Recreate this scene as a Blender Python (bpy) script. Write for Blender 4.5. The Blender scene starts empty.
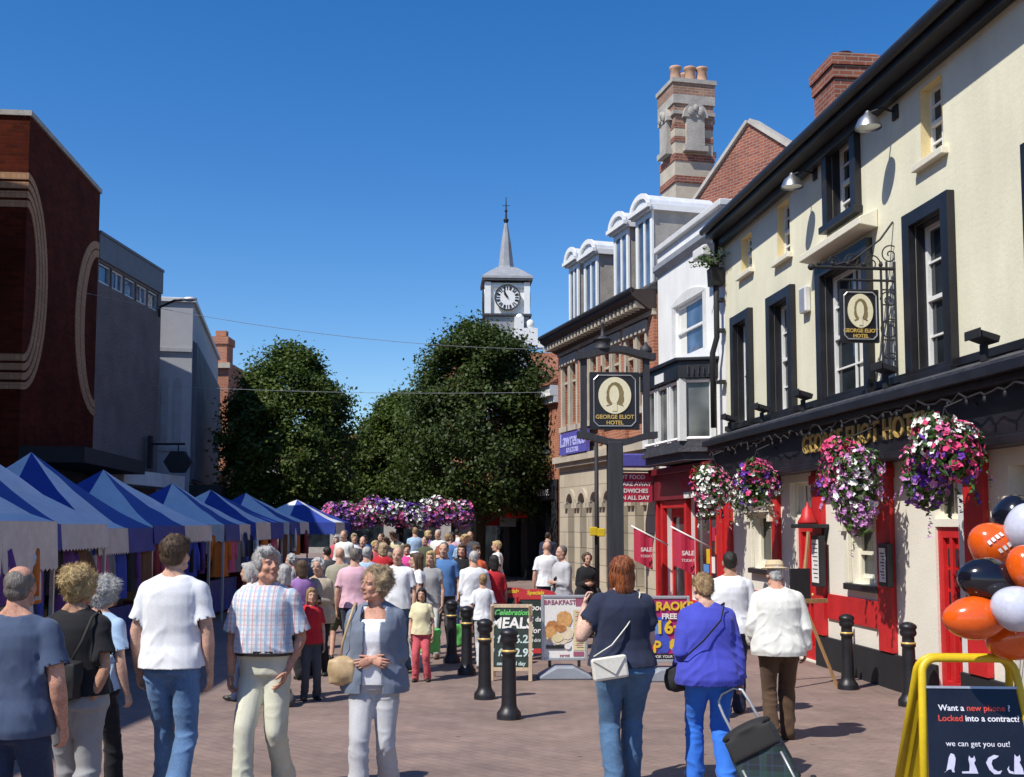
import bpy, bmesh, math, random
import numpy as np
from mathutils import Vector, Matrix, Euler
R = math.radians
random.seed(7)
SC = bpy.context.scene
COL = SC.collection

# ------------------------------------------------------------------ camera
F = 1100.0
PITCH = R(4.5)
CAMZ = 1.88
SH = 525 - 388.5 - F * math.tan(PITCH)
cam_d = bpy.data.cameras.new('camera')
cam_d.sensor_width = 36
cam_d.lens = 36 * F / 1024
cam_d.shift_y = SH / 1024
cam_d.clip_start = 0.1
cam_d.clip_end = 5000
cam = bpy.data.objects.new('camera', cam_d)
cam.location = (0, 0, CAMZ)
cam.rotation_euler = (R(90) + PITCH, 0, 0)
COL.objects.link(cam)
SC.camera = cam

def ray(px, py):
    xr = (px - 512) / F
    ur = -(py - 388.5 - SH) / F
    cp, sp = math.cos(PITCH), math.sin(PITCH)
    return Vector((xr, cp - ur * sp, sp + ur * cp))

def at(px, py, Y):
    d = ray(px, py)
    return Vector((0, 0, CAMZ)) + d * (Y / d.y)

GP = [(-80, 0.11), (5, 0.0), (14, -0.2), (19, -0.2), (30, 0.0), (600, 0.0)]
def gz(Y):
    for (a, za), (b, zb) in zip(GP, GP[1:]):
        if Y <= b:
            return za + (zb - za) * (max(Y, a) - a) / (b - a)
    return 0.0

# ------------------------------------------------------------------ tagging
def tag(o, label=None, cat=None, group=None, kind=None):
    if label: o['label'] = label
    if cat: o['category'] = cat
    if group: o['group'] = group
    if kind: o['kind'] = kind
    return o

def empty(name, loc=(0, 0, 0), rz=0, label=None, cat=None, group=None):
    o = bpy.data.objects.new(name, None)
    o.empty_display_size = 0.2
    o.location = loc
    o.rotation_euler = (0, 0, rz)
    COL.objects.link(o)
    return tag(o, label, cat, group)

def kids(o):
    return [c for c in bpy.data.objects if c.parent == o]

def copy_tree(o, parent=None):
    ch = CH.get(o.name, [])
    c = o.copy()
    COL.objects.link(c)
    c.parent = parent
    CH[c.name] = []
    if parent: CH[parent.name].append(c)
    for k in list(ch):
        copy_tree(k, c)
    return c
CH = {}

# ------------------------------------------------------------------ materials
def nt_new(name):
    m = bpy.data.materials.new(name)
    m.use_nodes = True
    nt = m.node_tree
    b = nt.nodes['Principled BSDF']
    return m, nt, b

def node(nt, typ, **kw):
    n = nt.nodes.new(typ)
    for k, v in kw.items():
        if k in n.inputs.keys(): n.inputs[k].default_value = v
        else: setattr(n, k, v)
    return n

def rgb(c): return (c[0], c[1], c[2], 1)

def M(name, col, rough=.6, metal=0., var=.12, vs=3., fine=.06, fs=40., bump=0., bs=60., spec=.5, stretch=(1, 1, 1), coat=0., sheen=0., sub=0., streak=0.):
    """base colour with broad and fine natural variation, plus bump"""
    m, nt, b = nt_new(name)
    L = nt.links.new
    tc = node(nt, 'ShaderNodeTexCoord')
    mp = node(nt, 'ShaderNodeMapping'); mp.inputs['Scale'].default_value = stretch
    L(tc.outputs['Object'], mp.inputs['Vector'])
    n1 = node(nt, 'ShaderNodeTexNoise', Scale=vs, Detail=5., Roughness=.6)
    n2 = node(nt, 'ShaderNodeTexNoise', Scale=fs, Detail=2.)
    L(mp.outputs[0], n1.inputs['Vector']); L(mp.outputs[0], n2.inputs['Vector'])
    def rng(src, amp):
        r = node(nt, 'ShaderNodeMapRange')
        r.inputs['From Min'].default_value = .3; r.inputs['From Max'].default_value = .7
        r.inputs['To Min'].default_value = 1 - amp; r.inputs['To Max'].default_value = 1 + amp
        L(src, r.inputs['Value']); return r.outputs[0]
    mu = node(nt, 'ShaderNodeMath', operation='MULTIPLY')
    L(rng(n1.outputs[0], var), mu.inputs[0]); L(rng(n2.outputs[0], fine), mu.inputs[1])
    if streak:      # rain streaks and dirt running down
        mp2 = node(nt, 'ShaderNodeMapping'); mp2.inputs['Scale'].default_value = (2.6, 2.6, .4); L(tc.outputs['Object'], mp2.inputs['Vector'])
        n5 = node(nt, 'ShaderNodeTexNoise', Scale=1., Detail=6., Roughness=.65); L(mp2.outputs[0], n5.inputs['Vector'])
        mu2 = node(nt, 'ShaderNodeMath', operation='MULTIPLY'); L(mu.outputs[0], mu2.inputs[0]); L(rng(n5.outputs[0], streak), mu2.inputs[1]); mu = mu2
    vm = node(nt, 'ShaderNodeVectorMath', operation='SCALE')
    vm.inputs[0].default_value = col[:3]
    L(mu.outputs[0], vm.inputs['Scale'])
    L(vm.outputs[0], b.inputs['Base Color'])
    b.inputs['Roughness'].default_value = rough
    b.inputs['Metallic'].default_value = metal
    b.inputs['Specular IOR Level'].default_value = spec
    b.inputs['Coat Weight'].default_value = coat
    b.inputs['Sheen Weight'].default_value = sheen
    if sub:
        b.inputs['Subsurface Weight'].default_value = sub
        b.inputs['Subsurface Radius'].default_value = (.02, .008, .005)
        b.inputs['Subsurface Scale'].default_value = .5
    if bump:
        n3 = node(nt, 'ShaderNodeTexNoise', Scale=bs, Detail=4.)
        L(mp.outputs[0], n3.inputs['Vector'])
        bp = node(nt, 'ShaderNodeBump', Strength=bump, Distance=.02)
        L(n3.outputs[0], bp.inputs['Height']); L(bp.outputs[0], b.inputs['Normal'])
    return m

def brick(name, c1, c2, mortar, bw=.23, bh=.075, ms=.008, rough=.85, stain=.25, bias=0., bump=.4, flat=False, offset=.5, spec=.3):
    """brick / slate / paver pattern: horizontal = x+y, vertical = z (flat: x, y)"""
    m, nt, b = nt_new(name)
    L = nt.links.new
    tc = node(nt, 'ShaderNodeTexCoord')
    if flat:
        vec = tc.outputs['Object']
    else:
        sx = node(nt, 'ShaderNodeSeparateXYZ'); L(tc.outputs['Object'], sx.inputs[0])
        ad = node(nt, 'ShaderNodeMath', operation='ADD'); L(sx.outputs[0], ad.inputs[0]); L(sx.outputs[1], ad.inputs[1])
        cb = node(nt, 'ShaderNodeCombineXYZ'); L(ad.outputs[0], cb.inputs[0]); L(sx.outputs[2], cb.inputs[1])
        vec = cb.outputs[0]
    br = node(nt, 'ShaderNodeTexBrick', Scale=1.)
    br.offset = offset
    br.inputs['Color1'].default_value = rgb(c1); br.inputs['Color2'].default_value = rgb(c2)
    br.inputs['Mortar'].default_value = rgb(mortar)
    br.inputs['Mortar Size'].default_value = ms; br.inputs['Mortar Smooth'].default_value = .2
    br.inputs['Bias'].default_value = bias
    br.inputs['Brick Width'].default_value = bw; br.inputs['Row Height'].default_value = bh
    L(vec, br.inputs['Vector'])
    n1 = node(nt, 'ShaderNodeTexNoise', Scale=.9, Detail=7., Roughness=.65); L(tc.outputs['Object'], n1.inputs['Vector'])
    r = node(nt, 'ShaderNodeMapRange'); r.inputs['From Min'].default_value = .3; r.inputs['From Max'].default_value = .7
    r.inputs['To Min'].default_value = 1 - stain; r.inputs['To Max'].default_value = 1 + stain
    L(n1.outputs[0], r.inputs['Value'])
    vm = node(nt, 'ShaderNodeVectorMath', operation='SCALE')
    L(br.outputs['Color'], vm.inputs[0]); L(r.outputs[0], vm.inputs['Scale'])
    L(vm.outputs[0], b.inputs['Base Color'])
    b.inputs['Roughness'].default_value = rough
    b.inputs['Specular IOR Level'].default_value = spec
    iv = node(nt, 'ShaderNodeMath', operation='SUBTRACT'); iv.inputs[0].default_value = 1.
    L(br.outputs['Fac'], iv.inputs[1])
    n2 = node(nt, 'ShaderNodeTexNoise', Scale=60., Detail=3.); L(tc.outputs['Object'], n2.inputs['Vector'])
    ma = node(nt, 'ShaderNodeMath', operation='MULTIPLY_ADD'); ma.inputs[1].default_value = .35
    L(n2.outputs[0], ma.inputs[0]); L(iv.outputs[0], ma.inputs[2])
    bp = node(nt, 'ShaderNodeBump', Strength=bump, Distance=.01)
    L(ma.outputs[0], bp.inputs['Height']); L(bp.outputs[0], b.inputs['Normal'])
    return m

def glass(name, col=(.012, .016, .02), rough=.04):
    m, nt, b = nt_new(name)
    L = nt.links.new
    tc = node(nt, 'ShaderNodeTexCoord')
    n1 = node(nt, 'ShaderNodeTexNoise', Scale=1.3, Detail=2.); L(tc.outputs['Object'], n1.inputs['Vector'])
    vm = node(nt, 'ShaderNodeVectorMath', operation='SCALE'); vm.inputs[0].default_value = col
    r = node(nt, 'ShaderNodeMapRange'); r.inputs['From Min'].default_value = .35; r.inputs['From Max'].default_value = .65
    r.inputs['To Min'].default_value = .5; r.inputs['To Max'].default_value = 2.2
    L(n1.outputs[0], r.inputs['Value']); L(r.outputs[0], vm.inputs['Scale']); L(vm.outputs[0], b.inputs['Base Color'])
    b.inputs['Roughness'].default_value = rough
    b.inputs['IOR'].default_value = 1.5
    bp = node(nt, 'ShaderNodeBump', Strength=.08, Distance=.05)
    n2 = node(nt, 'ShaderNodeTexNoise', Scale=2.2, Detail=1.); L(tc.outputs['Object'], n2.inputs['Vector'])
    L(n2.outputs[0], bp.inputs['Height']); L(bp.outputs[0], b.inputs['Normal'])
    return m

def leafmat(name, c1, c2, trans=.35):
    m, nt, b = nt_new(name)
    L = nt.links.new
    tc = node(nt, 'ShaderNodeTexCoord')
    n1 = node(nt, 'ShaderNodeTexNoise', Scale=.55, Detail=3.); L(tc.outputs['Object'], n1.inputs['Vector'])
    gi = node(nt, 'ShaderNodeNewGeometry')
    ad = node(nt, 'ShaderNodeMath', operation='MULTIPLY_ADD'); ad.inputs[1].default_value = .6
    L(gi.outputs['Random Per Island'], ad.inputs[0])
    sb = node(nt, 'ShaderNodeMath', operation='MULTIPLY_ADD'); sb.inputs[1].default_value = 1.6; sb.inputs[2].default_value = -.6
    L(n1.outputs[0], sb.inputs[0]); L(sb.outputs[0], ad.inputs[2])
    mx = node(nt, 'ShaderNodeMix', data_type='RGBA')
    L(ad.outputs[0], mx.inputs[0]); mx.inputs[6].default_value = rgb(c1); mx.inputs[7].default_value = rgb(c2)
    L(mx.outputs[2], b.inputs['Base Color'])
    b.inputs['Roughness'].default_value = .55
    b.inputs['Specular IOR Level'].default_value = .35
    tr = node(nt, 'ShaderNodeBsdfTranslucent')
    L(mx.outputs[2], tr.inputs['Color'])
    ms = node(nt, 'ShaderNodeMixShader'); ms.inputs[0].default_value = trans
    out = nt.nodes['Material Output']
    L(b.outputs[0], ms.inputs[1]); L(tr.outputs[0], ms.inputs[2]); L(ms.outputs[0], out.inputs['Surface'])
    return m

# ------------------------------------------------------------------ mesh builder
class MB:
    def __init__(s):
        s.v = []; s.f = []; s.m = []; s.mi = 0
    def mat(s, i): s.mi = i; return s
    def add(s, vs, fs):
        o = len(s.v)
        s.v.extend([tuple(v) for v in vs])
        for f in fs:
            s.f.append(tuple(i + o for i in f)); s.m.append(s.mi)
        return s
    def quad(s, a, b, c, d): return s.add([a, b, c, d], [(0, 1, 2, 3)])
    def poly(s, pts): return s.add(pts, [tuple(range(len(pts)))])
    def box(s, x0, x1, y0, y1, z0, z1):
        if x0 > x1: x0, x1 = x1, x0
        if y0 > y1: y0, y1 = y1, y0
        if z0 > z1: z0, z1 = z1, z0
        v = [(x0, y0, z0), (x1, y0, z0), (x1, y1, z0), (x0, y1, z0), (x0, y0, z1), (x1, y0, z1), (x1, y1, z1), (x0, y1, z1)]
        return s.add(v, [(3, 2, 1, 0), (4, 5, 6, 7), (0, 1, 5, 4), (1, 2, 6, 5), (2, 3, 7, 6), (3, 0, 4, 7)])
    def prism(s, pts, off):
        """closed polygon pts (3d) extruded by vector off"""
        n = len(pts); off = Vector(off)
        p = [Vector(q) for q in pts]
        v = p + [q + off for q in p]
        # orientation
        nrm = Vector((0, 0, 0))
        for i in range(n): nrm += p[i].cross(p[(i + 1) % n])
        fl = nrm.dot(off) > 0
        f = []
        if fl:
            f.append(tuple(range(n - 1, -1, -1))); f.append(tuple(range(n, 2 * n)))
            for i in range(n): j = (i + 1) % n; f.append((i, j, n + j, n + i))
        else:
            f.append(tuple(range(n))); f.append(tuple(range(2 * n - 1, n - 1, -1)))
            for i in range(n): j = (i + 1) % n; f.append((j, i, n + i, n + j))
        return s.add(v, f)
    def tube(s, pts, rad, n=10, ry=None, up=None, cap=True):
        """swept tube; rad scalar or list"""
        P = [Vector(p) for p in pts]
        if not hasattr(rad, '__len__'): rad = [rad] * len(P)
        if ry is None: ry = rad
        elif not hasattr(ry, '__len__'): ry = [ry] * len(P)
        rings = []
        pa = None
        for i, p in enumerate(P):
            t = (P[min(i + 1, len(P) - 1)] - P[max(i - 1, 0)])
            if t.length < 1e-9: t = Vector((0, 0, 1))
            t.normalize()
            if pa is None:
                u = Vector(up) if up else (Vector((0, 0, 1)) if abs(t.z) < .9 else Vector((0, 1, 0)))
                a = u.cross(t)
                if a.length < 1e-6: a = Vector((1, 0, 0)).cross(t)
                a.normalize()
            else:
                a = pa - t * pa.dot(t); a.normalize()
            pa = a
            b = t.cross(a)
            rings.append([p + a * (math.cos(2 * math.pi * k / n) * rad[i]) + b * (math.sin(2 * math.pi * k / n) * ry[i]) for k in range(n)])
        v = [q for r in rings for q in r]
        f = []
        for i in range(len(P) - 1):
            for k in range(n):
                k2 = (k + 1) % n
                f.append((i * n + k, i * n + k2, (i + 1) * n + k2, (i + 1) * n + k))
        if cap:
            f.append(tuple(range(n - 1, -1, -1)))
            o = (len(P) - 1) * n
            f.append(tuple(o + k for k in range(n)))
        return s.add(v, f)
    def cyl(s, p0, p1, r0, r1=None, n=14):
        return s.tube([p0, p1], [r0, r0 if r1 is None else r1], n)
    def lathe(s, prof, c=(0, 0, 0), n=20, capt=True):
        """prof: (r, z) from bottom to top"""
        v = []; f = []
        for r, z in prof:
            for k in range(n):
                a = 2 * math.pi * k / n
                v.append((c[0] + r * math.cos(a), c[1] + r * math.sin(a), c[2] + z))
        for i in range(len(prof) - 1):
            for k in range(n):
                k2 = (k + 1) % n
                f.append((i * n + k, i * n + k2, (i + 1) * n + k2, (i + 1) * n + k))
        if capt:
            f.append(tuple(range(n - 1, -1, -1))); o = (len(prof) - 1) * n
            f.append(tuple(o + k for k in range(n)))
        return s.add(v, f)
    def ell(s, c, r, n=14, m=9, rot=None):
        c = Vector(c)
        if not hasattr(r, '__len__'): r = (r, r, r)
        v = []; f = []
        for i in range(m + 1):
            th = math.pi * i / m
            for k in range(n):
                a = 2 * math.pi * k / n
                p = Vector((r[0] * math.sin(th) * math.cos(a), r[1] * math.sin(th) * math.sin(a), -r[2] * math.cos(th)))
                if rot is not None: p = rot @ p
                v.append(c + p)
        # collapse poles
        vs = [v[0]] + v[n:m * n] + [v[m * n]]
        def idx(i, k):
            if i == 0: return 0
            if i == m: return len(vs) - 1
            return 1 + (i - 1) * n + k % n
        for i in range(m):
            for k in range(n):
                a, b, c2, d = idx(i, k), idx(i, k + 1), idx(i + 1, k + 1), idx(i + 1, k)
                if i == 0: f.append((a, c2, d))
                elif i == m - 1: f.append((a, b, c2))
                else: f.append((a, b, c2, d))
        return s.add(vs, f)
    def text(s, body, size, mat, align='CENTER', depth=.004, bold=0., shear=0., sx=1.):
        c = bpy.data.curves.new('lettering', 'FONT')
        c.body = body; c.size = size; c.align_x = align; c.align_y = 'CENTER'
        c.extrude = depth; c.offset = bold; c.shear = shear; c.resolution_u = 3
        o = bpy.data.objects.new('lettering', c)
        COL.objects.link(o)
        dg = bpy.context.evaluated_depsgraph_get()
        me = bpy.data.meshes.new_from_object(o.evaluated_get(dg))
        s.add([mat @ Vector((v.co.x * sx, v.co.y, v.co.z)) for v in me.vertices], [tuple(p.vertices) for p in me.polygons])
        bpy.data.objects.remove(o); bpy.data.curves.remove(c); bpy.data.meshes.remove(me)
        return s
    def xf(s, m):
        s.v = [tuple(m @ Vector(v)) for v in s.v]; return s
    def mesh(s, name, mats, smooth=False):
        me = bpy.data.meshes.new(name)
        me.from_pydata(s.v, [], s.f)
        if not isinstance(mats, (list, tuple)): mats = [mats]
        for m in mats: me.materials.append(m)
        if max(s.m, default=0): me.polygons.foreach_set('material_index', s.m)
        if smooth: me.polygons.foreach_set('use_smooth', [True] * len(me.polygons))
        me.update()
        return me
    def build(s, name, mats, parent=None, smooth=False, bevel=0., auto=None, loc=None, rot=None):
        o = bpy.data.objects.new(name, s.mesh(name, mats, smooth))
        COL.objects.link(o)
        if parent:
            o.parent = parent
            CH.setdefault(parent.name, []).append(o)
        if loc is not None: o.location = loc
        if rot is not None: o.rotation_euler = rot
        if auto:
            o.data.set_sharp_from_angle(angle=R(auto))
        if bevel:
            b = o.modifiers.new('bevel', 'BEVEL'); b.width = bevel; b.segments = 2; b.limit_method = 'ANGLE'; b.angle_limit = R(40)
        return o

# ------------------------------------------------------------------ facade frames
class Fac:
    """local frame: x along the wall, y outward (CCW from x), z up"""
    def __init__(s, P0, P1):
        s.P0 = Vector((P0[0], P0[1], 0)); d = Vector((P1[0] - P0[0], P1[1] - P0[1], 0))
        s.L = d.length; s.d = d.normalized(); s.n = Vector((-s.d.y, s.d.x, 0)); s.rz = math.atan2(s.d.y, s.d.x)
    def uz(s, px, py, w=0.):
        r = ray(px, py); C = Vector((0, 0, CAMZ))
        P = s.P0 + s.n * w
        t = (P - C).dot(s.n) / r.dot(s.n)
        q = C + r * t - s.P0
        return q.dot(s.d), q.z
    def root(s, name, label, cat, group=None):
        return empty(name, tuple(s.P0), s.rz, label, cat, group)
    def w(s, u, w, z):
        q = s.P0 + s.d * u + s.n * w; return Vector((q.x, q.y, z))
    def rect(s, xl, xr, yt, yb, w=0., ref='r'):
        """opening from pixel box; yt/yb measured at xr (ref r) or xl"""
        xm = xr if ref == 'r' else xl
        ym = (yt + yb) / 2
        ua = s.uz(xl, ym, w)[0]; ub = s.uz(xr, ym, w)[0]
        zt = s.uz(xm, yt, w)[1]; zb = s.uz(xm, yb, w)[1]
        return (min(ua, ub), max(ua, ub), min(zt, zb), max(zt, zb))

def wall(mb, u0, u1, z0, z1, ops=(), y=0., rv=.18, reveal=True):
    """front wall sheet with holes and reveals"""
    us = sorted({u0, u1, *[a for o in ops for a in o[:2]]}); us = [u for u in us if u0 <= u <= u1]
    zs = sorted({z0, z1, *[a for o in ops for a in o[2:]]}); zs = [z for z in zs if z0 <= z <= z1]
    for a, b in zip(us, us[1:]):
        for c, d in zip(zs, zs[1:]):
            if b - a < 1e-6 or d - c < 1e-6: continue
            mu, mz = (a + b) / 2, (c + d) / 2
            if any(o[0] < mu < o[1] and o[2] < mz < o[3] for o in ops): continue
            mb.quad((b, y, c), (a, y, c), (a, y, d), (b, y, d))
    if reveal:
        for a, b, c, d in ops:
            c = max(c, z0)
            mb.quad((a, y, c), (a, y - rv, c), (a, y - rv, d), (a, y, d))
            mb.quad((b, y - rv, c), (b, y, c), (b, y, d), (b, y - rv, d))
            mb.quad((a, y - rv, d), (b, y - rv, d), (b, y, d), (a, y, d))
            if c > z0 + 1e-4: mb.quad((a, y, c), (b, y, c), (b, y - rv, c), (a, y - rv, c))

def shell(mb, u0, u1, y0, y1, z0, z1, front=False, top=True):
    """sides, back and top of a building body (front left to wall())"""
    mb.quad((u0, y1, z0), (u0, y0, z0), (u0, y0, z1), (u0, y1, z1))
    mb.quad((u1, y0, z0), (u1, y1, z0), (u1, y1, z1), (u1, y0, z1))
    mb.quad((u0, y0, z0), (u1, y0, z0), (u1, y0, z1), (u0, y0, z1))
    if top: mb.quad((u0, y0, z1), (u1, y0, z1), (u1, y1, z1), (u0, y1, z1))
    if front: mb.quad((u1, y1, z0), (u0, y1, z0), (u0, y1, z1), (u1, y1, z1))

def window(root, o, frame_m, glass_m, cols=2, rows=2, y=-.12, fw=.05, bar=.025, sash=True, sill=None, sill_m=None, curtain=None, depth=.05, name='window'):
    """one window: frame (with its bars) as a part; pane, sill and curtain below it"""
    a, b, c, d = o
    m = MB()
    m.box(a, a + fw, y, y + depth, c, d); m.box(b - fw, b, y, y + depth, c, d)
    m.box(a + fw, b - fw, y, y + depth, d - fw, d); m.box(a + fw, b - fw, y, y + depth, c, c + fw * 1.2)
    mid = (c + d) / 2
    if sash: m.box(a + fw, b - fw, y + .005, y + depth + .012, mid - .025, mid + .025)
    for i in range(1, cols):
        u = a + (b - a) * i / cols
        m.box(u - bar / 2, u + bar / 2, y + .008, y + depth - .01, c + fw, d - fw)
    for i in range(1, rows):
        z = c + (d - c) * i / rows
        if sash and abs(z - mid) < .05: continue
        m.box(a + fw, b - fw, y + .009, y + depth - .012, z - bar / 2, z + bar / 2)
    w = m.build(name, frame_m, root)
    MB().quad((b - .01, y + .004, c + .01), (a + .01, y + .004, c + .01), (a + .01, y + .004, d - .01), (b - .01, y + .004, d - .01)).build('pane', glass_m, w)
    if curtain:
        cm = MB()
        n = 14
        for (ca, cb, zt, zb) in curtain:
            ua, ub = a + (b - a) * ca, a + (b - a) * cb
            z0, z1 = c + (d - c) * zb, c + (d - c) * zt
            pts = [(ua + (ub - ua) * i / n, y + .0075 + .001 * math.sin(i * 2.1)) for i in range(n + 1)]
            for (p, q) in zip(pts, pts[1:]):
                cm.quad((q[0], q[1], z0), (p[0], p[1], z0), (p[0], p[1], z1), (q[0], q[1], z1))
        cm.build('curtain', MAT['net'], w)
    if sill:
        MB().box(a - sill, b + sill, -.08, .09, c - .09, c - .003).build('sill', sill_m, w, bevel=.008)
    return w

TXT_OUT = lambda u, y, z: Matrix(((-1, 0, 0, u), (0, 0, 1, y), (0, 1, 0, z), (0, 0, 0, 1)))   # reads from the street
# ------------------------------------------------------------------ world, sun
w = bpy.data.worlds.new('World'); SC.world = w; w.use_nodes = True
wn = w.node_tree
sky = wn.nodes.new('ShaderNodeTexSky'); sky.sky_type = 'NISHITA'
sky.sun_disc = False
SUN_EL, SUN_AZ = R(52), R(48)          # light travels towards +x, +y
sky.sun_elevation = SUN_EL; sky.sun_rotation = math.pi + SUN_AZ
sky.air_density = 1.0; sky.dust_density = 0.3; sky.ozone_density = 3.0; sky.altitude = 100
bg = wn.nodes['Background']; bg.inputs['Strength'].default_value = .080
hs_ = wn.nodes.new('ShaderNodeHueSaturation'); hs_.inputs['Hue'].default_value = .508; hs_.inputs['Saturation'].default_value = 1.37; hs_.inputs['Value'].default_value = 1.7
wn.links.new(sky.outputs[0], hs_.inputs['Color']); wn.links.new(hs_.outputs[0], bg.inputs['Color'])
ld = bpy.data.lights.new('sun', 'SUN'); ld.energy = 5.0; ld.angle = R(.5); ld.color = (1, .955, .87)
lo = bpy.data.objects.new('sun', ld); COL.objects.link(lo)
Ldir = Vector((math.sin(SUN_AZ) * math.cos(SUN_EL), math.cos(SUN_AZ) * math.cos(SUN_EL), -math.sin(SUN_EL)))
lo.rotation_euler = Ldir.to_track_quat('-Z', 'Y').to_euler(); lo.location = (-20, -20, 40)
SC.view_settings.view_transform = 'Standard'; SC.view_settings.look = 'None'
SC.view_settings.exposure = 0.14; SC.view_settings.gamma = 1
SC.cycles.use_denoising = True
SC.cycles.max_bounces = 6; SC.cycles.diffuse_bounces = 3; SC.cycles.glossy_bounces = 3; SC.cycles.transparent_max_bounces = 6
SC.cycles.caustics_reflective = False; SC.cycles.caustics_refractive = False

# ------------------------------------------------------------------ palette
MAT = {}
def D(k, *a, **kw): MAT[k] = M(k, *a, **kw)
D('cream', (.76, .73, .55), .85, var=.08, vs=.8, bump=.16, bs=18, fine=.04, streak=.065)
D('cream_trim', (.76, .72, .58), .7, var=.06)
D('reveal', (.74, .60, .32), .8, var=.06)
D('white', (.78, .78, .76), .55, var=.05, vs=2)
D('whitewall', (.80, .80, .78), .85, streak=.06, var=.07, vs=1.1, bump=.15, bs=25)
D('dirtywhite', (.66, .66, .65), .7, var=.1, vs=3)
D('black', (.013, .013, .017), .45, var=.4, fine=.25, streak=.3)
D('postwood', (.028, .028, .036), .6, var=.3, stretch=(8, 8, .6), bump=.15)
D('blackmatt', (.014, .014, .017), .7, var=.25)
D('slate', (.055, .055, .065), .6, var=.35, vs=6, bump=.6, bs=30)
D('lead', (.28, .29, .31), .55, var=.15, vs=3, bump=.2, bs=8)
D('leadwhite', (.62, .64, .68), .5, var=.12, vs=4)
D('red', (.50, .016, .018), .5, var=.16, vs=4, fine=.1, streak=.12)
D('darkred', (.16, .012, .022), .45, var=.15)
D('gold', (.68, .47, .14), .4, metal=.25, var=.15, vs=8)
D('stone', (.46, .40, .31), .85, var=.16, vs=2.5, bump=.3, bs=20)
D('stonegrey', (.38, .35, .31), .9, var=.2, vs=3, bump=.35, bs=20)
D('pot', (.44, .26, .17), .8, var=.25, vs=5)
D('net', (.7, .69, .64), .9, var=.06, stretch=(8, 8, .5))
D('metal', (.42, .43, .45), .35, metal=.9, var=.08)
D('alu', (.50, .51, .53), .42, metal=.6, var=.08)
D('plastic_grey', (.28, .31, .36), .5, var=.1)
D('wood', (.34, .19, .08), .55, var=.25, vs=4, stretch=(6, 6, .6), bump=.15)
D('palewood', (.50, .38, .26), .6, var=.2, vs=4, stretch=(6, 6, .6))
D('chalkboard', (.018, .035, .03), .75, var=.4, vs=5)
D('yellow', (.62, .44, .01), .42, var=.14, vs=4, fine=.05)
D('green_dark', (.03, .06, .02), .7)
D('bark', (.06, .045, .03), .95, var=.3, stretch=(4, 4, .6), bump=.8, bs=12)
D('redcloth', (.5, .03, .035), .75, var=.08)
D('pinkred', (.45, .02, .06), .6, var=.08)
D('navy', (.02, .025, .06), .6)
D('paper', (.8, .78, .74), .6, var=.04)
D('orange', (.72, .13, .01), .25)
D('skyblue', (.10, .26, .6), .6)
D('purple_sign', (.10, .09, .38), .55, var=.12, vs=10)
D('limegreen', (.12, .5, .12), .6)
MAT['glass'] = glass('glass')
MAT['shopglass'] = glass('shopglass', (.03, .035, .04), .06)
MAT['bayglass'] = glass('bayglass', (.10, .105, .10), .12)
MAT['blueglass'] = glass('blueglass', (.05, .08, .13), .03)
MAT['brick'] = brick('brick', (.30, .095, .055), (.20, .06, .04), (.30, .25, .21))
MAT['brick_bright'] = brick('brick_bright', (.42, .15, .075), (.34, .105, .055), (.40, .30, .23), stain=.15)
MAT['brick_dark'] = brick('brick_dark', (.095, .017, .008), (.06, .011, .006), (.06, .022, .014), bh=.09, bw=.26, stain=.35, spec=.05)
MAT['brick_pale'] = brick('brick_pale', (.46, .25, .13), (.38, .19, .095), (.26, .17, .11), bw=.11, bh=.11, stain=.12, offset=0)
MAT['brick_grey'] = brick('brick_grey', (.34, .195, .13), (.26, .14, .095), (.35, .3, .26), stain=.25)
MAT['ashlar'] = brick('ashlar', (.50, .435, .33), (.44, .375, .28), (.26, .22, .17), bw=1.3, bh=.42, ms=.012, stain=.15)
MAT['rooftile'] = brick('rooftile', (.36, .14, .075), (.25, .095, .055), (.1, .05, .035), bw=.2, bh=.13, ms=.015, stain=.3, bump=.9)
MAT['roofslate'] = brick('roofslate', (.075, .07, .075), (.05, .05, .055), (.02, .02, .02), bw=.3, bh=.2, ms=.01, stain=.3)
MAT['pebble'] = M('pebble', (.17, .135, .125), .95, var=.2, vs=1.2, fine=.38, fs=22, bump=.9, bs=45)

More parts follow.
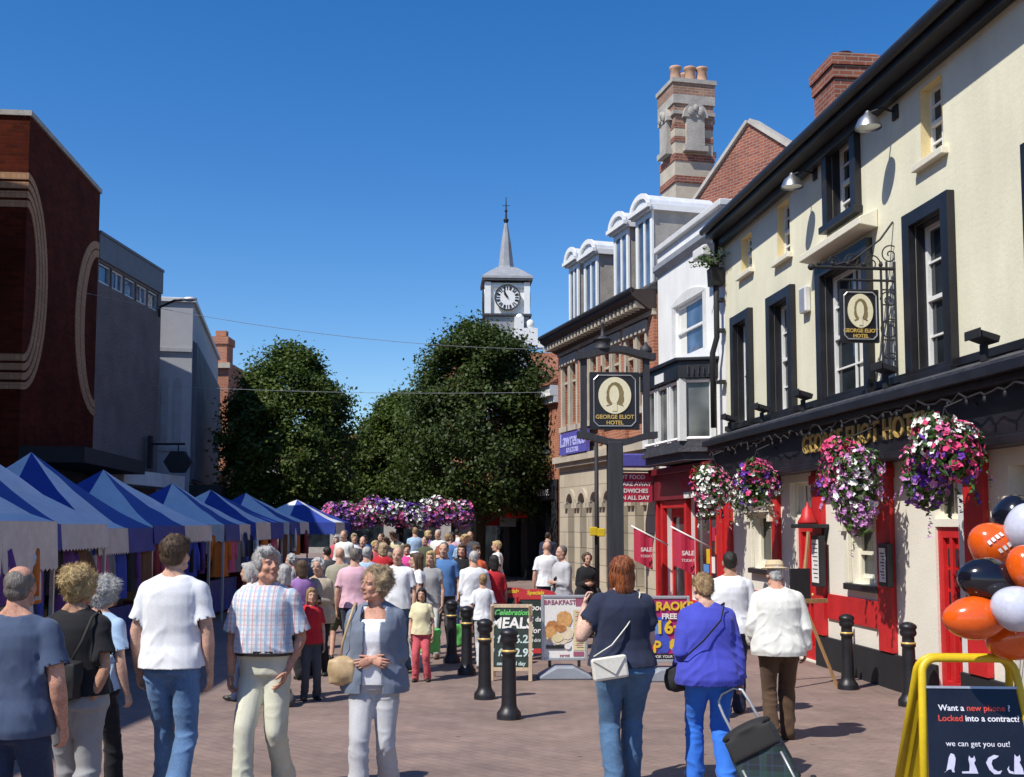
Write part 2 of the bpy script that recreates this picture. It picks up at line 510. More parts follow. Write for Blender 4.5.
# ------------------------------------------------------------------ ground
def ground_mat():
    m, nt, b = nt_new('paving')
    L = nt.links.new
    tc = node(nt, 'ShaderNodeTexCoord')
    mp = node(nt, 'ShaderNodeMapping'); mp.inputs['Rotation'].default_value = (0, 0, R(45))
    L(tc.outputs['Object'], mp.inputs['Vector'])
    br = node(nt, 'ShaderNodeTexBrick', Scale=1.)
    br.inputs['Color1'].default_value = (.255, .178, .148, 1); br.inputs['Color2'].default_value = (.232, .166, .142, 1)
    br.inputs['Mortar'].default_value = (.185, .135, .118, 1)
    br.inputs['Mortar Size'].default_value = .006; br.inputs['Brick Width'].default_value = .21; br.inputs['Row Height'].default_value = .105
    L(mp.outputs[0], br.inputs['Vector'])
    n1 = node(nt, 'ShaderNodeTexNoise', Scale=.35, Detail=8., Roughness=.7); L(tc.outputs['Object'], n1.inputs['Vector'])
    n2 = node(nt, 'ShaderNodeTexNoise', Scale=2.6, Detail=6., Roughness=.7); L(tc.outputs['Object'], n2.inputs['Vector'])
    n4 = node(nt, 'ShaderNodeTexVoronoi', Scale=1.7); L(tc.outputs['Object'], n4.inputs['Vector'])   # gum spots
    def rg(s, a, b2, lo, hi):
        r = node(nt, 'ShaderNodeMapRange'); r.inputs['From Min'].default_value = a; r.inputs['From Max'].default_value = b2
        r.inputs['To Min'].default_value = lo; r.inputs['To Max'].default_value = hi; L(s, r.inputs['Value']); return r.outputs[0]
    a = node(nt, 'ShaderNodeMath', operation='MULTIPLY'); L(rg(n1.outputs[0], .3, .7, .72, 1.25), a.inputs[0]); L(rg(n2.outputs[0], .3, .7, .78, 1.2), a.inputs[1])
    a2 = node(nt, 'ShaderNodeMath', operation='MULTIPLY'); L(a.outputs[0], a2.inputs[0]); L(rg(n4.outputs['Distance'], .035, .06, .5, 1.), a2.inputs[1])
    vm = node(nt, 'ShaderNodeVectorMath', operation='SCALE'); L(br.outputs['Color'], vm.inputs[0]); L(a2.outputs[0], vm.inputs['Scale'])
    L(vm.outputs[0], b.inputs['Base Color'])
    L(rg(n2.outputs[0], .3, .7, .62, .85), b.inputs['Roughness'])
    n3 = node(nt, 'ShaderNodeTexNoise', Scale=90., Detail=2.); L(tc.outputs['Object'], n3.inputs['Vector'])
    ma = node(nt, 'ShaderNodeMath', operation='MULTIPLY_ADD'); ma.inputs[1].default_value = -1.; L(br.outputs['Fac'], ma.inputs[0]); L(n3.outputs[0], ma.inputs[2])
    bp = node(nt, 'ShaderNodeBump', Strength=.35, Distance=.006); L(ma.outputs[0], bp.inputs['Height']); L(bp.outputs[0], b.inputs['Normal'])
    return m
g = MB()
ys = [-80, -20, 0] + [5 + i * 1. for i in range(0, 27)] + [40, 60, 100, 200, 600]
for a, b in zip(ys, ys[1:]):
    g.quad((-400, a, gz(a)), (400, a, gz(a)), (400, b, gz(b)), (-400, b, gz(b)))
gr = g.build('ground', ground_mat()); gr['kind'] = 'structure'

# ------------------------------------------------------------------ pub (cream hotel on the right)
PUB = Fac((4.9 - .107 * (7.2 - 13.8), 7.2), (6.377 - .107 * 22.0, 22.0))
pub = PUB.root('hotel', 'cream rendered hotel with black framed windows and red and cream ground floor', 'hotel')
PU = lambda px, py=500, w=0.: PUB.uz(px, py, w)[0]
PL = PUB.uz(727, 420)[0]; PEND = PUB.w(PL, 0, 0)
EAVE = 7.53
tops = [PUB.rect(920, 943, 71, 149), PUB.rect(777, 790, 196, 253), PUB.rect(741, 752, 230, 268)]
topb = PUB.rect(832, 856, 128, 208)
ff = [PUB.rect(917, 950, 207, 366), PUB.rect(826, 869, 252, 390), PUB.rect(775, 793, 296, 410), PUB.rect(738, 751, 318, 420)]
ff.insert(0, (ff[0][0] - 2.62, ff[0][1] - 2.62, ff[0][2], ff[0][3]))
upper = tops + [topb] + ff
ZF0, ZF1 = 2.68, 3.66
def gu(x0, x1, y=560): a, b = PU(x0, y), PU(x1, y); return min(a, b), max(a, b)
g1 = PUB.rect(755, 774, 514, 570); g3 = PUB.rect(853, 877, 522, 586)
d1 = gu(797, 817); fan1 = gu(791, 817); d2 = gu(936, 961); d3 = gu(1011, 1050)
fz = PUB.rect(936, 960, 489, 522)[2:]
gops = [g1, g3, (d1[0], d1[1], -.17, 1.9), (fan1[0], fan1[1], 2.0, 2.55), (d2[0], d2[1], -.11, 1.86), (d2[0], d2[1], 1.95, 2.5), (d3[0], d3[1], -.3, 2.5)]
mb = MB()
wall(mb, 0, PL, ZF1 - .3, EAVE, upper, rv=.22)
gmb = MB(); wall(gmb, 0, PL, -.8, ZF1 - .3, gops, rv=.2); gmb.build('ground_storey', M('cream_pale', (.78, .74, .64), .8, var=.06, vs=1.2, bump=.15, bs=30), pub)
shell(mb, 0, PL, -7, 0, -.8, EAVE, top=True)
# yellow-washed reveals of the small top windows
wl = mb.build('wall', MAT['cream'], pub)
for a, b, c, d in tops:
    mb = MB(); mb.box(a - .0, a + .012, -.2, .002, c, d); mb.box(b - .012, b, -.2, .002, c, d); mb.box(a + .012, b - .012, -.2, .002, d - .012, d)
    mb.build('reveal_wash', MAT['reveal'], wl)
# roof and eaves
mb = MB()
mb.prism([(-.3, .42, EAVE + .12), (-.3, -3.6, EAVE + 1.5), (-.3, -7.4, EAVE + .1), (-.3, -7.4, EAVE - .02), (-.3, .42, EAVE + .03)], (PL + .33, 0, 0))
rf = mb.build('roof', MAT['roofslate'], pub)
mb = MB()
mb.box(-.3, PL + .06, .03, .36, EAVE - .12, EAVE + .028)
mb.box(-.3, PL + .06, .012, .14, EAVE - .26, EAVE - .122)
mb.tube([(-.3, .42, EAVE + .02), (PL + .06, .42, EAVE + .02)], .065, 10)
mb.build('eaves', MAT['black'], rf, bevel=.01)
# windows
for i, o in enumerate(tops):
    window(pub, o, MAT['white'], MAT['glass'], 2, 4, y=-.17, sill=.1, sill_m=MAT['cream_trim'], curtain=[(.06, .5, .55, .05)] if i == 0 else None)
def black_frame(o, t=.17, d=.10):
    a, b, c, e = o; m = MB()
    m.box(a - t, a, .003, d, c - .02, e + t); m.box(b, b + t, .003, d, c - .02, e + t); m.box(a, b, .003, d - .004, e, e + t)
    m.box(a, a + .02, -.19, .003, c, e); m.box(b - .02, b, -.19, .003, c, e); m.box(a + .02, b - .02, -.19, .003, e - .02, e)
    m.box(a - t - .03, b + t + .03, .004, d + .05, c - .12, c - .021)
    return m
for i, o in enumerate(ff + [topb]):
    cur = [(.05, .45, .97, .06)] if i in (1, 2) else [(.05, .3, .97, .06)]
    wdw = window(pub, (o[0] + .02, o[1] - .02, o[2], o[3] - .02), MAT['white'], MAT['glass'], 2, 4, y=-.16, curtain=cur)
    black_frame(o).build('surround', MAT['black'], wdw, bevel=.006)
a, b, c, d = ff[2]
MB().prism([(a - .36, .004, d + .26), (a - .36, .26, d + .30), (a - .36, .26, d + .40), (a - .36, .004, d + .52)], (b - a + .72, 0, 0)).build('hood', MAT['cream_trim'], pub, bevel=.01)
# fascia
mb = MB()
prof = [(.0, ZF1), (.46, ZF1 - .14), (.46, ZF1 - .22)]
mb.prism([(-.2, .003, ZF1), (-.2, .44, ZF1 - .15), (-.2, .44, ZF1 - .19), (-.2, .003, ZF1 - .19)], (PL + .2, 0, 0))
fs = mb.build('fascia', MAT['slate'], pub)
mb = MB()
mb.box(-.2, PL, .004, .05, ZF1 + .002, ZF1 + .1)
mb.box(-.2, PL, .004, .50, ZF1 - .30, ZF1 - .192)
mb.box(-.2, PL, .004, .40, ZF1 - .38, ZF1 - .302)
mb.box(-.2, PL, .004, .27, ZF0 + .10, ZF1 - .382)
mb.box(-.2, PL, .004, .32, ZF0, ZF0 + .098)
mb.build('signboard', MAT['black'], fs, bevel=.008)
ua, ub = PU(803, 455, .28), PU(930, 455, .28)
mb = MB(); mb.text('GEORGE ELIOT HOTEL', .37, TXT_OUT((ua + ub) / 2, .285, (ZF0 + ZF1) / 2 - .12), bold=.006, depth=.012)
ws = max(v[0] for v in mb.v) - min(v[0] for v in mb.v); sxx = (ua - ub) / ws
mb.v = [((v[0] - (ua + ub) / 2) * sxx + (ua + ub) / 2, v[1], v[2]) for v in mb.v]
mb.build('lettering', MAT['gold'], fs)
# string of cut bulbs / tangled cable above the letters
rnd = random.Random(3)
pts = []
u = PL - .3
while u > .1:
    pts.append((u, .44 + rnd.uniform(-.03, .03), ZF1 - .42 + rnd.uniform(-.07, .05))); u -= .13
mb = MB(); mb.tube(pts, .012, 5)
for p in pts[::3]: mb.ell((p[0], p[1], p[2] - .04), (.022, .022, .035), 6, 5)
mb.build('light_string', MAT['blackmatt'], fs)
# ground floor dressings
mb = MB()
for x0, x1 in ((727, 734), (776, 782), (817, 827), (882, 896), (971, 991)):
    a, b = gu(x0, x1); mb = MB(); mb.box(a, b, .003, .075, .26, ZF0 - .003); mb.box(a - .03, b + .03, .003, .1, ZF0 - .2, ZF0 - .06); mb.build('pilaster', MAT['red'], pub, bevel=.008)
for x0, x1, q0, q1 in ((828, 881, .52, .88), (735, 775, .40, .74)):
    a, b = gu(x0, x1); MB().box(a, b, .003, .03, q0, q1).build('dado_board', MAT['red'], pub, bevel=.006)
mb = MB()
cuts = sorted([d1, d2, d3]); u = 0
for a, b in cuts + [(PL, PL)]:
    if a > u: mb.box(u, a, .004, .055, -.8, .25)
    u = b
mb.build('plinth', MAT['blackmatt'], pub, bevel=.01)
for i, o in enumerate((g1, g3)):
    wd = window(pub, o, MAT['cream_trim'], MAT['glass'], 1, 1, y=-.14, fw=.07, sash=(i == 1), sill=.16, sill_m=MAT['black'], curtain=[(.05, .95, .16, .05)])
    m = MB(); a, b, c, d = o
    m.box(a - .17, a - .03, .003, .06, c, d + .03); m.box(b + .03, b + .17, .003, .06, c, d + .03)
    m.box(a - .2, b + .2, .003, .16, d + .032, d + .12); m.box(a - .26, b + .26, .003, .2, d + .122, d + .16)
    m.box(a - .16, a - .04, .06, .14, d - .13, d + .03); m.box(b + .04, b + .16, .06, .14, d - .13, d + .03)
    m.build('surround', MAT['cream_trim'], wd, bevel=.008)
window(pub, (fan1[0], fan1[1], 2.0, 2.55), MAT['cream_trim'], MAT['glass'], 3, 1, y=-.14, sash=False, curtain=[(.05, .3, .95, .1), (.37, .62, .95, .1), (.7, .95, .95, .1)], name='fanlight')
window(pub, (d2[0], d2[1], 1.95, 2.5), MAT['cream_trim'], MAT['glass'], 2, 1, y=-.14, sash=False, name='fanlight')
def panel_door(o, m, glazed):
    a, b, c, d = o; k = MB()
    y0, y1 = -.08, -.03
    k.box(a, b, y0 - .03, y0, c, d)
    st = .11
    k.box(a, a + st, y0, y1, c, d); k.box(b - st, b, y0, y1, c, d)
    for z0, z1 in ((c, c + .2), (c + .85, c + 1.0), (d - .13, d)): k.box(a + st, b - st, y0, y1 - .002, z0, z1)
    k.box((a + b) / 2 - .03, (a + b) / 2 + .03, y0, y1 - .004, c + .2, d - .13)
    dr = k.build('door', m, pub, bevel=.006)
    if glazed:
        q = MB()
        for i in range(2):
            for j in range(3):
                u0 = a + st + .02 + i * ((b - a - 2 * st) / 2); u1 = u0 + (b - a - 2 * st) / 2 - .06
                z0 = c + 1.02 + j * .25; q.box(u0, u1, y0 + .001, y0 + .012, z0, z0 + .2)
        q.build('pane', MAT['glass'], dr)
    h = MB(); h.cyl((a + .07, y1, c + 1.0), (a + .07, y1 + .06, c + 1.0), .018); h.ell((a + .07, y1 + .07, c + 1.0), .03, 10, 7); h.build('handle', MAT['gold'], dr, True)
    return dr
panel_door((d1[0], d1[1], -.17, 1.9), MAT['red'], False)
panel_door((d2[0], d2[1], -.11, 1.86), MAT['red'], True)
MB().box(d3[0], d3[1], -.55, -.5, -.3, 2.5).build('passage_dark', MAT['blackmatt'], pub)  # black sheet standing in for the darkness inside the passage
a, b = gu(961, 970); MB().box(a, b, .003, .022, -.3, ZF0 - .003).build('pillar', MAT['dirtywhite'], pub, bevel=.01)
# chimney behind the ridge
CF = Fac((at(812, 120, 18.2).x, 18.2), (at(870, 120, 18.2).x, 18.2))
zc0, zc1 = at(840, 122, 17.6).z, at(840, 64, 17.6).z
chm = PUB
p = at(846, 100, 17.6); inv = lambda q: ((q - PUB.P0).dot(PUB.d), (q - PUB.P0).dot(PUB.n))
cu, cw = inv(Vector((p.x, p.y, 0)))
mb = MB(); mb.box(cu - .43, cu + .43, cw - .37, cw + .37, EAVE + .3, zc1 - .42); ch = None
ch = mb.build('chimney', MAT['brick'], rf)
mb = MB(); mb.box(cu - .46, cu + .46, cw - .40, cw + .40, zc1 - .418, zc1 - .22); mb.box(cu - .49, cu + .49, cw - .43, cw + .43, zc1 - .218, zc1 - .05)
mb.box(cu - .43, cu + .43, cw - .37, cw + .37, zc1 - .048, zc1)
mb.lathe([(.13, 0), (.15, .02), (.13, .05), (.12, .17), (.14, .2), (.1, .2)], (cu + .05, cw, zc1 - .01), 14)
mb.build('chimney_cap', MAT['brick'], rf)

# fittings on the hotel front: floodlights on the ledge, lamps by the eaves, alarm box, menu cases
def floodlight(px, py, label):
    u, z = PUB.uz(px, py, .3)
    q = PUB.w(u, .27, ZF1 - .03)
    r = empty('floodlight', q, PUB.rz, label, 'floodlight', 'floodlights along the hotel ledge')
    MB().box(-.05, .05, -.02, .02, -.06, .12).build('bracket', MAT['blackmatt'], r)
    m = MB(); m.prism([(-.14, -.09, .12), (-.14, .09, .18), (-.14, .11, .25), (-.14, -.11, .19)], (.28, 0, 0)); m.box(-.16, .16, .112, .125, .17, .27); m.build('housing', MAT['blackmatt'], r, bevel=.01)
    m = MB(); m.quad((-.12, -.09, .202), (.12, -.09, .202), (.12, .09, .252), (-.12, .09, .252)); m.build('lens', MAT['metal'], r)
for px, py, l in ((728, 422, 'black floodlight on the ledge at the far end of the hotel front'), (760, 411, 'black floodlight on the ledge below the second first-floor window from the far end'),
                  (801, 398, 'black floodlight on the ledge beside the hotel window left of the hanging sign'), (883, 373, 'black floodlight on the ledge at the foot of the iron sign bracket'), (981, 345, 'black floodlight on the ledge right of the tall nearest sash window')):
    floodlight(px, py, l)
def eave_lamp(px, py, label):
    u, z = PUB.uz(px, py, .3)
    r = empty('wall_lamp', PUB.w(u, .0, z), PUB.rz, label, 'lamp', 'lamps under the hotel eaves')
    m = MB(); m.box(-.07, .07, .003, .03, -.02, .16); m.tube([(0, .03, .08), (0, .2, .12), (0, .38, .04)], .016, 8); m.build('arm', MAT['blackmatt'], r, True)
    m = MB(); m.lathe([(.17, -.12), (.16, -.09), (.12, 0), (.05, .06), (.03, .1)], (0, .38, -.03), 18, capt=False); m.lathe([(.001, -.105), (.15, -.10)], (0, .38, -.03), 18, capt=False)
    m.build('lamp_shade', MAT['metal'], r, True)
eave_lamp(797, 178, 'silver wall lamp on the hotel between the two far small top windows')
eave_lamp(874, 117, 'silver wall lamp on the hotel beside the nearest small top window')
u, z = PUB.uz(808, 300)
ab = empty('alarm_box', PUB.w(u, 0, z), PUB.rz, 'small white alarm box on the cream hotel wall by the hanging sign', 'alarm box')
MB().box(-.13, .13, .004, .1, -.2, .2).build('case', MAT['dirtywhite'], ab, bevel=.02)
MB().box(-.1, .1, .101, .104, -.17, .17).build('louvre', MAT['plastic_grey'], ab)
for px, py, wd, hh, lab in ((821, 561, .34, .75, 'tall black menu case with white paper beside the red hotel door'), (889, 565, .26, .55, 'small dark menu case on the red pilaster right of the larger hotel window')):
    u, z = PUB.uz(px, py, .08)
    r = empty('menu_case', PUB.w(u, .078, z), PUB.rz, lab, 'menu case')
    MB().box(-wd / 2, wd / 2, 0, .09, -hh / 2, hh / 2).build('case', MAT['black'], r, bevel=.012)
    m = MB(); m.box(-wd / 2 + .04, wd / 2 - .04, .091, .094, -hh / 2 + .06, hh / 2 - .06); m.build('sheet', MAT['paper'], r)
    m = MB()
    for k in range(9): m.box(-wd / 2 + .07, wd / 2 - .07 - .03 * (k % 3), .0945, .0955, hh / 2 - .12 - k * (hh - .2) / 9, hh / 2 - .135 - k * (hh - .2) / 9)
    m.build('print', MAT['navy'], r)
# black rainwater pipe with a fern growing from its head
u, z = PL + .12, 0
dp = empty('drainpipe', PUB.w(PL + .05, .02, 0), PUB.rz, 'black cast rainwater pipe where the hotel meets the white building', 'drainpipe')
m = MB(); m.tube([(0, .14, 7.5), (0, .14, 5.5), (.1, .2, 5.2), (.1, .2, 3.75)], .055, 10); m.build('pipe', MAT['blackmatt'], dp, True)
m = MB(); m.prism([(-.1, .02, 6.5), (-.16, .02, 6.85), (.16, .02, 6.85), (.1, .02, 6.5)], (0, .26, 0)); m.build('hopper', MAT['blackmatt'], dp, bevel=.01)
for z in (6.2, 5.6, 4.6): MB().box(-.1, .1, -.0, .13, z, z + .06).build('clip', MAT['blackmatt'], dp)
# ------------------------------------------------------------------ white building with the oriel bay
PW = (6.377 - .107 * 22.0, 22.0)
BAY = Fac((PEND.x, PEND.y + .03), (3.36, 25.0))
bay = BAY.root('shop_house', 'white rendered house with a black and white oriel bay over a red shop', 'shop house')
BL = BAY.L
wn_ = BAY.rect(675, 704, 291, 350)
dg = lambda x0, x1: (min(BAY.uz(x0, 580)[0], BAY.uz(x1, 580)[0]), max(BAY.uz(x0, 580)[0], BAY.uz(x1, 580)[0]))
sd = dg(668, 690); sw1 = dg(641, 662)
shop_ops = [(sd[0], sd[1], -.18, 2.25), (sd[1] + .12, BL - .15, .35, 2.35), (.35, sd[0] - .14, .35, 2.35)]
mb = MB()
wall(mb, 0, BL, 3.2, 8.1, [wn_], rv=.14)
wall(mb, 0, BL, -.8, 3.2, shop_ops, rv=.2)
shell(mb, 0, BL, -6, 0, -.8, 8.1)
mb.build('wall', MAT['whitewall'], bay)
mb = MB()
mb.prism([(-.0, .004, 7.55), (-.0, .12, 7.68), (-.0, .12, 7.8), (-.0, .004, 7.86)], (BL, 0, 0))
mb.build('cornice', MAT['lead'], bay)
mb = MB(); mb.box(-.02, BL + .02, -.22, .09, 8.102, 8.24); mb.build('parapet_coping', MAT['dirtywhite'], bay, bevel=.02)
mb = MB(); mb.prism([(.0, .005, 7.05), (.0, .45, 7.1), (.0, .45, 7.3), (.0, .005, 7.42)], (.55, 0, 0)); mb.build('gutter_head', MAT['dirtywhite'], bay, bevel=.03)
wd = window(bay, wn_, MAT['white'], MAT['blueglass'], 1, 2, y=-.1, fw=.07, sill=.12, sill_m=MAT['lead'], curtain=[(.72, .97, .96, .04)])
a, b, c, d = wn_
m = MB(); m.box(a - .13, a, .003, .03, c, d); m.box(b, b + .13, .003, .03, c, d)
arc = [(a - .13 + (b - a + .26) * i / 12, .003, d + .05 + .16 * math.sin(math.pi * i / 12)) for i in range(13)]
m.prism([(b + .13, .003, d), (a - .13, .003, d)] + arc, (0, .035, 0)); m.build('architrave', MAT['dirtywhite'], wd)
# oriel
zb, zt = 3.42, 5.12
pr = .62; u0 = max(.03, BAY.uz(717, 410, 0)[0]); u1 = min(BL - .03, BAY.uz(645, 410, pr)[0]); cant = max(.3, BAY.uz(691, 410, pr)[0] - u0) / .75
plan = [(u0, 0.003), (u0 + cant * .75, pr), (u1, pr), (u1, 0.003)]
def pl(e, z): # plan outline scaled outward by e
    return [(u0 - e, .003, z), (u0 + cant * .75 - e * .6, pr + e, z), (u1 + e * .2, pr + e, z), (u1 + e * .2, .003, z)]
m = MB(); m.prism(pl(.10, zt - .34), (0, 0, .34)); m.prism(pl(.16, zt + .002), (0, 0, .06))
orl = m.build('oriel', MAT['black'], bay, bevel=.01)
m = MB(); m.prism([(u0 - .12, .004, zt + .28), (u0 - .16, .004, zt + .063), (u1, .004, zt + .063), (u1, .004, zt + .28)], (0, .02, 0))
m.add([(u0 - .16, .003, zt + .065), (u0 + cant * .75 - .1, pr + .16, zt + .065), (u1 + .03, pr + .16, zt + .065), (u1 + .03, .003, zt + .065), (u0 - .1, .003, zt + .3), (u1 + .03, .003, zt + .3)],
      [(0, 1, 4), (1, 2, 5, 4), (2, 3, 5)])
m.build('lead_roof', MAT['leadwhite'], orl)
m = MB(); m.prism(pl(.02, zb - .02), (0, 0, .14)); m.prism(pl(.1, zb - .1), (0, 0, .078)); m.prism(pl(.0, zb - .26), (0, 0, .158))
m.build('base_moulding', MAT['slate'], orl)
m = MB(); m.prism(pl(-.03, zb + .121), (0, 0, zt - .342 - zb - .121)); m.build('pane', MAT['bayglass'], orl)
m = MB()
P1 = Vector((u0, .003, 0)); P2 = Vector((u0 + cant * .75, pr, 0)); P3 = Vector((u1, pr, 0)); P4 = Vector((u1, .003, 0))
def post(p, s=.05): m.box(p.x - s, p.x + s, p.y - s, p.y + s, zb + .121, zt - .345)
post(P2, .07); post(P1 + (P2 - P1) * .12, .05); post(P3 - Vector((.04, 0, 0)), .06)
for t in (.26, .32, .60, .67): post(P2.lerp(P3, t), .035)
for A, B in ((P1, P2), (P2, P3)):
    for z in (zb + .14, zt - .40): m.tube([(A.x, A.y, z + .02), (B.x, B.y, z + .02)], .045, 4)
m.build('mullion', MAT['white'], orl)
m = MB(); q = P2.lerp(P3, .45); m.box(q.x - .28, q.x + .28, pr + .101, pr + .112, zt - .3, zt - .12); m.build('name_plate', MAT['white'], orl)
q = P1.lerp(P2, .5); ang = math.atan2(P2.y - P1.y, P2.x - P1.x)
m = MB()
for k in range(5):
    t = .2 + k * .15; q = P1.lerp(P2, t); q += Vector((-math.sin(ang), math.cos(ang), 0)) * .112
    m.box(q.x - .03, q.x + .03, q.y - .003, q.y + .003, zt - .28, zt - .08 - .05 * (k % 2))
m.build('carving', MAT['slate'], orl)
# red shopfront
m = MB()
m.box(.02, BL, .004, .28, 2.98, 3.12); m.box(.02, BL, .004, .18, 2.42, 2.978)
sf = m.build('shop_fascia', MAT['darkred'], bay, bevel=.01)
m = MB(); m.text('VENEZIA', .34, TXT_OUT(BL * .36, .183, 2.72), bold=.004); m.build('lettering', MAT['pinkred'], sf)
m = MB(); m.text('RESTAURANT', .16, TXT_OUT(BL * .36, .183, 2.49), bold=.006); m.build('lettering', MAT['white'], sf)
m = MB()
for a, b in ((.03, .33), (sd[0] - .13, sd[0]), (sd[1], sd[1] + .12), (BL - .14, BL)): m.box(a, b, .004, .12, -.5, 2.41)
m.box(.33, sd[0] - .13, .004, .1, -.5, .34); m.box(sd[1] + .12, BL - .14, .004, .1, -.5, .34); m.box(sd[0], sd[1], .0, .1, 2.25, 2.41)
m.build('pilaster', MAT['red'], sf, bevel=.008)
for o in shop_ops[1:]: 
    wd = window(bay, o, MAT['red'], MAT['shopglass'], 2, 1, y=-.12, sash=False, name='shop_window')
    m = MB(); cs = ['skyblue', 'pinkred', 'yellow', 'paper', 'orange']
    for k in range(7):
        m.mat(k % 5); uu = o[0] + .1 + random.random() * (o[1] - o[0] - .45); zz = .5 + random.random() * 1.4
        m.box(uu, uu + random.uniform(.14, .3), -.112, -.109 + .0007 * k, zz, zz + random.uniform(.15, .4))
    m.build('poster', [MAT[c] for c in cs], wd)
m = MB(); a, b = sd
m.box(a, b, -.17, -.15, -.18, 2.25); m.box(a, a + .09, -.15, -.1, -.18, 2.25); m.box(b - .09, b, -.15, -.1, -.18, 2.25); m.box(a + .09, b - .09, -.15, -.102, -.18, .3); m.box(a + .09, b - .09, -.15, -.102, 2.05, 2.25)
dr = m.build('door', MAT['red'], bay, bevel=.006)
MB().box(a + .09, b - .09, -.149, -.14, .3, 2.05).build('pane', MAT['shopglass'], dr)
# sale flags on slanting poles
def flag(px, py, px2, py2, label):
    u, z = BAY.uz(px2, py2, .12); r = empty('sale_flag', BAY.w(u, .12, z), BAY.rz, label, 'flag', 'red flags on the red shop')
    m = MB(); tip = Vector((.18, .78, .42)); m.cyl((0, 0, 0), tip, .016, n=8); m.build('pole', MAT['white'], r, True)
    m = MB(); n = 6
    for i in range(n):
        t0, t1 = .42 + .5 * i / n, .42 + .5 * (i + 1) / n
        p0, p1 = tip * t0, tip * t1
        y0, y1 = .02 * math.sin(i * 1.3), .02 * math.sin((i + 1) * 1.3)
        m.prism([p0 + Vector((y0, 0, -.02)), p1 + Vector((y1, 0, -.02)), p1 + Vector((y1, 0, -.72)), p0 + Vector((y0, 0, -.72))], (.006, 0, 0))
    fl = m.build('banner', MAT['pinkred'], r)
    m = MB(); 
    mt = Matrix(((0, 0, -1, -.025), (-1, 0, 0, .50), (0, 1, 0, -.10), (0, 0, 0, 1)))
    m.text('SALE', .12, mt @ Matrix.Translation((0, -.0, 0)), bold=.004); m.text('TODAY', .08, mt @ Matrix.Translation((0, -.14, 0)))
    m.build('lettering', MAT['white'], fl)
flag(640, 520, 668, 545, 'red flag on a slanting white pole left of the red shop door')
flag(684, 524, 712, 548, 'red flag on a slanting white pole nearest the hotel')
# projecting red board
u, z = BAY.uz(642, 486, .5)
r = empty('projecting_sign', BAY.w(BL - .1, .1, z), BAY.rz, 'dark red hanging board with white lines of writing beside the red shop', 'sign')
m = MB(); m.box(-.03, .03, .12, 1.15, -.36, .30); pn = m.build('board', MAT['pinkred'], r, bevel=.006)
m = MB(); mt = Matrix(((0, 0, -1, -.034), (-1, 0, 0, .635), (0, 1, 0, .0), (0, 0, 0, 1)))
for k, t in enumerate(('HOT FOOD', 'TO TAKE AWAY', 'SANDWICHES', 'OPEN ALL DAY')): m.text(t, .13, mt @ Matrix.Translation((0, .2 - k * .155, 0)), bold=.003)
m.build('lettering', MAT['white'], pn)
MB().cyl((0, 0, .34), (0, 1.15, .34), .02).build('bracket', MAT['blackmatt'], r)
MB().box(-.2, .2, .1, 1.05, .42, .72).build('awning_box', MAT['purple_sign'], r, bevel=.03)

# ------------------------------------------------------------------ brick gable and tall chimney behind
GQ = at(749, 123, 27.0); gd = Vector((-.675, 1, 0)).normalized()
GF = Fac((GQ.x - gd.x * 3, GQ.y - gd.y * 3), (GQ.x + gd.x * 3, GQ.y + gd.y * 3))
gab = GF.root('gable_house', 'brick gabled house with pale stone coping rising behind the white house', 'house')
ap = (3.0, GQ.z); lf = GF.uz(679, 226); rt = GF.uz(788, 147)
sl = (ap[1] - lf[1]) / (lf[0] - ap[0]); ur = ap[0] - (lf[0] - ap[0]) * 1.15
ul = lf[0] + .5
zl = ap[1] - sl * (ul - ap[0]); zr = ap[1] - sl * (ap[0] - ur)
m = MB(); m.prism([(ur, 0, 4), (ul, 0, 4), (ul, 0, zl), (ap[0], 0, ap[1]), (ur, 0, zr)], (0, -.4, 0)); m.build('wall', MAT['brick'], gab)
m = MB()
for (u_, z_) in ((ul, zl), (ur, zr)):
    dd = Vector((u_ - ap[0], 0, z_ - ap[1])).normalized(); nn = Vector((-dd.z, 0, dd.x)); nn = nn if nn.z > 0 else -nn
    p0 = Vector((ap[0], 0, ap[1])) + nn * .003; p1 = Vector((u_, 0, z_)) + nn * .003
    m.prism([p0 + Vector((0, .08, 0)), p1 + Vector((0, .08, 0)), p1 + nn * .11 + Vector((0, .06, 0)), p0 + nn * .11 + Vector((0, .06, 0))], (0, -.36, 0))
m.build('coping', MAT['stonegrey'], gab)
m = MB(); m.prism([(ul, -.41, zl - .15), (ap[0], -.41, ap[1] - .15), (ur, -.41, zr - .15)], (0, -6, 0)); m.build('roof', MAT['rooftile'], gab)
# tall striped chimney: local frame facing the camera, slightly turned
CQ = at(687, 196, 30.0)
tc = empty('chimney_stack', (CQ.x, CQ.y, 0), R(13), 'tall banded brick and stone chimney with three clay pots', 'chimney')
zt = at(687, 88, 30).z; W = .55
bands = [(7.0, zt - 2.9, 'stone', 0), (zt - 2.9, zt - 2.72, 'brick', .04), (zt - 2.72, zt - 2.3, 'stone', 0.02), (zt - 2.3, zt - 2.1, 'brick', .04), (zt - 2.1, zt - 1.75, 'stone', 0.), (zt - 1.75, zt - 1.62, 'brick', .02),
         (zt - 1.62, zt - 1.38, 'stone', .01), (zt - 1.38, zt - 1.25, 'brick', .02), (zt - 1.25, zt - 1.0, 'brick_grey', 0), (zt - 1.0, zt - .9, 'stonegrey', .06), (zt - .9, zt - .7, 'brick_grey', .02), (zt - .7, zt - .45, 'stonegrey', .06), (zt - .45, zt - .12, 'brick_grey', .06), (zt - .12, zt, 'stonegrey', .10)]
names = ['stone', 'brick_grey', 'brick', 'stonegrey']
m = MB()
for z0, z1, k, e in bands:
    m.mat(names.index(k)); m.box(-W - e, W + e, -W - e, W + e, z0 + .001, z1)
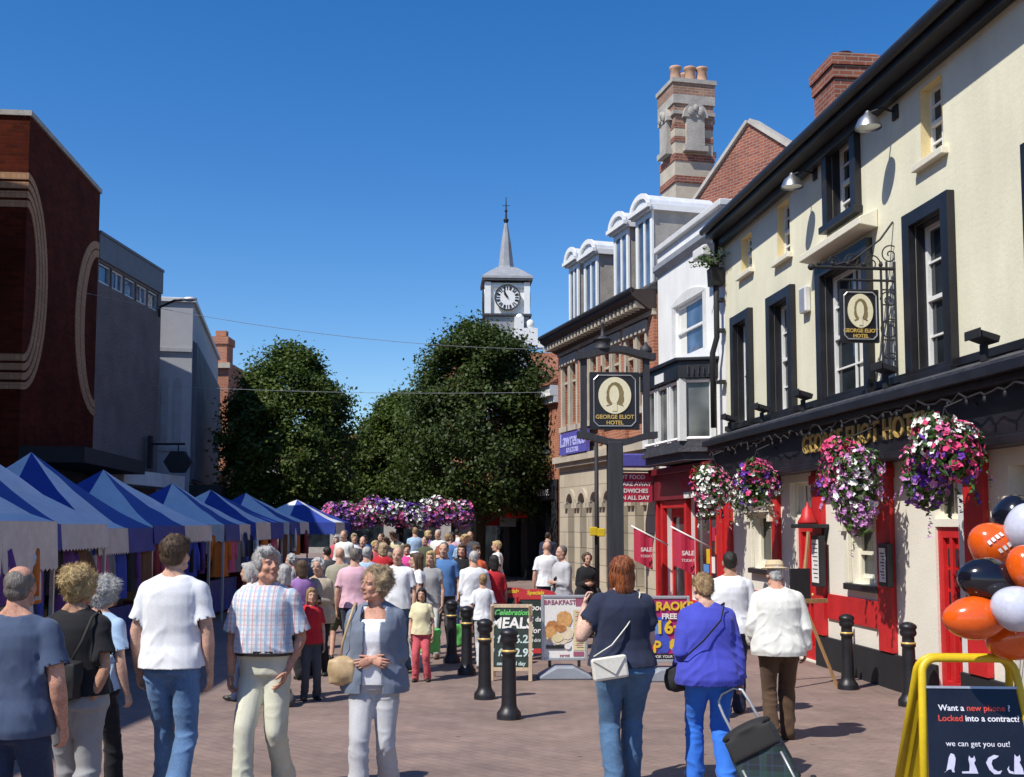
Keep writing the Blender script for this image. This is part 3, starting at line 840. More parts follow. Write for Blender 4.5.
m.build('shaft', [MAT[k] for k in names], tc)
for rz in (0, R(90), R(180), R(-90)):
    m = MB()
    m.box(-.26, .26, W + .003, W + .14, zt - 1.9, zt - 1.1); m.box(-.34, .34, W + .003, W + .2, zt - 2.05, zt - 1.9)
    arc = [(.36 * math.cos(math.pi * i / 12), W + .003, zt - 1.1 + .42 * math.sin(math.pi * i / 12)) for i in range(13)]
    m.prism(arc, (0, .16, 0)); m.ell((-.14, W + .18, zt - .95), (.1, .05, .13)); m.ell((.14, W + .18, zt - .95), (.1, .05, .13)); m.ell((0, W + .18, zt - .85), (.08, .06, .1))
    o = m.build('niche', MAT['stonegrey'], tc); o.rotation_euler = (0, 0, rz)
for x, y in ((-.40, .1), (.05, .05), (.42, .0), (.1, .5)):
    m = MB(); m.lathe([(.17, 0), (.19, .06), (.155, .12), (.14, .4), (.17, .44), (.17, .5), (.12, .5), (.11, .3)], (x * .9, y - .25, zt + .0), 12, capt=False); m.build('chimney_pot', MAT['pot'], tc, True)

# ------------------------------------------------------------------ red Victorian building with dormers
RED = Fac((3.34, 25.06), (3.34 - .277 * 6.9, 25.06 + .9608 * 6.9))
red = RED.root('bank_building', 'red brick building with arched stone ground floor, heavy cornice and white dormers', 'building')
RL = RED.L
EV = 7.2
rops = []
# upper windows: narrow pairs with stone surrounds
ups = []
for k in range(4):
    uc = RL - .95 - k * 1.62
    for s in (-.34, .34): ups.append((uc + s - .24, uc + s + .24, 4.75, 6.3))
arches = []
for k in range(6):
    uc = RL - 1.0 - k * .98; arches.append((uc - .27, uc + .27, .3, 2.75))
mb = MB(); wall(mb, 0, RL, 3.95, EV, ups, rv=.25); shell(mb, 0, RL, -8, 0, -.8, EV); mb.build('wall', MAT['brick_bright'], red)
mb = MB(); wall(mb, 0, RL, -.8, 3.95, arches, y=.06, rv=.4)
for a, b, c, d in arches:   # arched heads fill the corners of each opening
    r_ = (b - a) / 2; uc = (a + b) / 2; zc = d - r_
    for sg in (-1, 1):
        pts = [(uc + sg * r_, .058, d)] + [(uc + sg * r_ * math.cos(t * math.pi / 16), .058, zc + r_ * math.sin(t * math.pi / 16)) for t in range(9)]
        mb.prism(pts, (0, -.3, 0))
mb.box(-.01, .06, -.4, .059, -.8, 3.95)
gw = mb.build('ground_storey', MAT['ashlar'], red)
for a, b, c, d in arches: MB().box(a - .02, b + .02, -.34, -.3, c - .1, d + .02).build('window', MAT['glass'], red)
mb = MB()
for a, b, c, d in arches:
    r_ = (b - a) / 2; uc = (a + b) / 2; zc = d - r_
    for k in range(12):
        t0, t1 = math.pi * k / 12, math.pi * (k + 1) / 12
        f = lambda t, e: (uc + (r_ + e) * math.cos(t), .063, zc + (r_ + e) * math.sin(t))
        mb.prism([f(t0, .0), f(t0, .13), f(t1, .13), f(t1, .0)], (0, .06, 0))
    for sg in (-1, 1): mb.box(uc + sg * .37 - .09, uc + sg * .37 + .09, .062, .16, zc - .14, zc)
mb.box(0, RL, .062, .2, 3.5, 3.62); mb.box(0, RL, .062, .28, 3.622, 3.8)
mb.build('arch_moulding', MAT['stone'], gw)
mb = MB()
for a, b, c, d in ups:
    mb.box(a - .12, a, .003, .1, c - .1, d + .1); mb.box(b, b + .12, .003, .1, c - .1, d + .1); mb.box(a - .14, b + .14, .003, .14, d + .102, d + .36); mb.box(a - .14, b + .14, .003, .16, c - .25, c - .102)
    mb.box(a, b, -.05, .03, d - .42, d - .36)
mb.box(0, RL, .003, .12, 6.72, 6.86)
mb.build('dressing', MAT['stone'], red)
for a, b, c, d in ups: window(red, (a, b, c, d), MAT['dirtywhite'], MAT['glass'], 1, 2, y=-.2)
mb = MB()
for u_ in (RL - .14, RL - 1.76, RL - 3.38, RL - 5.0, .16): mb.box(u_ - .13, u_ + .13, .003, .09, 3.96, 7.0)
mb.build('brick_pier', MAT['brick_bright'], red)
mb = MB()
mb.prism([(0, .003, EV - .42), (0, .22, EV - .34), (0, .62, EV - .06), (0, .62, EV + .08), (0, .003, EV + .12)], (RL + .1, 0, 0)); cn = mb.build('cornice', M('cornice_brown', (.035, .022, .02), .7, var=.3), red)
mb = MB(); mb.tube([(0, .62, EV + .06), (RL + .1, .62, EV + .06)], .07, 8); mb.build('gutter', MAT['blackmatt'], cn)
mb = MB(); k = .1
while k < RL: mb.box(k, k + .1, .2, .5, EV - .32, EV - .16); k += .26
mb.build('dentils', MAT['stone'], cn)
mb = MB(); mb.prism([(0, .3, EV + .1), (0, -1.6, EV + 1.35), (0, -8, EV + 1.4), (0, -8, EV)], (RL, 0, 0)); mb.build('roof', MAT['roofslate'], red)
def dormer(uc, wd, y0, zb, h):
    m = MB(); dpt = 1.6
    m.box(uc - wd / 2, uc + wd / 2, y0 - dpt, y0 - .02, zb, zb + h)
    d = m.build('dormer', MAT['stonegrey'], red)
    m = MB(); zt = zb + h
    m.box(uc - wd / 2 - .02, uc - wd / 2 + .12, y0 - .019, y0 + .03, zb, zt); m.box(uc + wd / 2 - .12, uc + wd / 2 + .02, y0 - .019, y0 + .03, zb, zt)
    m.box(uc - .05, uc + .05, y0 - .019, y0 + .02, zb, zt - .1); m.box(uc - wd / 2 + .12, uc + wd / 2 - .12, y0 - .019, y0 + .028, zt - .14, zt); m.box(uc - wd / 2 + .12, uc + wd / 2 - .12, y0 - .019, y0 + .028, zb, zb + .12)
    m.box(uc - wd / 2 - .1, uc + wd / 2 + .1, y0 - dpt, y0 + .12, zt + .001, zt + .14)
    fr = m.build('window_frame', MAT['white'], d)
    MB().box(uc - wd / 2 + .12, uc + wd / 2 - .12, y0 - .018, y0 - .008, zb + .12, zt - .14).build('pane', MAT['blueglass'], fr) if False else None
    MB().box(uc - wd / 2 + .12, uc + wd / 2 - .12, y0 - .018, y0 - .008, zb + .12, zt - .14).build('window_pane', MAT['blueglass'], d)
    m = MB(); n = 10; rr = wd / 2 + .08
    arc = [(uc + rr * math.cos(math.pi * i / n), y0 + .1, zt + .142 + .34 * math.sin(math.pi * i / n)) for i in range(n + 1)]
    m.prism(arc, (0, -dpt - .1, 0)); m.build('dormer_roof', MAT['leadwhite'], d)
    m = MB(); 
    for i in range(n):
        t0, t1 = math.pi * i / n, math.pi * (i + 1) / n
        f = lambda t, e: (uc + (rr + e) * math.cos(t), y0 + .102, zt + .142 + (.34 + e) * math.sin(t))
        m.prism([f(t0, -.1), f(t0, .03), f(t1, .03), f(t1, -.1)], (0, .06, 0))
    m.box(uc - wd / 2 - .14, uc + wd / 2 + .14, y0 + .102, y0 + .2, zt + .05, zt + .15)
    m.build('pediment', MAT['white'], d)
for (xa, xb, yt, yb) in ((570, 579, 262, 312), (585, 598, 254, 306), (615, 629, 227, 290), (637, 653, 210, 275)):
    o = RED.rect(xa, xb, yt, yb, -.35, 'r')
    dormer((o[0] + o[1]) / 2, max(.75, o[1] - o[0]), -.35, EV + .15, max(1.0, o[3] - EV - .15))
# purple sign at the corner
a = RED.uz(563, 447, .2)[0]; b = RED.uz(590, 447, .2)[0]
ps = empty('shop_sign', RED.w((a + b) / 2, .21, 4.12), RED.rz, 'blue violet lettered sign at the corner of the red brick building', 'sign')
MB().box(-abs(a - b) / 2, abs(a - b) / 2, 0, .1, -.3, .3).build('board', MAT['purple_sign'], ps)
m = MB(); m.text('Lawrence', .52, TXT_OUT(0, .104, .08), bold=.008, depth=.01, sx=1.); m.text('SOLICITORS', .18, TXT_OUT(0, .104, -.2), bold=.004)
m.build('lettering', M('pale_violet', (.45, .45, .75), .5), ps)

# ------------------------------------------------------------------ brick shop beyond, with tiled roof
SHP = Fac((1.55, 36.6), (-2.2, 46.0))
shp = SHP.root('corner_shop', 'small red brick shop with a clay tiled roof and black shopfront beyond the trees', 'shop')
SL = SHP.L
so = [(.5, 2.6, .3, 2.7), (3.2, 4.3, -.3, 2.7), (4.9, 8.5, .3, 2.7)]
uo = [(.8, 1.9, 4.4, 5.9), (3.4, 4.5, 4.4, 5.9), (6.2, 7.3, 4.4, 5.9)]
mb = MB(); wall(mb, 0, SL, 3.4, 6.6, uo); shell(mb, 0, SL, -7, 0, -.8, 6.6); mb.build('wall', MAT['brick_bright'], shp)
mb = MB(); wall(mb, 0, SL, -.8, 3.4, so, y=.05, rv=.4); fr = mb.build('shopfront', MAT['blackmatt'], shp)
for o in so: MB().box(o[0], o[1], -.34, -.3, o[2], o[3]).build('shop_window', MAT['glass'], shp)
for o in uo: window(shp, o, MAT['white'], MAT['glass'], 2, 2, sill=.1, sill_m=MAT['white'])
mb = MB(); mb.box(0, SL, .003, .3, 6.2, 6.6); mb.box(0, SL, .003, .16, 5.98, 6.19); mb.build('cornice', MAT['white'], shp)
mb = MB(); mb.prism([(0, .4, 6.55), (0, -3.5, 8.9), (0, -7.4, 6.55)], (SL, 0, 0)); mb.build('roof', MAT['rooftile'], shp)
mb = MB(); mb.box(.2, 2.2, .052, .12, 2.75, 3.2); mb.build('signboard', MAT['black'], fr)
mb = MB(); mb.text('CAFE BAR', .3, TXT_OUT(1.2, .123, 2.97), bold=.004); mb.build('lettering', MAT['dirtywhite'], fr)
for (px, py, wd_, hh, mm, lab) in ((518, 510, .9, .55, 'red', 'small red hanging sign over the black shopfront beyond the trees'), (491, 519, .8, .5, 'redcloth', 'orange red shop sign left of the black shopfront under the trees'), (507, 514, .6, .9, 'plastic_grey', 'grey hanging banner on the black shopfront under the trees')):
    u, z = SHP.uz(px, py, .6)
    r = empty('hanging_sign', SHP.w(u, .06, z), SHP.rz, lab, 'sign'); MB().box(-.03, .03, .2, .2 + wd_, -hh / 2, hh / 2).build('board', MAT[mm], r, bevel=.01); MB().cyl((0, 0, hh / 2 + .05), (0, .2 + wd_, hh / 2 + .05), .03).build('bracket', MAT['blackmatt'], r)

# ------------------------------------------------------------------ clock tower
TQ = at(506, 320, 60.0); s = 60 / 1100
ct = empty('clock_tower', (TQ.x, TQ.y, 0), R(4), 'white wooden clock turret with a grey lead spire', 'clock tower')
Z = lambda py: at(506, py, 60).z
hw = 19.5 * s
m = MB(); m.box(-hw, hw, -hw, hw, Z(318), Z(287))
for x in (-1, 1):
    for y in (-1, 1): m.box(x * hw - .16, x * hw + .16, y * hw - .16, y * hw + .16, Z(318), Z(287))
m.box(-hw - .12, hw + .12, -hw - .12, hw + .12, Z(292), Z(289.5))
m.build('clock_stage', MAT['white'], ct)
m = MB(); m.box(-hw - .25, hw + .25, -hw - .25, hw + .25, Z(320), Z(318)); m.box(-hw - .3, hw + .3, -hw - .3, hw + .3, Z(285.5), Z(283.5)); m.build('moulding', MAT['slate'], ct)
def sqloft(mb, prof, n=4, rot=45):
    v = []; f = []
    for r_, z in prof:
        for k in range(n): a = math.radians(rot + 360 * k / n); v.append((r_ * math.cos(a), r_ * math.sin(a), z))
    for i in range(len(prof) - 1):
        for k in range(n): k2 = (k + 1) % n; f.append((i * n + k, i * n + k2, (i + 1) * n + k2, (i + 1) * n + k))
    f.append(tuple(range(n - 1, -1, -1))); f.append(tuple((len(prof) - 1) * n + k for k in range(n)))
    mb.add(v, f)
m = MB(); r2 = math.sqrt(2)
sqloft(m, [((hw + .32) * r2, Z(283.4)), ((hw + .3) * r2, Z(281)), (hw * .82 * r2, Z(274)), (hw * .55 * r2, Z(270)), (hw * .42 * r2, Z(269))])
m.build('roof', MAT['lead'], ct)
m = MB(); sqloft(m, [(9.5 * s, Z(270)), (8.2 * s, Z(267)), (6 * s, Z(250)), (5.2 * s, Z(243)), (2.2 * s, Z(226)), (1.2 * s, Z(222))], 8, 22.5); m.build('spire', MAT['lead'], ct)
m = MB(); m.lathe([(.06, Z(224)), (.12, Z(222)), (.16, Z(220)), (.06, Z(218)), (.05, Z(212)), (.1, Z(211)), (.04, Z(209)), (.02, Z(197))], (0, 0, 0), 8); m.box(-.2, .2, -.01, .01, Z(206), Z(205.4)); m.build('finial', MAT['blackmatt'], ct)
for k, rz in enumerate((0, R(90), R(-90))):
    m = MB(); cz = Z(302); rr = 12.3 * s
    m.prism([(rr * math.cos(2 * math.pi * i / 32), -hw - .18, cz + rr * math.sin(2 * math.pi * i / 32)) for i in range(32)], (0, .16, 0))
    cf = m.build('clock_face', MAT['white'], ct); cf.rotation_euler = (0, 0, rz)
    m = MB()
    for i in range(32):
        t0, t1 = 2 * math.pi * i / 32, 2 * math.pi * (i + 1) / 32
        f = lambda t, q: (q * math.cos(t), -hw - .183, cz + q * math.sin(t))
        m.prism([f(t0, rr * .97), f(t0, rr * 1.06), f(t1, rr * 1.06), f(t1, rr * .97)], (0, -.05, 0))
    for i in range(12):
        t = math.pi * i / 6; dx, dz = math.sin(t), math.cos(t); px_, pz_ = dz, -dx
        for off in ((-.06, .06) if i % 3 else (-.1, 0, .1)):
            p0 = Vector((dx * rr * .62 + px_ * off * 1.2, -hw - .184, cz + dz * rr * .62 + pz_ * off * 1.2)); p1 = Vector((dx * rr * .9 + px_ * off * 1.5, -hw - .184, cz + dz * rr * .9 + pz_ * off * 1.5))
            m.tube([p0, p1], .03, 4)
    for ang, ln, wd_ in ((-28, .62, .045), (-35, .42, .06)):
        t = R(ang); m.tube([(0, -hw - .2, cz), (math.sin(t) * rr * ln, -hw - .2, cz + math.cos(t) * rr * ln)], wd_, 4)
    m.build('numerals_and_hands', MAT['blackmatt'], cf)
m = MB(); m.box(-hw - .1, hw + .1, -hw - .1, hw + .1, 6, Z(320.5)); m.build('base', MAT['lead'], ct)
m = MB()
m.box(hw * .35, hw * .8, -hw - .6, -hw - .12, Z(345), Z(322)); m.box(hw * .8, hw * 1.5, -hw - .6, -hw - .12, Z(350), Z(333)); m.ell((hw * 1.15, -hw - .36, Z(329)), (.22, .2, .28)); m.ell((hw * .6, -hw - .36, Z(322)), (.2, .2, .2))
m.box(hw * 1.5, hw * 1.8, -hw - .6, -hw - .12, Z(352), Z(342))
m.build('scroll_gable', MAT['white'], ct)
m = MB(); m.prism([(-3.5, -hw - .1, 7), (-3.5, 4, 12), (-3.5, 8, 7)], (8, 0, 0)); m.build('roof_slope', MAT['rooftile'], ct)

# ------------------------------------------------------------------ far end of the street
FAR = Fac((14, 74), (-24, 74))
FAR = Fac((-24, 74), (14, 74)); FAR = Fac((14, 74), (-24, 74))
far = FAR.root('terrace', 'low pale row of shops closing the far end of the street', 'shop row')
fo = []; k = 1.
while k < FAR.L - 3: fo += [(k, k + 2.6, .4, 2.7), (k + .5, k + 1.6, 4.0, 5.4)]; k += 3.6
mb = MB(); wall(mb, 0, FAR.L, -.8, 6.2, fo, rv=.3); shell(mb, 0, FAR.L, -8, 0, -.8, 6.2); mb.build('wall', MAT['stonegrey'], far)
for o in fo: MB().box(o[0], o[1], -.25, -.2, o[2], o[3]).build('window', MAT['glass'], far)
mb = MB(); mb.prism([(0, .3, 6.1), (0, -4, 8.4), (0, -8.3, 6.1)], (FAR.L, 0, 0)); mb.build('roof', MAT['rooftile'], far)
# ------------------------------------------------------------------ left side buildings
LB = Fac((at(97, 300, 29.8).x, 29.8), (at(25.5, 250, 24.0).x, 24.0))
lb = LB.root('brick_store', 'dark brick block with pale curved brick bands on the left', 'building')
BH = LB.uz(40, 125)[1]; BH = LB.uz(26, 111.5)[1]
ua, za = LB.uz(30, 169), 0
zt, zbm = LB.uz(26, 169)[1], LB.uz(26, 393)[1]
mb = MB(); wall(mb, 0, LB.L, -.8, BH); shell(mb, 0, LB.L, -12, 0, -.8, BH); mb.build('wall', MAT['brick_dark'], lb)
mb = MB(); mb.box(-.02, LB.L + .05, -12, .05, BH + .002, BH + .12); mb.build('coping', MAT['stonegrey'], lb)
def ring(uc, sgn, a_o, a_i, zc, b_o, b_i, n=28, k=4):
    m = MB()
    for j in range(k):
        e0 = j / k + .02; e1 = (j + 1) / k - .05
        for i in range(n):
            t0, t1 = -math.pi / 2 + math.pi * i / n, -math.pi / 2 + math.pi * (i + 1) / n
            def f(t, e): return (uc + sgn * (a_i + (a_o - a_i) * e) * math.cos(t), .003, zc + (b_i + (b_o - b_i) * e) * math.sin(t))
            m.prism([f(t0, e0), f(t0, e1), f(t1, e1), f(t1, e0)], (0, .022, 0))
    return m
zc = (zt + zbm) / 2; bo = (zt - zbm) / 2
ao = LB.L - LB.uz(47.5, 280)[0]; ai = LB.L - LB.uz(35.5, 280)[0]
bi = bo * .66
m = ring(LB.L, -1, ao, ai, zc, bo, bi)
# bands carried round onto the near end wall
for j in range(4):
    e0 = j / 4 + .02; e1 = (j + 1) / 4 - .05
    for s in (1, -1):
        m.box(LB.L + .003, LB.L + .025, -9, .025, zc + s * (bi + (bo - bi) * e0), zc + s * (bi + (bo - bi) * e1))
m.build('curved_band', MAT['brick_pale'], lb)
u2 = LB.uz(74, 320)[0]; u3 = LB.uz(84, 320)[0]
m = ring(0, 1, u2, u3 if u3 < u2 else u2 * .6, zc - .05, bo * .98, bo * .8, k=2); m.build('curved_band', MAT['brick_pale'], lb)
mb = MB(); mb.box(0, LB.L, .003, 1.4, 3.25, 3.6); mb.box(0, LB.L, .003, .05, -.8, 3.24); mb.build('shop_canopy', MAT['blackmatt'], lb)
# neighbour nearer the camera, mostly beyond the frame: it shades the stalls
NB = Fac((-11.7, 21.9), (-11.7, -4)); nb = NB.root('tall_store', 'tall brick store left of the stalls beyond the edge of the photo', 'building')
mb = MB(); wall(mb, 0, NB.L, -.8, 13.4, [(k * 3.2 + .8, k * 3.2 + 3.2, 5.5, 7.5) for k in range(7)]); shell(mb, 0, NB.L, -12, 0, -.8, 13.4); mb.build('wall', MAT['brick_dark'], nb)
for k in range(7): window(nb, (k * 3.2 + .8, k * 3.2 + 3.2, 5.5, 7.5), MAT['alu'], MAT['glass'], 3, 1, sash=False)

LG = Fac((at(160, 350, 34.6).x, 34.6), (LB.P0.x - .02, 29.82))
lg = LG.root('concrete_store', 'grey pebble dashed store with a strip of high windows', 'building')
GH = LG.uz(103, 236)[1]
z1, z0 = LG.uz(100, 262)[1], LG.uz(100, 282)[1]
ops = [(.25 + k * .9, .25 + k * .9 + .84, z0, z1) for k in range(5)]
mb = MB(); wall(mb, 0, LG.L, -.8, GH - .05, ops, rv=.15); shell(mb, 0, LG.L, -12, 0, -.8, GH - .05); mb.build('wall', MAT['pebble'], lg)
mb = MB(); wall(mb, 0, LG.L, z1 + .08, GH, y=.05, reveal=False)
for k in range(4): mb.box(k * 1.2 + .0, k * 1.2 + 1.185, .003, .052, z1 + .08, GH)
mb.box(-.01, LG.L, -.4, .08, GH + .002, GH + .08); mb.build('fascia_panel', M('dull_panel', (.11, .115, .135), .6, var=.12), lg)
for k, o in enumerate(ops): window(lg, o, MAT['dirtywhite'] if k % 2 else MAT['alu'], MAT['blueglass'], 1 + k % 2, 1, y=-.1, sash=False)
mb = MB(); mb.box(0, LG.L, .003, .9, 3.0, 3.4); mb.build('shop_canopy', MAT['dirtywhite'], lg)

# white rendered building projecting into the street
WX0 = at(160, 400, 36.2).x; WX1 = at(191, 400, 36.2).x
WH = at(185, 303, 36.2).z
LW = Fac((-13.2, 49.0), (WX1, 36.2))
lw = LW.root('white_building', 'pale rendered building with arched niches on its end and a dark ribbed street side', 'building')
mb = MB(); wall(mb, 0, LW.L, -.8, WH); shell(mb, 0, LW.L, -9, 0, -.8, WH); mb.build('wall', M('pale_render', (.40, .40, .42), .85, var=.08, vs=1.2), lw)
mb = MB(); k = .4
while k < LW.L - .5: mb.box(k, k + .28, .003, .14, 3.4, WH - 1.3); k += .55
mb.box(.2, LW.L - .25, .002, .06, 3.3, WH - 1.25); mb.build('ribbed_panel', M('dull_ribs', (.10, .105, .13), .6, var=.15), lw)
mb = MB(); mb.box(-.02, LW.L + .08, -6, .1, WH + .002, WH + .16); mb.build('coping', MAT['dirtywhite'], lw, bevel=.02)
mb = MB(); mb.box(0, LW.L, .003, 1.0, 2.7, 3.2); mb.build('shop_canopy', MAT['blackmatt'], lw)
mb = MB()
for k in range(3):
    y = -.42 - k * .42; x = LW.L
    pts = [(x + .003, y - .12, 4.6), (x + .003, y + .12, 4.6), (x + .003, y + .12, 6.6)] + [(x + .003, y + .12 * math.cos(math.pi * i / 8), 6.6 + .14 * math.sin(math.pi * i / 8)) for i in range(1, 8)] + [(x + .003, y - .12, 6.6)]
    mb.prism(pts, (.03, 0, 0))
mb.box(LW.L + .003, LW.L + .06, -1.7, -.1, 4.3, 4.42); mb.box(LW.L + .003, LW.L + .08, -1.7, -.0, 7.6, 7.72)
mb.build('niche', M('niche_grey', (.34, .34, .36), .85), lw)

OQ0, OQ1 = at(207, 400, 51), at(228, 400, 51)
LO = Fac((OQ1.x, 51), (OQ0.x - 6, 51))   # faces the camera
lo_ = LO.root('brick_house', 'narrow orange brick house with a tall chimney at the far left', 'house')
OH = at(215, 362, 51).z
mb = MB(); wall(mb, 0, LO.L, -.8, OH, [(.25, .8, 5.5, 7.0)]); shell(mb, 0, LO.L, -7, 0, -.8, OH); mb.build('wall', MAT['brick_bright'], lo_)
MB().box(.2, .85, -.16, -.1, 5.4, 7.1).build('window', MAT['glass'], lo_)
cz = at(215, 333, 51).z
mb = MB(); mb.box(.12, .78, -1.2, -.1, OH + .002, cz - .5); mb.box(.05, .85, -1.3, -.03, cz - .498, cz - .15); mb.box(.2, .7, -.6, -.2, cz - .148, cz + .15); mb.build('chimney', MAT['brick_bright'], lo_)
mb = MB(); mb.box(-.1, LO.L, .003, .2, OH - .3, OH - .05); mb.box(-.05, LO.L, .003, .15, 4.2, 4.4); mb.build('string_course', MAT['stone'], lo_)
# street lamp and hexagonal shop sign on the left walls
q = at(163, 303, 34); r = empty('street_lamp', (-11.1, 34.2, q.z), 0, 'grey street lamp on an arm at the corner of the pebble dashed store', 'street lamp')
MB().tube([(0, 0, -.4), (.0, 0, -.1), (.5, -.1, .1), (.9, -.15, .12)], .04, 8).build('arm', MAT['blackmatt'], r, True)
m = MB(); m.ell((1.0, -.17, .13), (.24, .11, .08)); m.build('lamp_head', MAT['alu'], r, True)
q = at(178, 462, 33.5); r = empty('hexagonal_sign', (-11.05, 33.5, q.z), 0, 'dark hexagonal sign hanging from an iron bracket on the left', 'sign')
m = MB(); m.prism([(q.x + 11.05 + .42 * math.cos(math.pi * i / 3), -.12, .5 * math.sin(math.pi * i / 3) * .75) for i in range(6)], (0, .24, 0)); m.build('board', MAT['blackmatt'], r, bevel=.02)
m = MB(); m.tube([(0, 0, .55), (q.x + 11.05 + .2, 0, .55)], .035, 8); m.tube([(q.x + 11.05, 0, .55), (q.x + 11.05, 0, .3)], .02, 6); m.box(-.05, .06, -.1, .1, -.2, .8); m.build('bracket', MAT['blackmatt'], r)

# thin wires across the street
def wire(p0, p1, sag, label):
    n = 16; pts = [p0.lerp(p1, i / n) + Vector((0, 0, -sag * 4 * (i / n) * (1 - i / n))) for i in range(n + 1)]
    o = MB().tube(pts, .007, 5).build('wire', MAT['lead']); tag(o, label, 'wire', 'wires strung across the street')
wire(Vector((-11.0, 28, at(70, 293, 28).z)), Vector((RED.w(6.5, .1, 0).x, RED.w(6.5, .1, 0).y, 6.9)), .35, 'thin pale wire from the brick block across to the red brick building')
wire(Vector((-11.0, 33.2, at(130, 385, 33.2).z)), Vector((1.2, 33.3, at(552, 392, 33.3).z)), .12, 'lower thin pale wire crossing in front of the trees')

# ------------------------------------------------------------------ market stalls
D('tent_blue', (.022, .05, .30), .6, var=.14, vs=2.5, bump=.25, bs=6)
D('tent_white', (.70, .72, .76), .6, var=.09, vs=2.5, bump=.25, bs=6)
D('tent_dirty', (.62, .58, .55), .65, var=.14, vs=3)
rs = random.Random(11)
def stall(X, Y, label, wd=3., dp=3., eave=2.05, apex=3.15, val=.38, turn=0., flip=0, rz=0., white=False):
    r = empty('market_stall', (X, Y, gz(Y)), rz, label, 'stall', 'blue and white market stalls along the left')
    hx, hy = wd / 2, dp / 2
    cor = [(-hx, -hy), (hx, -hy), (hx, hy), (-hx, hy)]
    c = MB(); v = MB(); n = 7
    def canopy_pt(p, t):   # p on the eave, t 0 eave .. 1 apex, sagging
        return Vector((p[0] * (1 - t), p[1] * (1 - t), eave + (apex - eave) * (t ** 1.22)))
    w8 = 0
    for k in range(4):
        a, b = Vector(cor[k]), Vector(cor[(k + 1) % 4]); mid = (a + b) / 2
        for (p, q) in ((a, mid), (mid, b)):
            c.mat((w8 + flip) % 2); v.mat((w8 + flip) % 2); w8 += 1
            for i in range(n):
                t0, t1 = i / n, (i + 1) / n
                if i < n - 1: c.quad(canopy_pt(p, t0), canopy_pt(q, t0), canopy_pt(q, t1), canopy_pt(p, t1))
                else: c.add([canopy_pt(p, t0), canopy_pt(q, t0), canopy_pt(q, 1)], [(0, 1, 2)])
            m_ = 14; nr = Vector((b.y - a.y, -(b.x - a.x), 0)).normalized()
            for i in range(m_):
                s0, s1 = i / m_, (i + 1) / m_
                p0, p1 = p.lerp(q, s0), p.lerp(q, s1)
                w0 = nr * (.02 + .018 * math.sin(s0 * 6 + k)); w1 = nr * (.02 + .018 * math.sin(s1 * 6 + k))
                dr = val - .03
                v.add([(p0.x + nr.x * .006, p0.y + nr.y * .006, eave + .012), (p1.x + nr.x * .006, p1.y + nr.y * .006, eave + .012), (p1.x + w1.x, p1.y + w1.y, eave - dr), ((p0.x + p1.x) / 2 + w0.x, (p0.y + p1.y) / 2 + w0.y, eave - dr - .035), (p0.x + w0.x, p0.y + w0.y, eave - dr)], [(0, 4, 3, 2, 1)])
    rr2 = random.Random(int(Y * 10)); ph_ = [rr2.uniform(0, 6) for _ in range(4)]
    c.v = [(x, y, z + .022 * math.sin(x * 5 + ph_[0]) * math.sin(y * 4.3 + ph_[1]) * min(1, (apex - z) * 3) * min(1, (z - eave) * 6) + .012 * math.sin(x * 11 + y * 9 + ph_[2]) * min(1, (z - eave) * 6)) for x, y, z in c.v]
    c.build('canopy', [MAT['tent_blue'], MAT['tent_white']] if not white else [MAT['tent_white'], MAT['tent_white']], r)
    v.build('valance', [MAT['tent_blue'], MAT['tent_dirty']] if not white else [MAT['tent_dirty'], MAT['tent_dirty']], r)
    for x, y in cor:
        m = MB(); m.box(x * .985 - .022, x * .985 + .022, y * .985 - .022, y * .985 + .022, -.1, eave - .005); m.build('pole', MAT['alu'], r)
    m = MB(); 
    for k in range(4):
        a, b = cor[k], cor[(k + 1) % 4]; m.tube([(a[0] * .97, a[1] * .97, eave - .06), (b[0] * .97, b[1] * .97, eave - .06)], .018, 6)
    m.build('frame', MAT['alu'], r)
    m = MB(); nn = 20    # hanging back sheet
    for i in range(nn):
        y0, y1 = -hy * .97 + dp * .97 * i / nn, -hy * .97 + dp * .97 * (i + 1) / nn
        m.quad((-hx + .04 + .03 * math.sin(i * 1.7), y0, .05), (-hx + .04 + .03 * math.sin(i * 1.7 + 1.7), y1, .05), (-hx + .04, y1, eave - .05), (-hx + .04, y0, eave - .05))
    m.build('back_sheet', MAT['tent_blue'], r)
    return r
STALLS = [(-6.75, 11.3, 'nearest market stall with a pale scalloped valance at the left edge', 0), (-7.35, 14.35, 'second market stall from the camera under a blue and white canopy', 0), (-7.4, 16.9, 'third market stall from the camera in the left row', 0),
          (-7.4, 19.9, 'fourth market stall from the camera beside the brick block', 0), (-7.6, 24.6, 'fifth market stall with a dark blue left slope rising in front of the pale building', 0),
          (-7.5, 27.4, 'sixth market stall from the camera in the left row', 0), (-7.4, 30.6, 'seventh market stall just before the leafy left tree', 0), (-6.75, 34.6, 'farthest market stall with a plain blue peak beside the flower display', 0)]
for i, (X, Y, l, fl) in enumerate(STALLS):
    stall(X, Y, l, val=(.55, .34, .38, .3, .36, .42, .33, .36)[i], apex=(3.2, 3.3, 3.2, 3.05, 2.92, 2.8, 2.76, 2.68)[i], eave=(2.05, 2.08, 2.02, 2.04, 1.98, 1.98, 1.95, 1.95)[i], dp=(3., 3., 2.7, 3.3, 3., 2.8, 3., 3.)[i], flip=(0, 0, 1, 0, 0, 1, 0, 1)[i], rz=R((2, -2, 1.5, -1, 2.5, -1.5, 1, -2)[i]), white=(i == 0))
D('buff_y', (.65, .45, .08), .6)
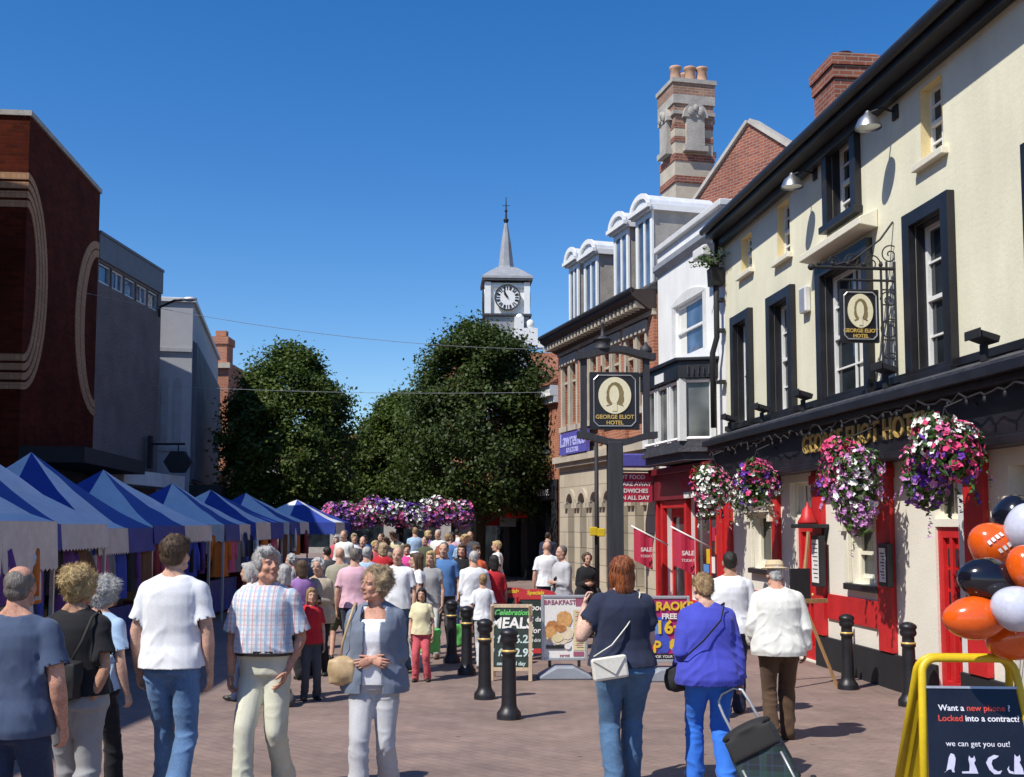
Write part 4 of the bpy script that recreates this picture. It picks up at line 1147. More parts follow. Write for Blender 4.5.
# goods under the canopies: trestle tables, hung clothes, crates
cl_names = [('dark red', (.22, .02, .03)), ('navy blue', (.02, .03, .10)), ('purple', (.12, .04, .2)), ('orange', (.55, .15, .02)), ('grey', (.2, .2, .22)), ('black', (.015, .015, .02)), ('white', (.65, .65, .66)), ('pink', (.55, .12, .22)), ('royal blue', (.04, .07, .4)), ('brown', (.16, .08, .04))]
CLM = {n: M('garment_' + n.replace(' ', '_'), c, .9, var=.1, vs=8) for n, c in cl_names}
ordn = ['nearest', 'second', 'third', 'fourth', 'fifth', 'sixth', 'seventh', 'farthest']
def garment(X, Y, z, nm, label, rz):
    r_ = random.Random(int(X * 100 + Y * 37))
    m = MB(); n = 10; ln = r_.uniform(.62, .95)
    rings = []
    for (zz, hw, hd) in ((0, .05, .03), (-.03, .17, .05), (-.1, .22, .07), (-.3, .2, .09), (-ln * .7, .21, .1), (-ln, .25, .1)):
        rings.append([(hw * math.cos(2 * math.pi * k / 14), hd * math.sin(2 * math.pi * k / 14) * (1 + .35 * math.sin(k * 2.5)), zz) for k in range(14)])
    v = [p for q in rings for p in q]; f = []
    for i in range(len(rings) - 1):
        for k in range(14): k2 = (k + 1) % 14; f.append((i * 14 + k, (i + 1) * 14 + k, (i + 1) * 14 + k2, i * 14 + k2))
    m.add(v, f)
    for s in (-1, 1): m.tube([(s * .19, 0, -.07), (s * .27, 0, -.3), (s * .29, .0, -.58)], [.06, .065, .06], 8, ry=[.05, .05, .045])
    o = m.build('garment', CLM[nm], smooth=True, loc=(X, Y, z), rot=(0, 0, rz)); tag(o, label, 'garment', 'clothes hung on the stalls')
used = set()
for i in range(7):
    X, Y = STALLS[i][0], STALLS[i][1]
    r = empty('trestle_table', (X + .75, Y, gz(Y)), 0, 'cloth covered table under the %s market stall' % ordn[i], 'table', 'stall tables')
    m = MB(); m.box(-.4, .4, -1.3, 1.3, .74, .78); m.build('table_top', MAT['wood'], r)
    m = MB(); n = 26
    for s in range(n):
        y0, y1 = -1.32 + 2.64 * s / n, -1.32 + 2.64 * (s + 1) / n
        x0, x1 = .42 + .03 * math.sin(s * 1.9), .42 + .03 * math.sin((s + 1) * 1.9)
        m.quad((x0, y0, .08), (x1, y1, .08), (.41, y1, .786), (.41, y0, .786))
    m.quad((-.41, -1.32, .786), (.41, -1.32, .786), (.41, 1.32, .786), (-.41, 1.32, .786)); m.quad((-.4, -1.32, .08), (.42, -1.32, .08), (.41, -1.32, .786), (-.41, -1.32, .786))
    m.build('table_cloth', MAT['darkred'] if i % 2 else MAT['tent_blue'], r)
    rr = empty('goods_display', (X + .72, Y + .55, gz(Y) + .79), 0, 'tiered display of small colourful goods on the %s stall table' % ordn[i], 'display', 'goods displayed on the stalls')
    m = MB()
    for k in range(3): m.box(-.38 + .0 * k, .32 - .22 * k, -.7, .7, .12 * k, .12 * k + .118)
    m.build('stand', MAT['blackmatt'], rr)
    m = MB(); kinds = ['redcloth', 'orange', 'poster_y', 'skyblue', 'white', 'limegreen', 'hot', 'purple_sign']
    for k in range(70):
        m.mat(rs.randrange(8)); t_ = rs.randrange(3); x_ = .24 - .22 * t_ + rs.uniform(-.07, .07); y_ = rs.uniform(-.65, .65); z_ = .12 * t_ + .12; s_ = rs.uniform(.035, .085)
        if rs.random() < .5: m.box(x_ - s_ * .7, x_ + s_ * .7, y_ - s_ * .6, y_ + s_ * .6, z_, z_ + s_ * 2)
        else: m.ell((x_, y_, z_ + s_ * .9), (s_, s_, s_ * .95), 8, 6)
    m.build('goods', [MAT['redcloth'], MAT['orange'], MAT['buff_y'], MAT['skyblue'], MAT['white'], MAT['limegreen'], MAT['pinkred'], MAT['purple_sign']], rr)
    nG = 7 if i < 5 else 4
    for k in range(nG):
        nm = cl_names[(i * 3 + k * 7 + 1) % 10][0]
        garment(X + 1.38 + rs.uniform(-.05, .05), Y - 1.2 + k * 2.4 / (nG - 1) + rs.uniform(-.08, .08), gz(Y) + 1.86 - rs.uniform(0, .1), nm, '%s garment hanging at the front of the %s market stall' % (nm, ordn[i]), R(90) + rs.uniform(-.6, .6))
    if i < 4:
        for k, (cn_, cc) in enumerate((('orange', 'orange'), ('red', 'redcloth'), ('green', 'limegreen'))):
            rr = empty('crate', (X + .85 + rs.uniform(-.05, .08), Y - .9 + k * .8, gz(Y) + .79), rs.uniform(-.1, .1), 'crate of %s goods on the %s stall table' % (cn_, ordn[i]), 'crate', 'crates on the stall tables')
            m = MB()
            for (a, b, c, d) in ((-.25, .25, -.2, -.185), (-.25, .25, .185, .2), (-.25, -.235, -.184, .184), (.235, .25, -.184, .184)): m.box(a, b, c, d, 0, .16)
            m.box(-.234, .234, -.184, .184, 0, .02); m.build('box', MAT['palewood'], rr)
            m = MB()
            for q in range(26): m.ell((rs.uniform(-.19, .19), rs.uniform(-.14, .14), .1 + rs.uniform(0, .1)), .048, 8, 6)
            m.build('goods', MAT[cc], rr, True)

# ------------------------------------------------------------------ trees
MAT['leaf_a'] = leafmat('leaf_a', (.028, .050, .010), (.078, .115, .022))
MAT['leaf_b'] = leafmat('leaf_b', (.040, .070, .011), (.115, .165, .028))
def vnoise0(P, seed):
    s = seed * 1.7
    v = np.sin(P[:, 0] * 1.9 + s + 1.3 * np.sin(P[:, 2] * 1.3 + s)) + np.sin(P[:, 1] * 2.1 - s + 1.1 * np.sin(P[:, 0] * 1.7)) + np.sin(P[:, 2] * 2.3 + 2 * s + 1.2 * np.sin(P[:, 1] * 1.5))
    return (v + 3) / 6
def tree(name, X, Y, zb, zt, Rr, label, mat, ncl, seed, leaf=.17, per=80, wide=.42):
    r = empty(name, (X, Y, gz(Y)), 0, label, 'tree', 'trees along the middle of the street')
    rng = np.random.default_rng(seed)
    H = zt - zb
    t = rng.random(ncl) ** .85
    ph = rng.random(ncl) * 2 * math.pi
    def prof(t): return (1 - np.clip(t, 0, .99) ** 3.6) ** .62 * np.clip(.62 + t * 2.2, 0, 1)
    lump = 1 + .10 * np.sin(3 * ph + 5 * t + seed) + .08 * np.sin(7 * ph - 9 * t) + .06 * np.sin(13 * t + 2 * ph)
    q = (.40 + .60 * rng.random(ncl) ** .38)
    rad = prof(t) * Rr * lump * q
    C = np.stack([rad * np.cos(ph), rad * np.sin(ph), zb + t * H], 1)
    cs = rng.uniform(.20, .34, ncl) * (Rr / 2.5) ** .5
    P = np.repeat(C, per, 0) + rng.normal(0, 1, (ncl * per, 3)) * np.repeat(cs, per)[:, None] * np.array([1, 1, .75])
    hole = vnoise0(P * 1.5, seed) < .30
    P = P[~hole]; n = len(P)
    out = P - np.array([0, 0, zb + H * .35]); out /= np.linalg.norm(out, axis=1)[:, None]
    N = out * .55 + rng.normal(0, .55, (n, 3)) + np.array([0, 0, .35]); N /= np.linalg.norm(N, axis=1)[:, None]
    T = np.cross(N, rng.normal(0, 1, (n, 3))); T /= np.linalg.norm(T, axis=1)[:, None]
    B = np.cross(N, T)
    s = rng.uniform(.55, 1.15, n)[:, None] * leaf
    v = np.empty((n, 4, 3))
    v[:, 0] = P - T * s * .6; v[:, 1] = P + B * s * .38 - N * s * .12; v[:, 2] = P + T * s * .6; v[:, 3] = P - B * s * .38 - N * s * .12
    me = bpy.data.meshes.new('crown'); 
    idx = np.arange(n * 4)
    me.vertices.add(n * 4); me.vertices.foreach_set('co', v.reshape(-1))
    me.loops.add(n * 4); me.loops.foreach_set('vertex_index', idx.astype(np.int32))
    me.polygons.add(n); me.polygons.foreach_set('loop_start', (np.arange(n) * 4).astype(np.int32)); me.polygons.foreach_set('loop_total', np.full(n, 4, np.int32))
    me.materials.append(mat); me.update(calc_edges=True); me.validate()
    o = bpy.data.objects.new('crown', me); COL.objects.link(o); o.parent = r
    m = MB(); rr_ = random.Random(seed)
    tr = .16 * Rr / 2.5
    m.tube([(0, 0, -.2), (0, 0, .3), (.03, .02, zb * .7), (.05, 0, zb + H * .35), (0, .05, zb + H * .75)], [tr * 1.5, tr * 1.1, tr, tr * .7, tr * .2], 10)
    for k in range(11):
        a = k * 2.4; z0 = zb * .8 + H * .06 * k; L_ = Rr * rr_.uniform(.6, .85) * (1 - k * .04)
        m.tube([(0, 0, z0), (math.cos(a) * L_ * .45, math.sin(a) * L_ * .45, z0 + .5), (math.cos(a) * L_, math.sin(a) * L_, z0 + 1.1)], [tr * .5, tr * .3, tr * .1], 6)
    m.build('trunk', MAT['bark'], r, True)
def tree_px(name, Y, x0, x1, yt, yb, *a, **k):
    c = at((x0 + x1) / 2, yb, Y); zt = at((x0 + x1) / 2, yt, Y).z - gz(Y); zb = at(0, yb, Y).z - gz(Y)
    tree(name, c.x, Y, zb, zt, (x1 - x0) / 2 / F * Y * 1.0, *a, **k)
tree_px('street_tree', 38.5, 404, 556, 330, 512, 'large dense green tree in front of the clock tower', MAT['leaf_a'], 760, 5, per=110, leaf=.135)
tree_px('street_tree', 47, 350, 450, 398, 520, 'lower green tree half behind the large one', MAT['leaf_b'], 480, 8, per=95, leaf=.155)
tree_px('street_tree', 41, 222, 352, 352, 520, 'rounded green tree at the left, half in shadow, behind the stalls', MAT['leaf_b'], 680, 3, per=105, leaf=.14)

# ------------------------------------------------------------------ flowers
FLC = {'pink': (.62, .12, .30), 'hot': (.62, .045, .16), 'white': (.78, .78, .74), 'purple': (.13, .03, .34), 'lilac': (.46, .20, .45), 'red': (.5, .02, .025), 'yellow': (.6, .45, .05)}
FLN = list(FLC)
FLM = [M('petal_' + k, c, .65, var=.15, vs=9, sub=0) for k, c in FLC.items()]
MAT['fleaf'] = leafmat('fleaf', (.035, .085, .018), (.10, .18, .04), .3)
def bloom(m, p, nrm, s, rr_):
    nrm = Vector(nrm).normalized(); a = nrm.orthogonal().normalized(); b = nrm.cross(a)
    ph = rr_.random() * 6.28; v = [p - nrm * s * .35]
    for k in range(10):
        q = s * (1 if k % 2 == 0 else .72); t = ph + k * math.pi / 5
        v.append(p + a * math.cos(t) * q + b * math.sin(t) * q + nrm * (s * .1 if k % 2 else 0))
    m.add(v, [(0, 1 + k, 1 + (k + 1) % 10) for k in range(10)])
def leaf_q(m, p, nrm, s, rr_):
    nrm = (Vector(nrm) + Vector((rr_.gauss(0, .6), rr_.gauss(0, .6), rr_.gauss(0, .6)))).normalized(); a = nrm.orthogonal().normalized()
    a.rotate(Matrix.Rotation(rr_.random() * 6.28, 3, nrm)); b = nrm.cross(a)
    m.quad(p - a * s, p + b * s * .5 - nrm * s * .2, p + a * s, p - b * s * .5 - nrm * s * .2)
def flower_mass(par, blobs, seeds, nfl, nlf, sz, seed, trail=0):
    """blobs: (centre, radii, weight); seeds: (point, colour): the nearest seed gives the colour"""
    rr_ = random.Random(seed); fm = MB(); lm = MB()
    tot = sum(b[2] for b in blobs)
    def pick():
        x = rr_.random() * tot
        for b in blobs:
            x -= b[2]
            if x <= 0: break
        d = Vector((rr_.gauss(0, 1), rr_.gauss(0, 1), rr_.gauss(0, 1))).normalized()
        k = .72 + .33 * rr_.random()
        return Vector((b[0][0] + d.x * b[1][0] * k, b[0][1] + d.y * b[1][1] * k, b[0][2] + d.z * b[1][2] * k)), d
    for i in range(nfl):
        p, d = pick()
        best = min(seeds, key=lambda s: (Vector(s[0]) - p).length + rr_.gauss(0, .13))
        fm.mat(FLN.index(best[1])); bloom(fm, p + d * .03, d + Vector((rr_.gauss(0, .35), rr_.gauss(0, .35), rr_.gauss(0, .3) + .15)), sz * rr_.uniform(.55, 1.3), rr_)
    for i in range(nlf):
        p, d = pick(); leaf_q(lm, p + d * rr_.uniform(-.04, .05), d, sz * rr_.uniform(.7, 1.6), rr_)
    if trail:
        for i in range(trail):
            p, d = pick(); p = p + Vector((0, 0, -.05)); 
            for j in range(rr_.randrange(5, 13)):
                p = p + Vector((rr_.gauss(0, .012) + d.x * .012, rr_.gauss(0, .012) + d.y * .012, -.035)); leaf_q(lm, p, d, sz * rr_.uniform(.5, .9), rr_)
                if rr_.random() < .3:
                    best = min(seeds, key=lambda s: (Vector(s[0]) - p).length + rr_.gauss(0, .13)); fm.mat(FLN.index(best[1])); bloom(fm, p + d * .02, d, sz * rr_.uniform(.5, .9), rr_)
    fm.build('flowers', FLM, par); lm.build('foliage', MAT['fleaf'], par)
def hanging_basket(px, py, off, rw, rh, label, blobs, seeds, seed, nfl=520):
    u, z = PUB.uz(px, py, off)
    r = empty('hanging_basket', PUB.w(u, off, z), PUB.rz, label, 'hanging basket', 'hanging flower baskets on the hotel')
    m = MB(); m.lathe([(.02, -.2), (.13, -.17), (.2, -.06), (.22, .04)], (0, 0, 0), 14); m.build('basket', MAT['green_dark'], r, True)
    m = MB()
    for k in range(3): a = k * 2.09; m.cyl((.21 * math.cos(a), .21 * math.sin(a), .04), (0, 0, .55), .006, n=5)
    m.tube([(0, 0, .55), (0, -off * .5, .68), (0, -off + .04, .62)], .014, 6); m.tube([(0, -off + .05, .25), (0, -off + .3, .62)], .012, 6); m.build('bracket', MAT['blackmatt'], r)
    flower_mass(r, blobs, seeds, nfl, int(nfl * 1.3), .042, seed, trail=26)
# seeds: x>0 away from camera (left in the picture), y>0 towards the street
hanging_basket(713, 486, .62, .4, .45, 'round basket of white and red flowers, purple at its left, farthest on the hotel', [((0, 0, 0), (.36, .36, .36), 1), ((.22, .1, .16), (.24, .24, .22), .4), ((-.08, .1, -.3), (.2, .2, .24), .3), ((.3, .05, -.12), (.18, .2, .2), .25)],
               [((.35, .2, .3), 'hot'), ((.2, .3, .35), 'red'), ((.0, .2, .25), 'white'), ((-.2, .3, 0), 'white'), ((0, .3, -.25), 'pink'), ((.45, .2, -.2), 'purple'), ((.2, .3, -.1), 'hot'), ((-.1, .2, -.5), 'white'), ((-.3, -.1, .2), 'pink')], 1)
hanging_basket(757, 485, .6, .4, .45, 'round basket of mostly white flowers, second farthest on the hotel front', [((0, 0, .02), (.36, .36, .34), 1), ((.2, .1, -.2), (.22, .24, .26), .45), ((-.26, .1, -.16), (.2, .22, .24), .4), ((-.18, .1, .2), (.22, .22, .18), .3)],
               [((.35, .2, .3), 'pink'), ((.3, .3, .0), 'pink'), ((0, .3, -.2), 'white'), ((-.3, .3, .1), 'purple'), ((-.35, .2, .25), 'hot'), ((0, .2, -.5), 'white'), ((.3, .2, -.35), 'white'), ((-.1, .3, .05), 'white'), ((-.42, 0, .25), 'pink')], 2)
hanging_basket(854, 480, .62, .5, .5, 'large basket with pink top, purple left side and long lilac trail', [((0.1, 0, .16), (.42, .36, .28), .9), ((.3, .1, -.02), (.26, .26, .24), .45), ((-.3, .05, .12), (.24, .26, .26), .4), ((-.22, .08, -.24), (.26, .28, .34), .7), ((-.32, .1, -.5), (.14, .14, .2), .22), ((.22, .1, .4), (.2, .2, .14), .2)],
               [((.2, .2, .4), 'hot'), ((.35, .3, .2), 'pink'), ((-.1, .3, .4), 'pink'), ((.5, .2, -.1), 'purple'), ((.35, .3, -.2), 'purple'), ((-.2, .3, -.3), 'lilac'), ((-.3, .3, -.6), 'lilac'), ((-.48, .2, .0), 'white'), ((-.4, .2, .2), 'lilac'), ((0, .35, .15), 'pink'), ((.1, .3, -.35), 'lilac')], 3, 780)
hanging_basket(946, 460, .62, .5, .5, 'large basket with white crown and purple underside, nearest on the hotel front', [((-.02, 0, .12), (.36, .36, .28), 1), ((.3, .05, -.02), (.24, .26, .26), .5), ((.26, .1, -.26), (.2, .22, .24), .4), ((-.3, .05, .0), (.2, .24, .24), .4), ((.05, .1, .36), (.22, .2, .12), .25)],
               [((-.1, .2, .42), 'white'), ((-.1, .35, .25), 'white'), ((.12, .2, .45), 'hot'), ((-.35, .2, .2), 'pink'), ((.4, .3, .1), 'pink'), ((.2, .4, .02), 'pink'), ((-.1, .42, -.12), 'purple'), ((-.38, .2, -.15), 'purple'), ((.3, .3, -.3), 'lilac'), ((.3, .2, -.55), 'lilac'), ((-.45, .1, .02), 'hot'), ((.1, .3, -.3), 'purple')], 4, 780)
# flower display over the crowd
q = at(398, 514, 36); fd = empty('flower_display', (q.x, 36, gz(36)), 0, 'long purple and pink flower display raised on posts above the crowd', 'flower display')
zc = q.z - gz(36); hwid = 72 / F * 36
m = MB()
for x in (-.95, 0, .95): MB().cyl((x * hwid * .8, 0, -.1), (x * hwid * .8, 0, zc - .1), .06, n=10).build('post', MAT['blackmatt'], fd, True)
pass
m = MB(); m.box(-hwid * .97, hwid * .97, -.25, .25, zc - .3, zc - .08); m.build('trough', MAT['blackmatt'], fd, bevel=.02)
rf_ = random.Random(4)
blobs = [((-hwid + (i + .5) * 2 * hwid / 11, 0, zc + rf_.uniform(-.08, .1)), (.36, .45, .46 + rf_.uniform(-.06, .08)), 1) for i in range(11)]
sds = [((-hwid + i * 2 * hwid / 15, -.3, zc + rf_.uniform(-.4, .5)), rf_.choice(['purple', 'lilac', 'lilac', 'pink', 'lilac', 'white', 'purple', 'pink'])) for i in range(60) for i in [rf_.uniform(0, 15)]]
flower_mass(fd, blobs, sds, 2600, 1100, .06, 9)
# fern on the hopper
q = BAY.w(.1, .3, 7.45); fr_ = empty('fern', PUB.w(PL + .05, .22, 6.84), PUB.rz, 'green weed growing from the rainwater hopper between hotel and white house', 'plant')
m = MB(); rr_ = random.Random(2)
for k in range(26):
    a = rr_.random() * 6.28; L_ = rr_.uniform(.3, .7); up_ = rr_.uniform(.1, .5)
    p0 = Vector((0, 0, 0)); p1 = Vector((math.cos(a) * L_ * .5, math.sin(a) * L_ * .5, up_)); p2 = Vector((math.cos(a) * L_, math.sin(a) * L_, up_ * .5))
    for i in range(9):
        t = i / 9; p = p0.lerp(p1, t).lerp(p1.lerp(p2, t), t); leaf_q(m, p, (0, 0, 1), .05, rr_)
m.build('leaves', MAT['fleaf'], fr_)
# ------------------------------------------------------------------ street furniture
TXT_CAM = lambda x, y, z: Matrix(((1, 0, 0, x), (0, 0, -1, y), (0, 1, 0, z), (0, 0, 0, 1)))
def gpos(px, Y, dx=0): return Vector((ray(px, 560).x / ray(px, 560).y * Y + dx, Y, gz(Y)))
# bollards
BP = [(452, 16.9, 'black bollard farthest along the row in front of the crowd'), (467, 15.6, 'black bollard second farthest, between the crowd and the meals board'), (485, 13.3, 'black bollard just left of the green meals board'),
      (509, 11.75, 'black bollard standing in front of the green meals board'), (845, 14.2, 'black bollard by the hotel wall below the window sill'), (906, 12.7, 'black bollard by the hotel wall just left of the red panelled door')]
proto = None
for px, Y, l in BP:
    p = gpos(px, Y)
    if proto is None:
        proto = empty('bollard', p, 0, l, 'bollard', 'black cast bollards'); CH['bollard'] = []
        m = MB(); m.lathe([(.13, -.1), (.13, .04), (.125, .07), (.10, .1), (.085, .13), (.08, .16), (.072, .62), (.07, .66), (.082, .67), (.082, .70), (.07, .71), (.068, .78), (.09, .80), (.095, .83), (.085, .86), (.095, .875), (.10, .89), (.09, .915), (.05, .94), (.001, .95)], n=22, capt=False)
        m.build('post', MAT['black'], proto, True)
        m = MB(); m.lathe([(.074, .695), (.0835, .7), (.0835, .715), (.074, .72)], n=22, capt=False); m.build('band', MAT['gold'], proto, True)
    else:
        c = copy_tree(proto); c.location = p; c['label'] = l; c.rotation_euler.z = Y
# cameo medallion used on both hotel signs
def cameo(par, cx, y, cz, rx, rz_, back=False):
    m = MB(); el = lambda t, a, b, ox=0, oz=0: (cx + ox + a * math.cos(t), y, cz + oz + b * math.sin(t))
    N = 40
    m.prism([el(2 * math.pi * i / N, rx, rz_) for i in range(N)], (0, -.012, 0)); m.build('medallion', MAT['sign_cream'], par)
    m = MB()
    def blob(ox, oz, a, b, yy, wob=0.): return [(cx + ox * rx + a * rx * math.cos(2 * math.pi * q / 36) * (1 + wob * math.sin(q * 1.9)), yy, cz + oz * rz_ + b * rz_ * math.sin(2 * math.pi * q / 36) * (1 + wob * math.sin(q * 2.3 + 1))) for q in range(36)]
    m.prism(blob(.02, .10, .52, .62, y - .0125, .03), (0, -.003, 0)); m.prism(blob(.34, -.18, .22, .34, y - .0124, .05), (0, -.0026, 0)); m.prism(blob(-.32, -.14, .2, .32, y - .0123, .05), (0, -.0024, 0))
    m.build('hair', MAT['sign_olive'], par)
    m = MB(); m.prism(blob(-.04, .04, .30, .50, y - .017), (0, -.003, 0)); m.prism([(cx - rx * .16, y - .0168, cz - rz_ * .85), (cx + rx * .14, y - .0168, cz - rz_ * .85), (cx + rx * .12, y - .0168, cz - rz_ * .25), (cx - rx * .16, y - .0168, cz - rz_ * .25)], (0, -.002, 0))
    m.build('face', MAT['sign_cream'], par)
    m = MB()
    for a, b in (((-.26, -.66), (-.1, -.56)), ((.26, -.66), (.1, -.56))):
        m.tube([(cx + a[0] * rx * 2, y - .014, cz + a[1] * rz_ + rz_ * .1), (cx + b[0] * rx * 2, y - .014, cz + b[1] * rz_ + rz_ * .1)], .006, 5)
    m.build('shoulders', MAT['sign_olive'], par)
D('sign_cream', (.78, .72, .50), .5, var=.05); D('sign_olive', (.22, .17, .07), .6, var=.2)
def sign_face(par, wd, hh, zc, y):
    cameo(par, 0, y, zc + hh * .09, wd * .33, hh * .32)
    m = MB()
    m.text('GEORGE ELIOT', hh * .098, TXT_CAM(0, y - .004, zc - hh * .285), bold=.002); m.text('HOTEL', hh * .095, TXT_CAM(0, y - .004, zc - hh * .385), bold=.002)
    m.build('lettering', MAT['gold'], par)
    m = MB(); a, b, k = wd * .42, hh * .44, wd * .09
    pts = [(-a + k, -b), (a - k, -b), (a, -b + k), (a, b - k), (a - k, b), (-a + k, b), (-a, b - k), (-a, -b + k)]
    for (p, q) in zip(pts, pts[1:] + pts[:1]): m.tube([(p[0], y - .004, zc + p[1]), (q[0], y - .004, zc + q[1])], .009, 5)
    m.build('border', MAT['alu'], par)
# free standing signpost
SY = 17.0; sp = gpos(615.5, SY); zz = lambda py: at(615, py, SY).z - sp.z; sx = lambda px: (px - 615.5) / F * SY
ss = empty('signpost', sp, R(3), 'tall black wooden signpost with a framed portrait board of the hotel', 'signpost')
m = MB(); m.box(-.115, .115, -.115, .115, -.2, zz(442)); m.box(-.17, .17, -.17, .17, -.2, .5); m.build('post', MAT['postwood'], ss, bevel=.012)
def wavy(x0, x1, zc, amp, th, dp):
    m = MB(); n = 18; top = []; bot = []
    for i in range(n + 1):
        t = i / n; x = x0 + (x1 - x0) * t; z = zc + amp * (.5 - .5 * math.cos(2 * math.pi * t))
        top.append((x, -dp / 2, z + th / 2)); bot.append((x, -dp / 2, z - th / 2))
    for i in range(n): m.prism([bot[i], bot[i + 1], top[i + 1], top[i]], (0, dp, 0))
    return m
wavy(sx(577), sx(657), zz(357), .12, .1, .22).build('top_rail', MAT['postwood'], ss)
wavy(sx(578), sx(658), zz(435), -.12, .1, .22).build('bottom_rail', MAT['postwood'], ss)
for px in (584.5, 648): MB().box(sx(px) - .045, sx(px) + .045, -.06, .06, zz(434), zz(358)).build('upright', MAT['postwood'], ss)
m = MB(); a = sx(604); m.lathe([(.13, 0), (.15, .03), (.12, .05), (.125, .16), (.15, .17), (.07, .21), (.03, .24), (.02, .40), (.035, .42), (.01, .46)], (a, 0, zz(352) + .02), 14); a = sx(648); m.lathe([(.08, 0), (.10, .05), (.09, .11), (.04, .15), (.015, .2)], (a, 0, zz(357) + .04), 14)
m.build('finial', MAT['postwood'], ss, True)
pw, ph = 50 / F * SY, 58 / F * SY; zc = (zz(372) + zz(430)) / 2
pn = MB().box(-pw / 2, pw / 2, -.04, .04, zc - ph / 2, zc + ph / 2).build('board', MAT['black'], ss, bevel=.008)
sign_face(pn, pw, ph, zc, -.043)
m = MB(); m.cyl((-.2, 0, zc + ph / 2), (-.2, 0, zz(366)), .012); m.cyl((.2, 0, zc + ph / 2), (.2, 0, zz(366)), .012); m.build('hanger', MAT['blackmatt'], ss)
# projecting hotel sign on an iron bracket
BY = 14.0; u, zb_ = PUB.uz(895, 270); q = PUB.w(u, 0, 0); BY = q.y
hs = empty('hanging_sign', q, R(6), 'black hanging hotel sign with a cream portrait on a wrought iron bracket', 'sign')
zz = lambda py: at(860, py, BY).z; sx = lambda px: (px - 895) / F * BY
zt_ = zz(269)
m = MB(); m.cyl((.0, 0, zt_), (sx(808), 0, zt_), .022); m.ell((sx(807), 0, zt_), .045); m.cyl((.0, 0, zz(281)), (sx(838), 0, zz(281)), .016)
for px in (895, 886, 880): m.cyl((sx(px), 0, zz(376)), (sx(px), 0, zz(262)), .016 if px < 890 else .024, n=8)
for py in (290, 305, 322, 340, 358): m.cyl((sx(880), 0, zz(py)), (sx(895), 0, zz(py)), .01, n=6)
def scroll(cx, cz, r0, tu, sg):
    pts = []
    for i in range(28):
        t = i / 27; a = tu * 2 * math.pi * t; r_ = r0 * (1 - .85 * t); pts.append((cx + sg * r_ * math.cos(a), 0, cz + r_ * math.sin(a)))
    m.tube(pts, .009, 6)
for (px, py, r_, sg) in ((888, 330, .16, 1), (888, 300, .12, -1), (870, 264, .12, 1), (850, 262, .1, -1), (890, 255, .14, 1), (830, 263, .08, 1), (888, 362, .13, 1)): scroll(sx(px), zz(py), r_, 1.6, sg)
m.tube([(sx(822), 0, zt_), (sx(850), 0, zz(262)), (sx(880), 0, zz(240)), (sx(894), 0, zz(222))], .014, 6)
for px in (815, 829, 845, 862, 880): m.ell((sx(px), 0, zt_ + .05), .03, 8, 6)
m.build('bracket', MAT['blackmatt'], hs)
pw, ph = 40 / F * BY, 54 / F * BY; cx = sx(856); zc = (zz(290) + zz(344)) / 2
pn = MB().box(-pw / 2, pw / 2, -.03, .03, zc - ph / 2, zc + ph / 2).build('board', MAT['black'], hs, bevel=.006, loc=(cx, 0, 0))
sign_face(pn, pw, ph, zc, -.033)
m = MB()
for x in (-.12, .12): m.cyl((cx + x, 0, zc + ph / 2), (cx + x, 0, zz(281)), .008, n=6)
m.build('hanger', MAT['blackmatt'], hs)
# red lantern on a black bracket over the hotel door
u, z = PUB.uz(804, 520, .3); wl_ = empty('wall_lantern', PUB.w(u, .003, z), PUB.rz, 'red bell shaped lantern on a black bracket above the hotel side door', 'lantern')
m = MB(); m.prism([(-.2, 0, -.12), (.2, 0, -.12), (.0, 0, -.5)], (0, .06, 0)); m.box(-.22, .22, 0, .42, -.12, -.06); m.build('bracket', MAT['blackmatt'], wl_, bevel=.008)
m = MB(); m.lathe([(.14, 0), (.15, .03), (.1, .12), (.07, .22), (.02, .27), (.01, .33)], (0, .24, -.06), 14); m.build('lantern', MAT['red'], wl_, True)

# green chalk meals board
MY = 14.9
mbp = gpos(511, MY); s = MY / F
mbd = empty('chalkboard', mbp, R(-3), 'wooden framed green chalkboard listing meals behind the bollard', 'chalkboard')
hw = 21 * s; 
tilt = empty('leaning_face', (0, 0, 0)); 
def fr_board(par, hw, z0, z1, fw, dp, mat, tiltdeg, legs=True):
    T = Matrix.Rotation(R(-tiltdeg), 4, 'X')
    m = MB()
    m.box(-hw, -hw + fw, -dp, dp, 0 if legs else z0, z1); m.box(hw - fw, hw, -dp, dp, 0 if legs else z0, z1); m.box(-hw + fw, hw - fw, -dp, dp, z1 - fw, z1); m.box(-hw + fw, hw - fw, -dp, dp, z0, z0 + fw)
    m.xf(T); f = m.build('frame', mat, par, bevel=.004)
    return T, f
bpy.data.objects.remove(tilt)
T, f_ = fr_board(mbd, hw, .13, 1.02, .05, .02, MAT['palewood'], 8)
m = MB(); m.box(-hw + .05, hw - .05, -.012, .012, .18, .97); m.xf(T); pn = m.build('panel', MAT['chalkboard'], mbd)
m = MB()
for x in (-hw + .03, hw - .03): m.tube([(x, .02, 1.0), (x, .42, .0)], .02, 6)
m.build('back_leg', MAT['palewood'], mbd)
def chalk(par, items, T, mat_, y=-.016, **kw):
    m = MB()
    for t, sz, x, z, b, sh in items: m.text(t, sz, T @ TXT_CAM(x, y, z), bold=b, shear=sh, depth=.002)
    return m.build('chalk_writing', mat_, par)
chalk(pn, [('Celebration', .098, 0, .905, .003, .3)], T, MAT['limegreen'])
chalk(pn, [('MEALS', .20, 0, .76, .006, .1)], T, MAT['paper'], )
chalk(pn, [('2 for', .15, -.16, .55, .004, .2), ('6.25', .15, .17, .55, .004, .1), ('1 for', .14, -.15, .37, .003, .2), ('2.95', .15, .17, .37, .004, .1), ('served all day', .07, 0, .23, .002, .1)], T, M('pale_chalk', (.5, .62, .6), .9))
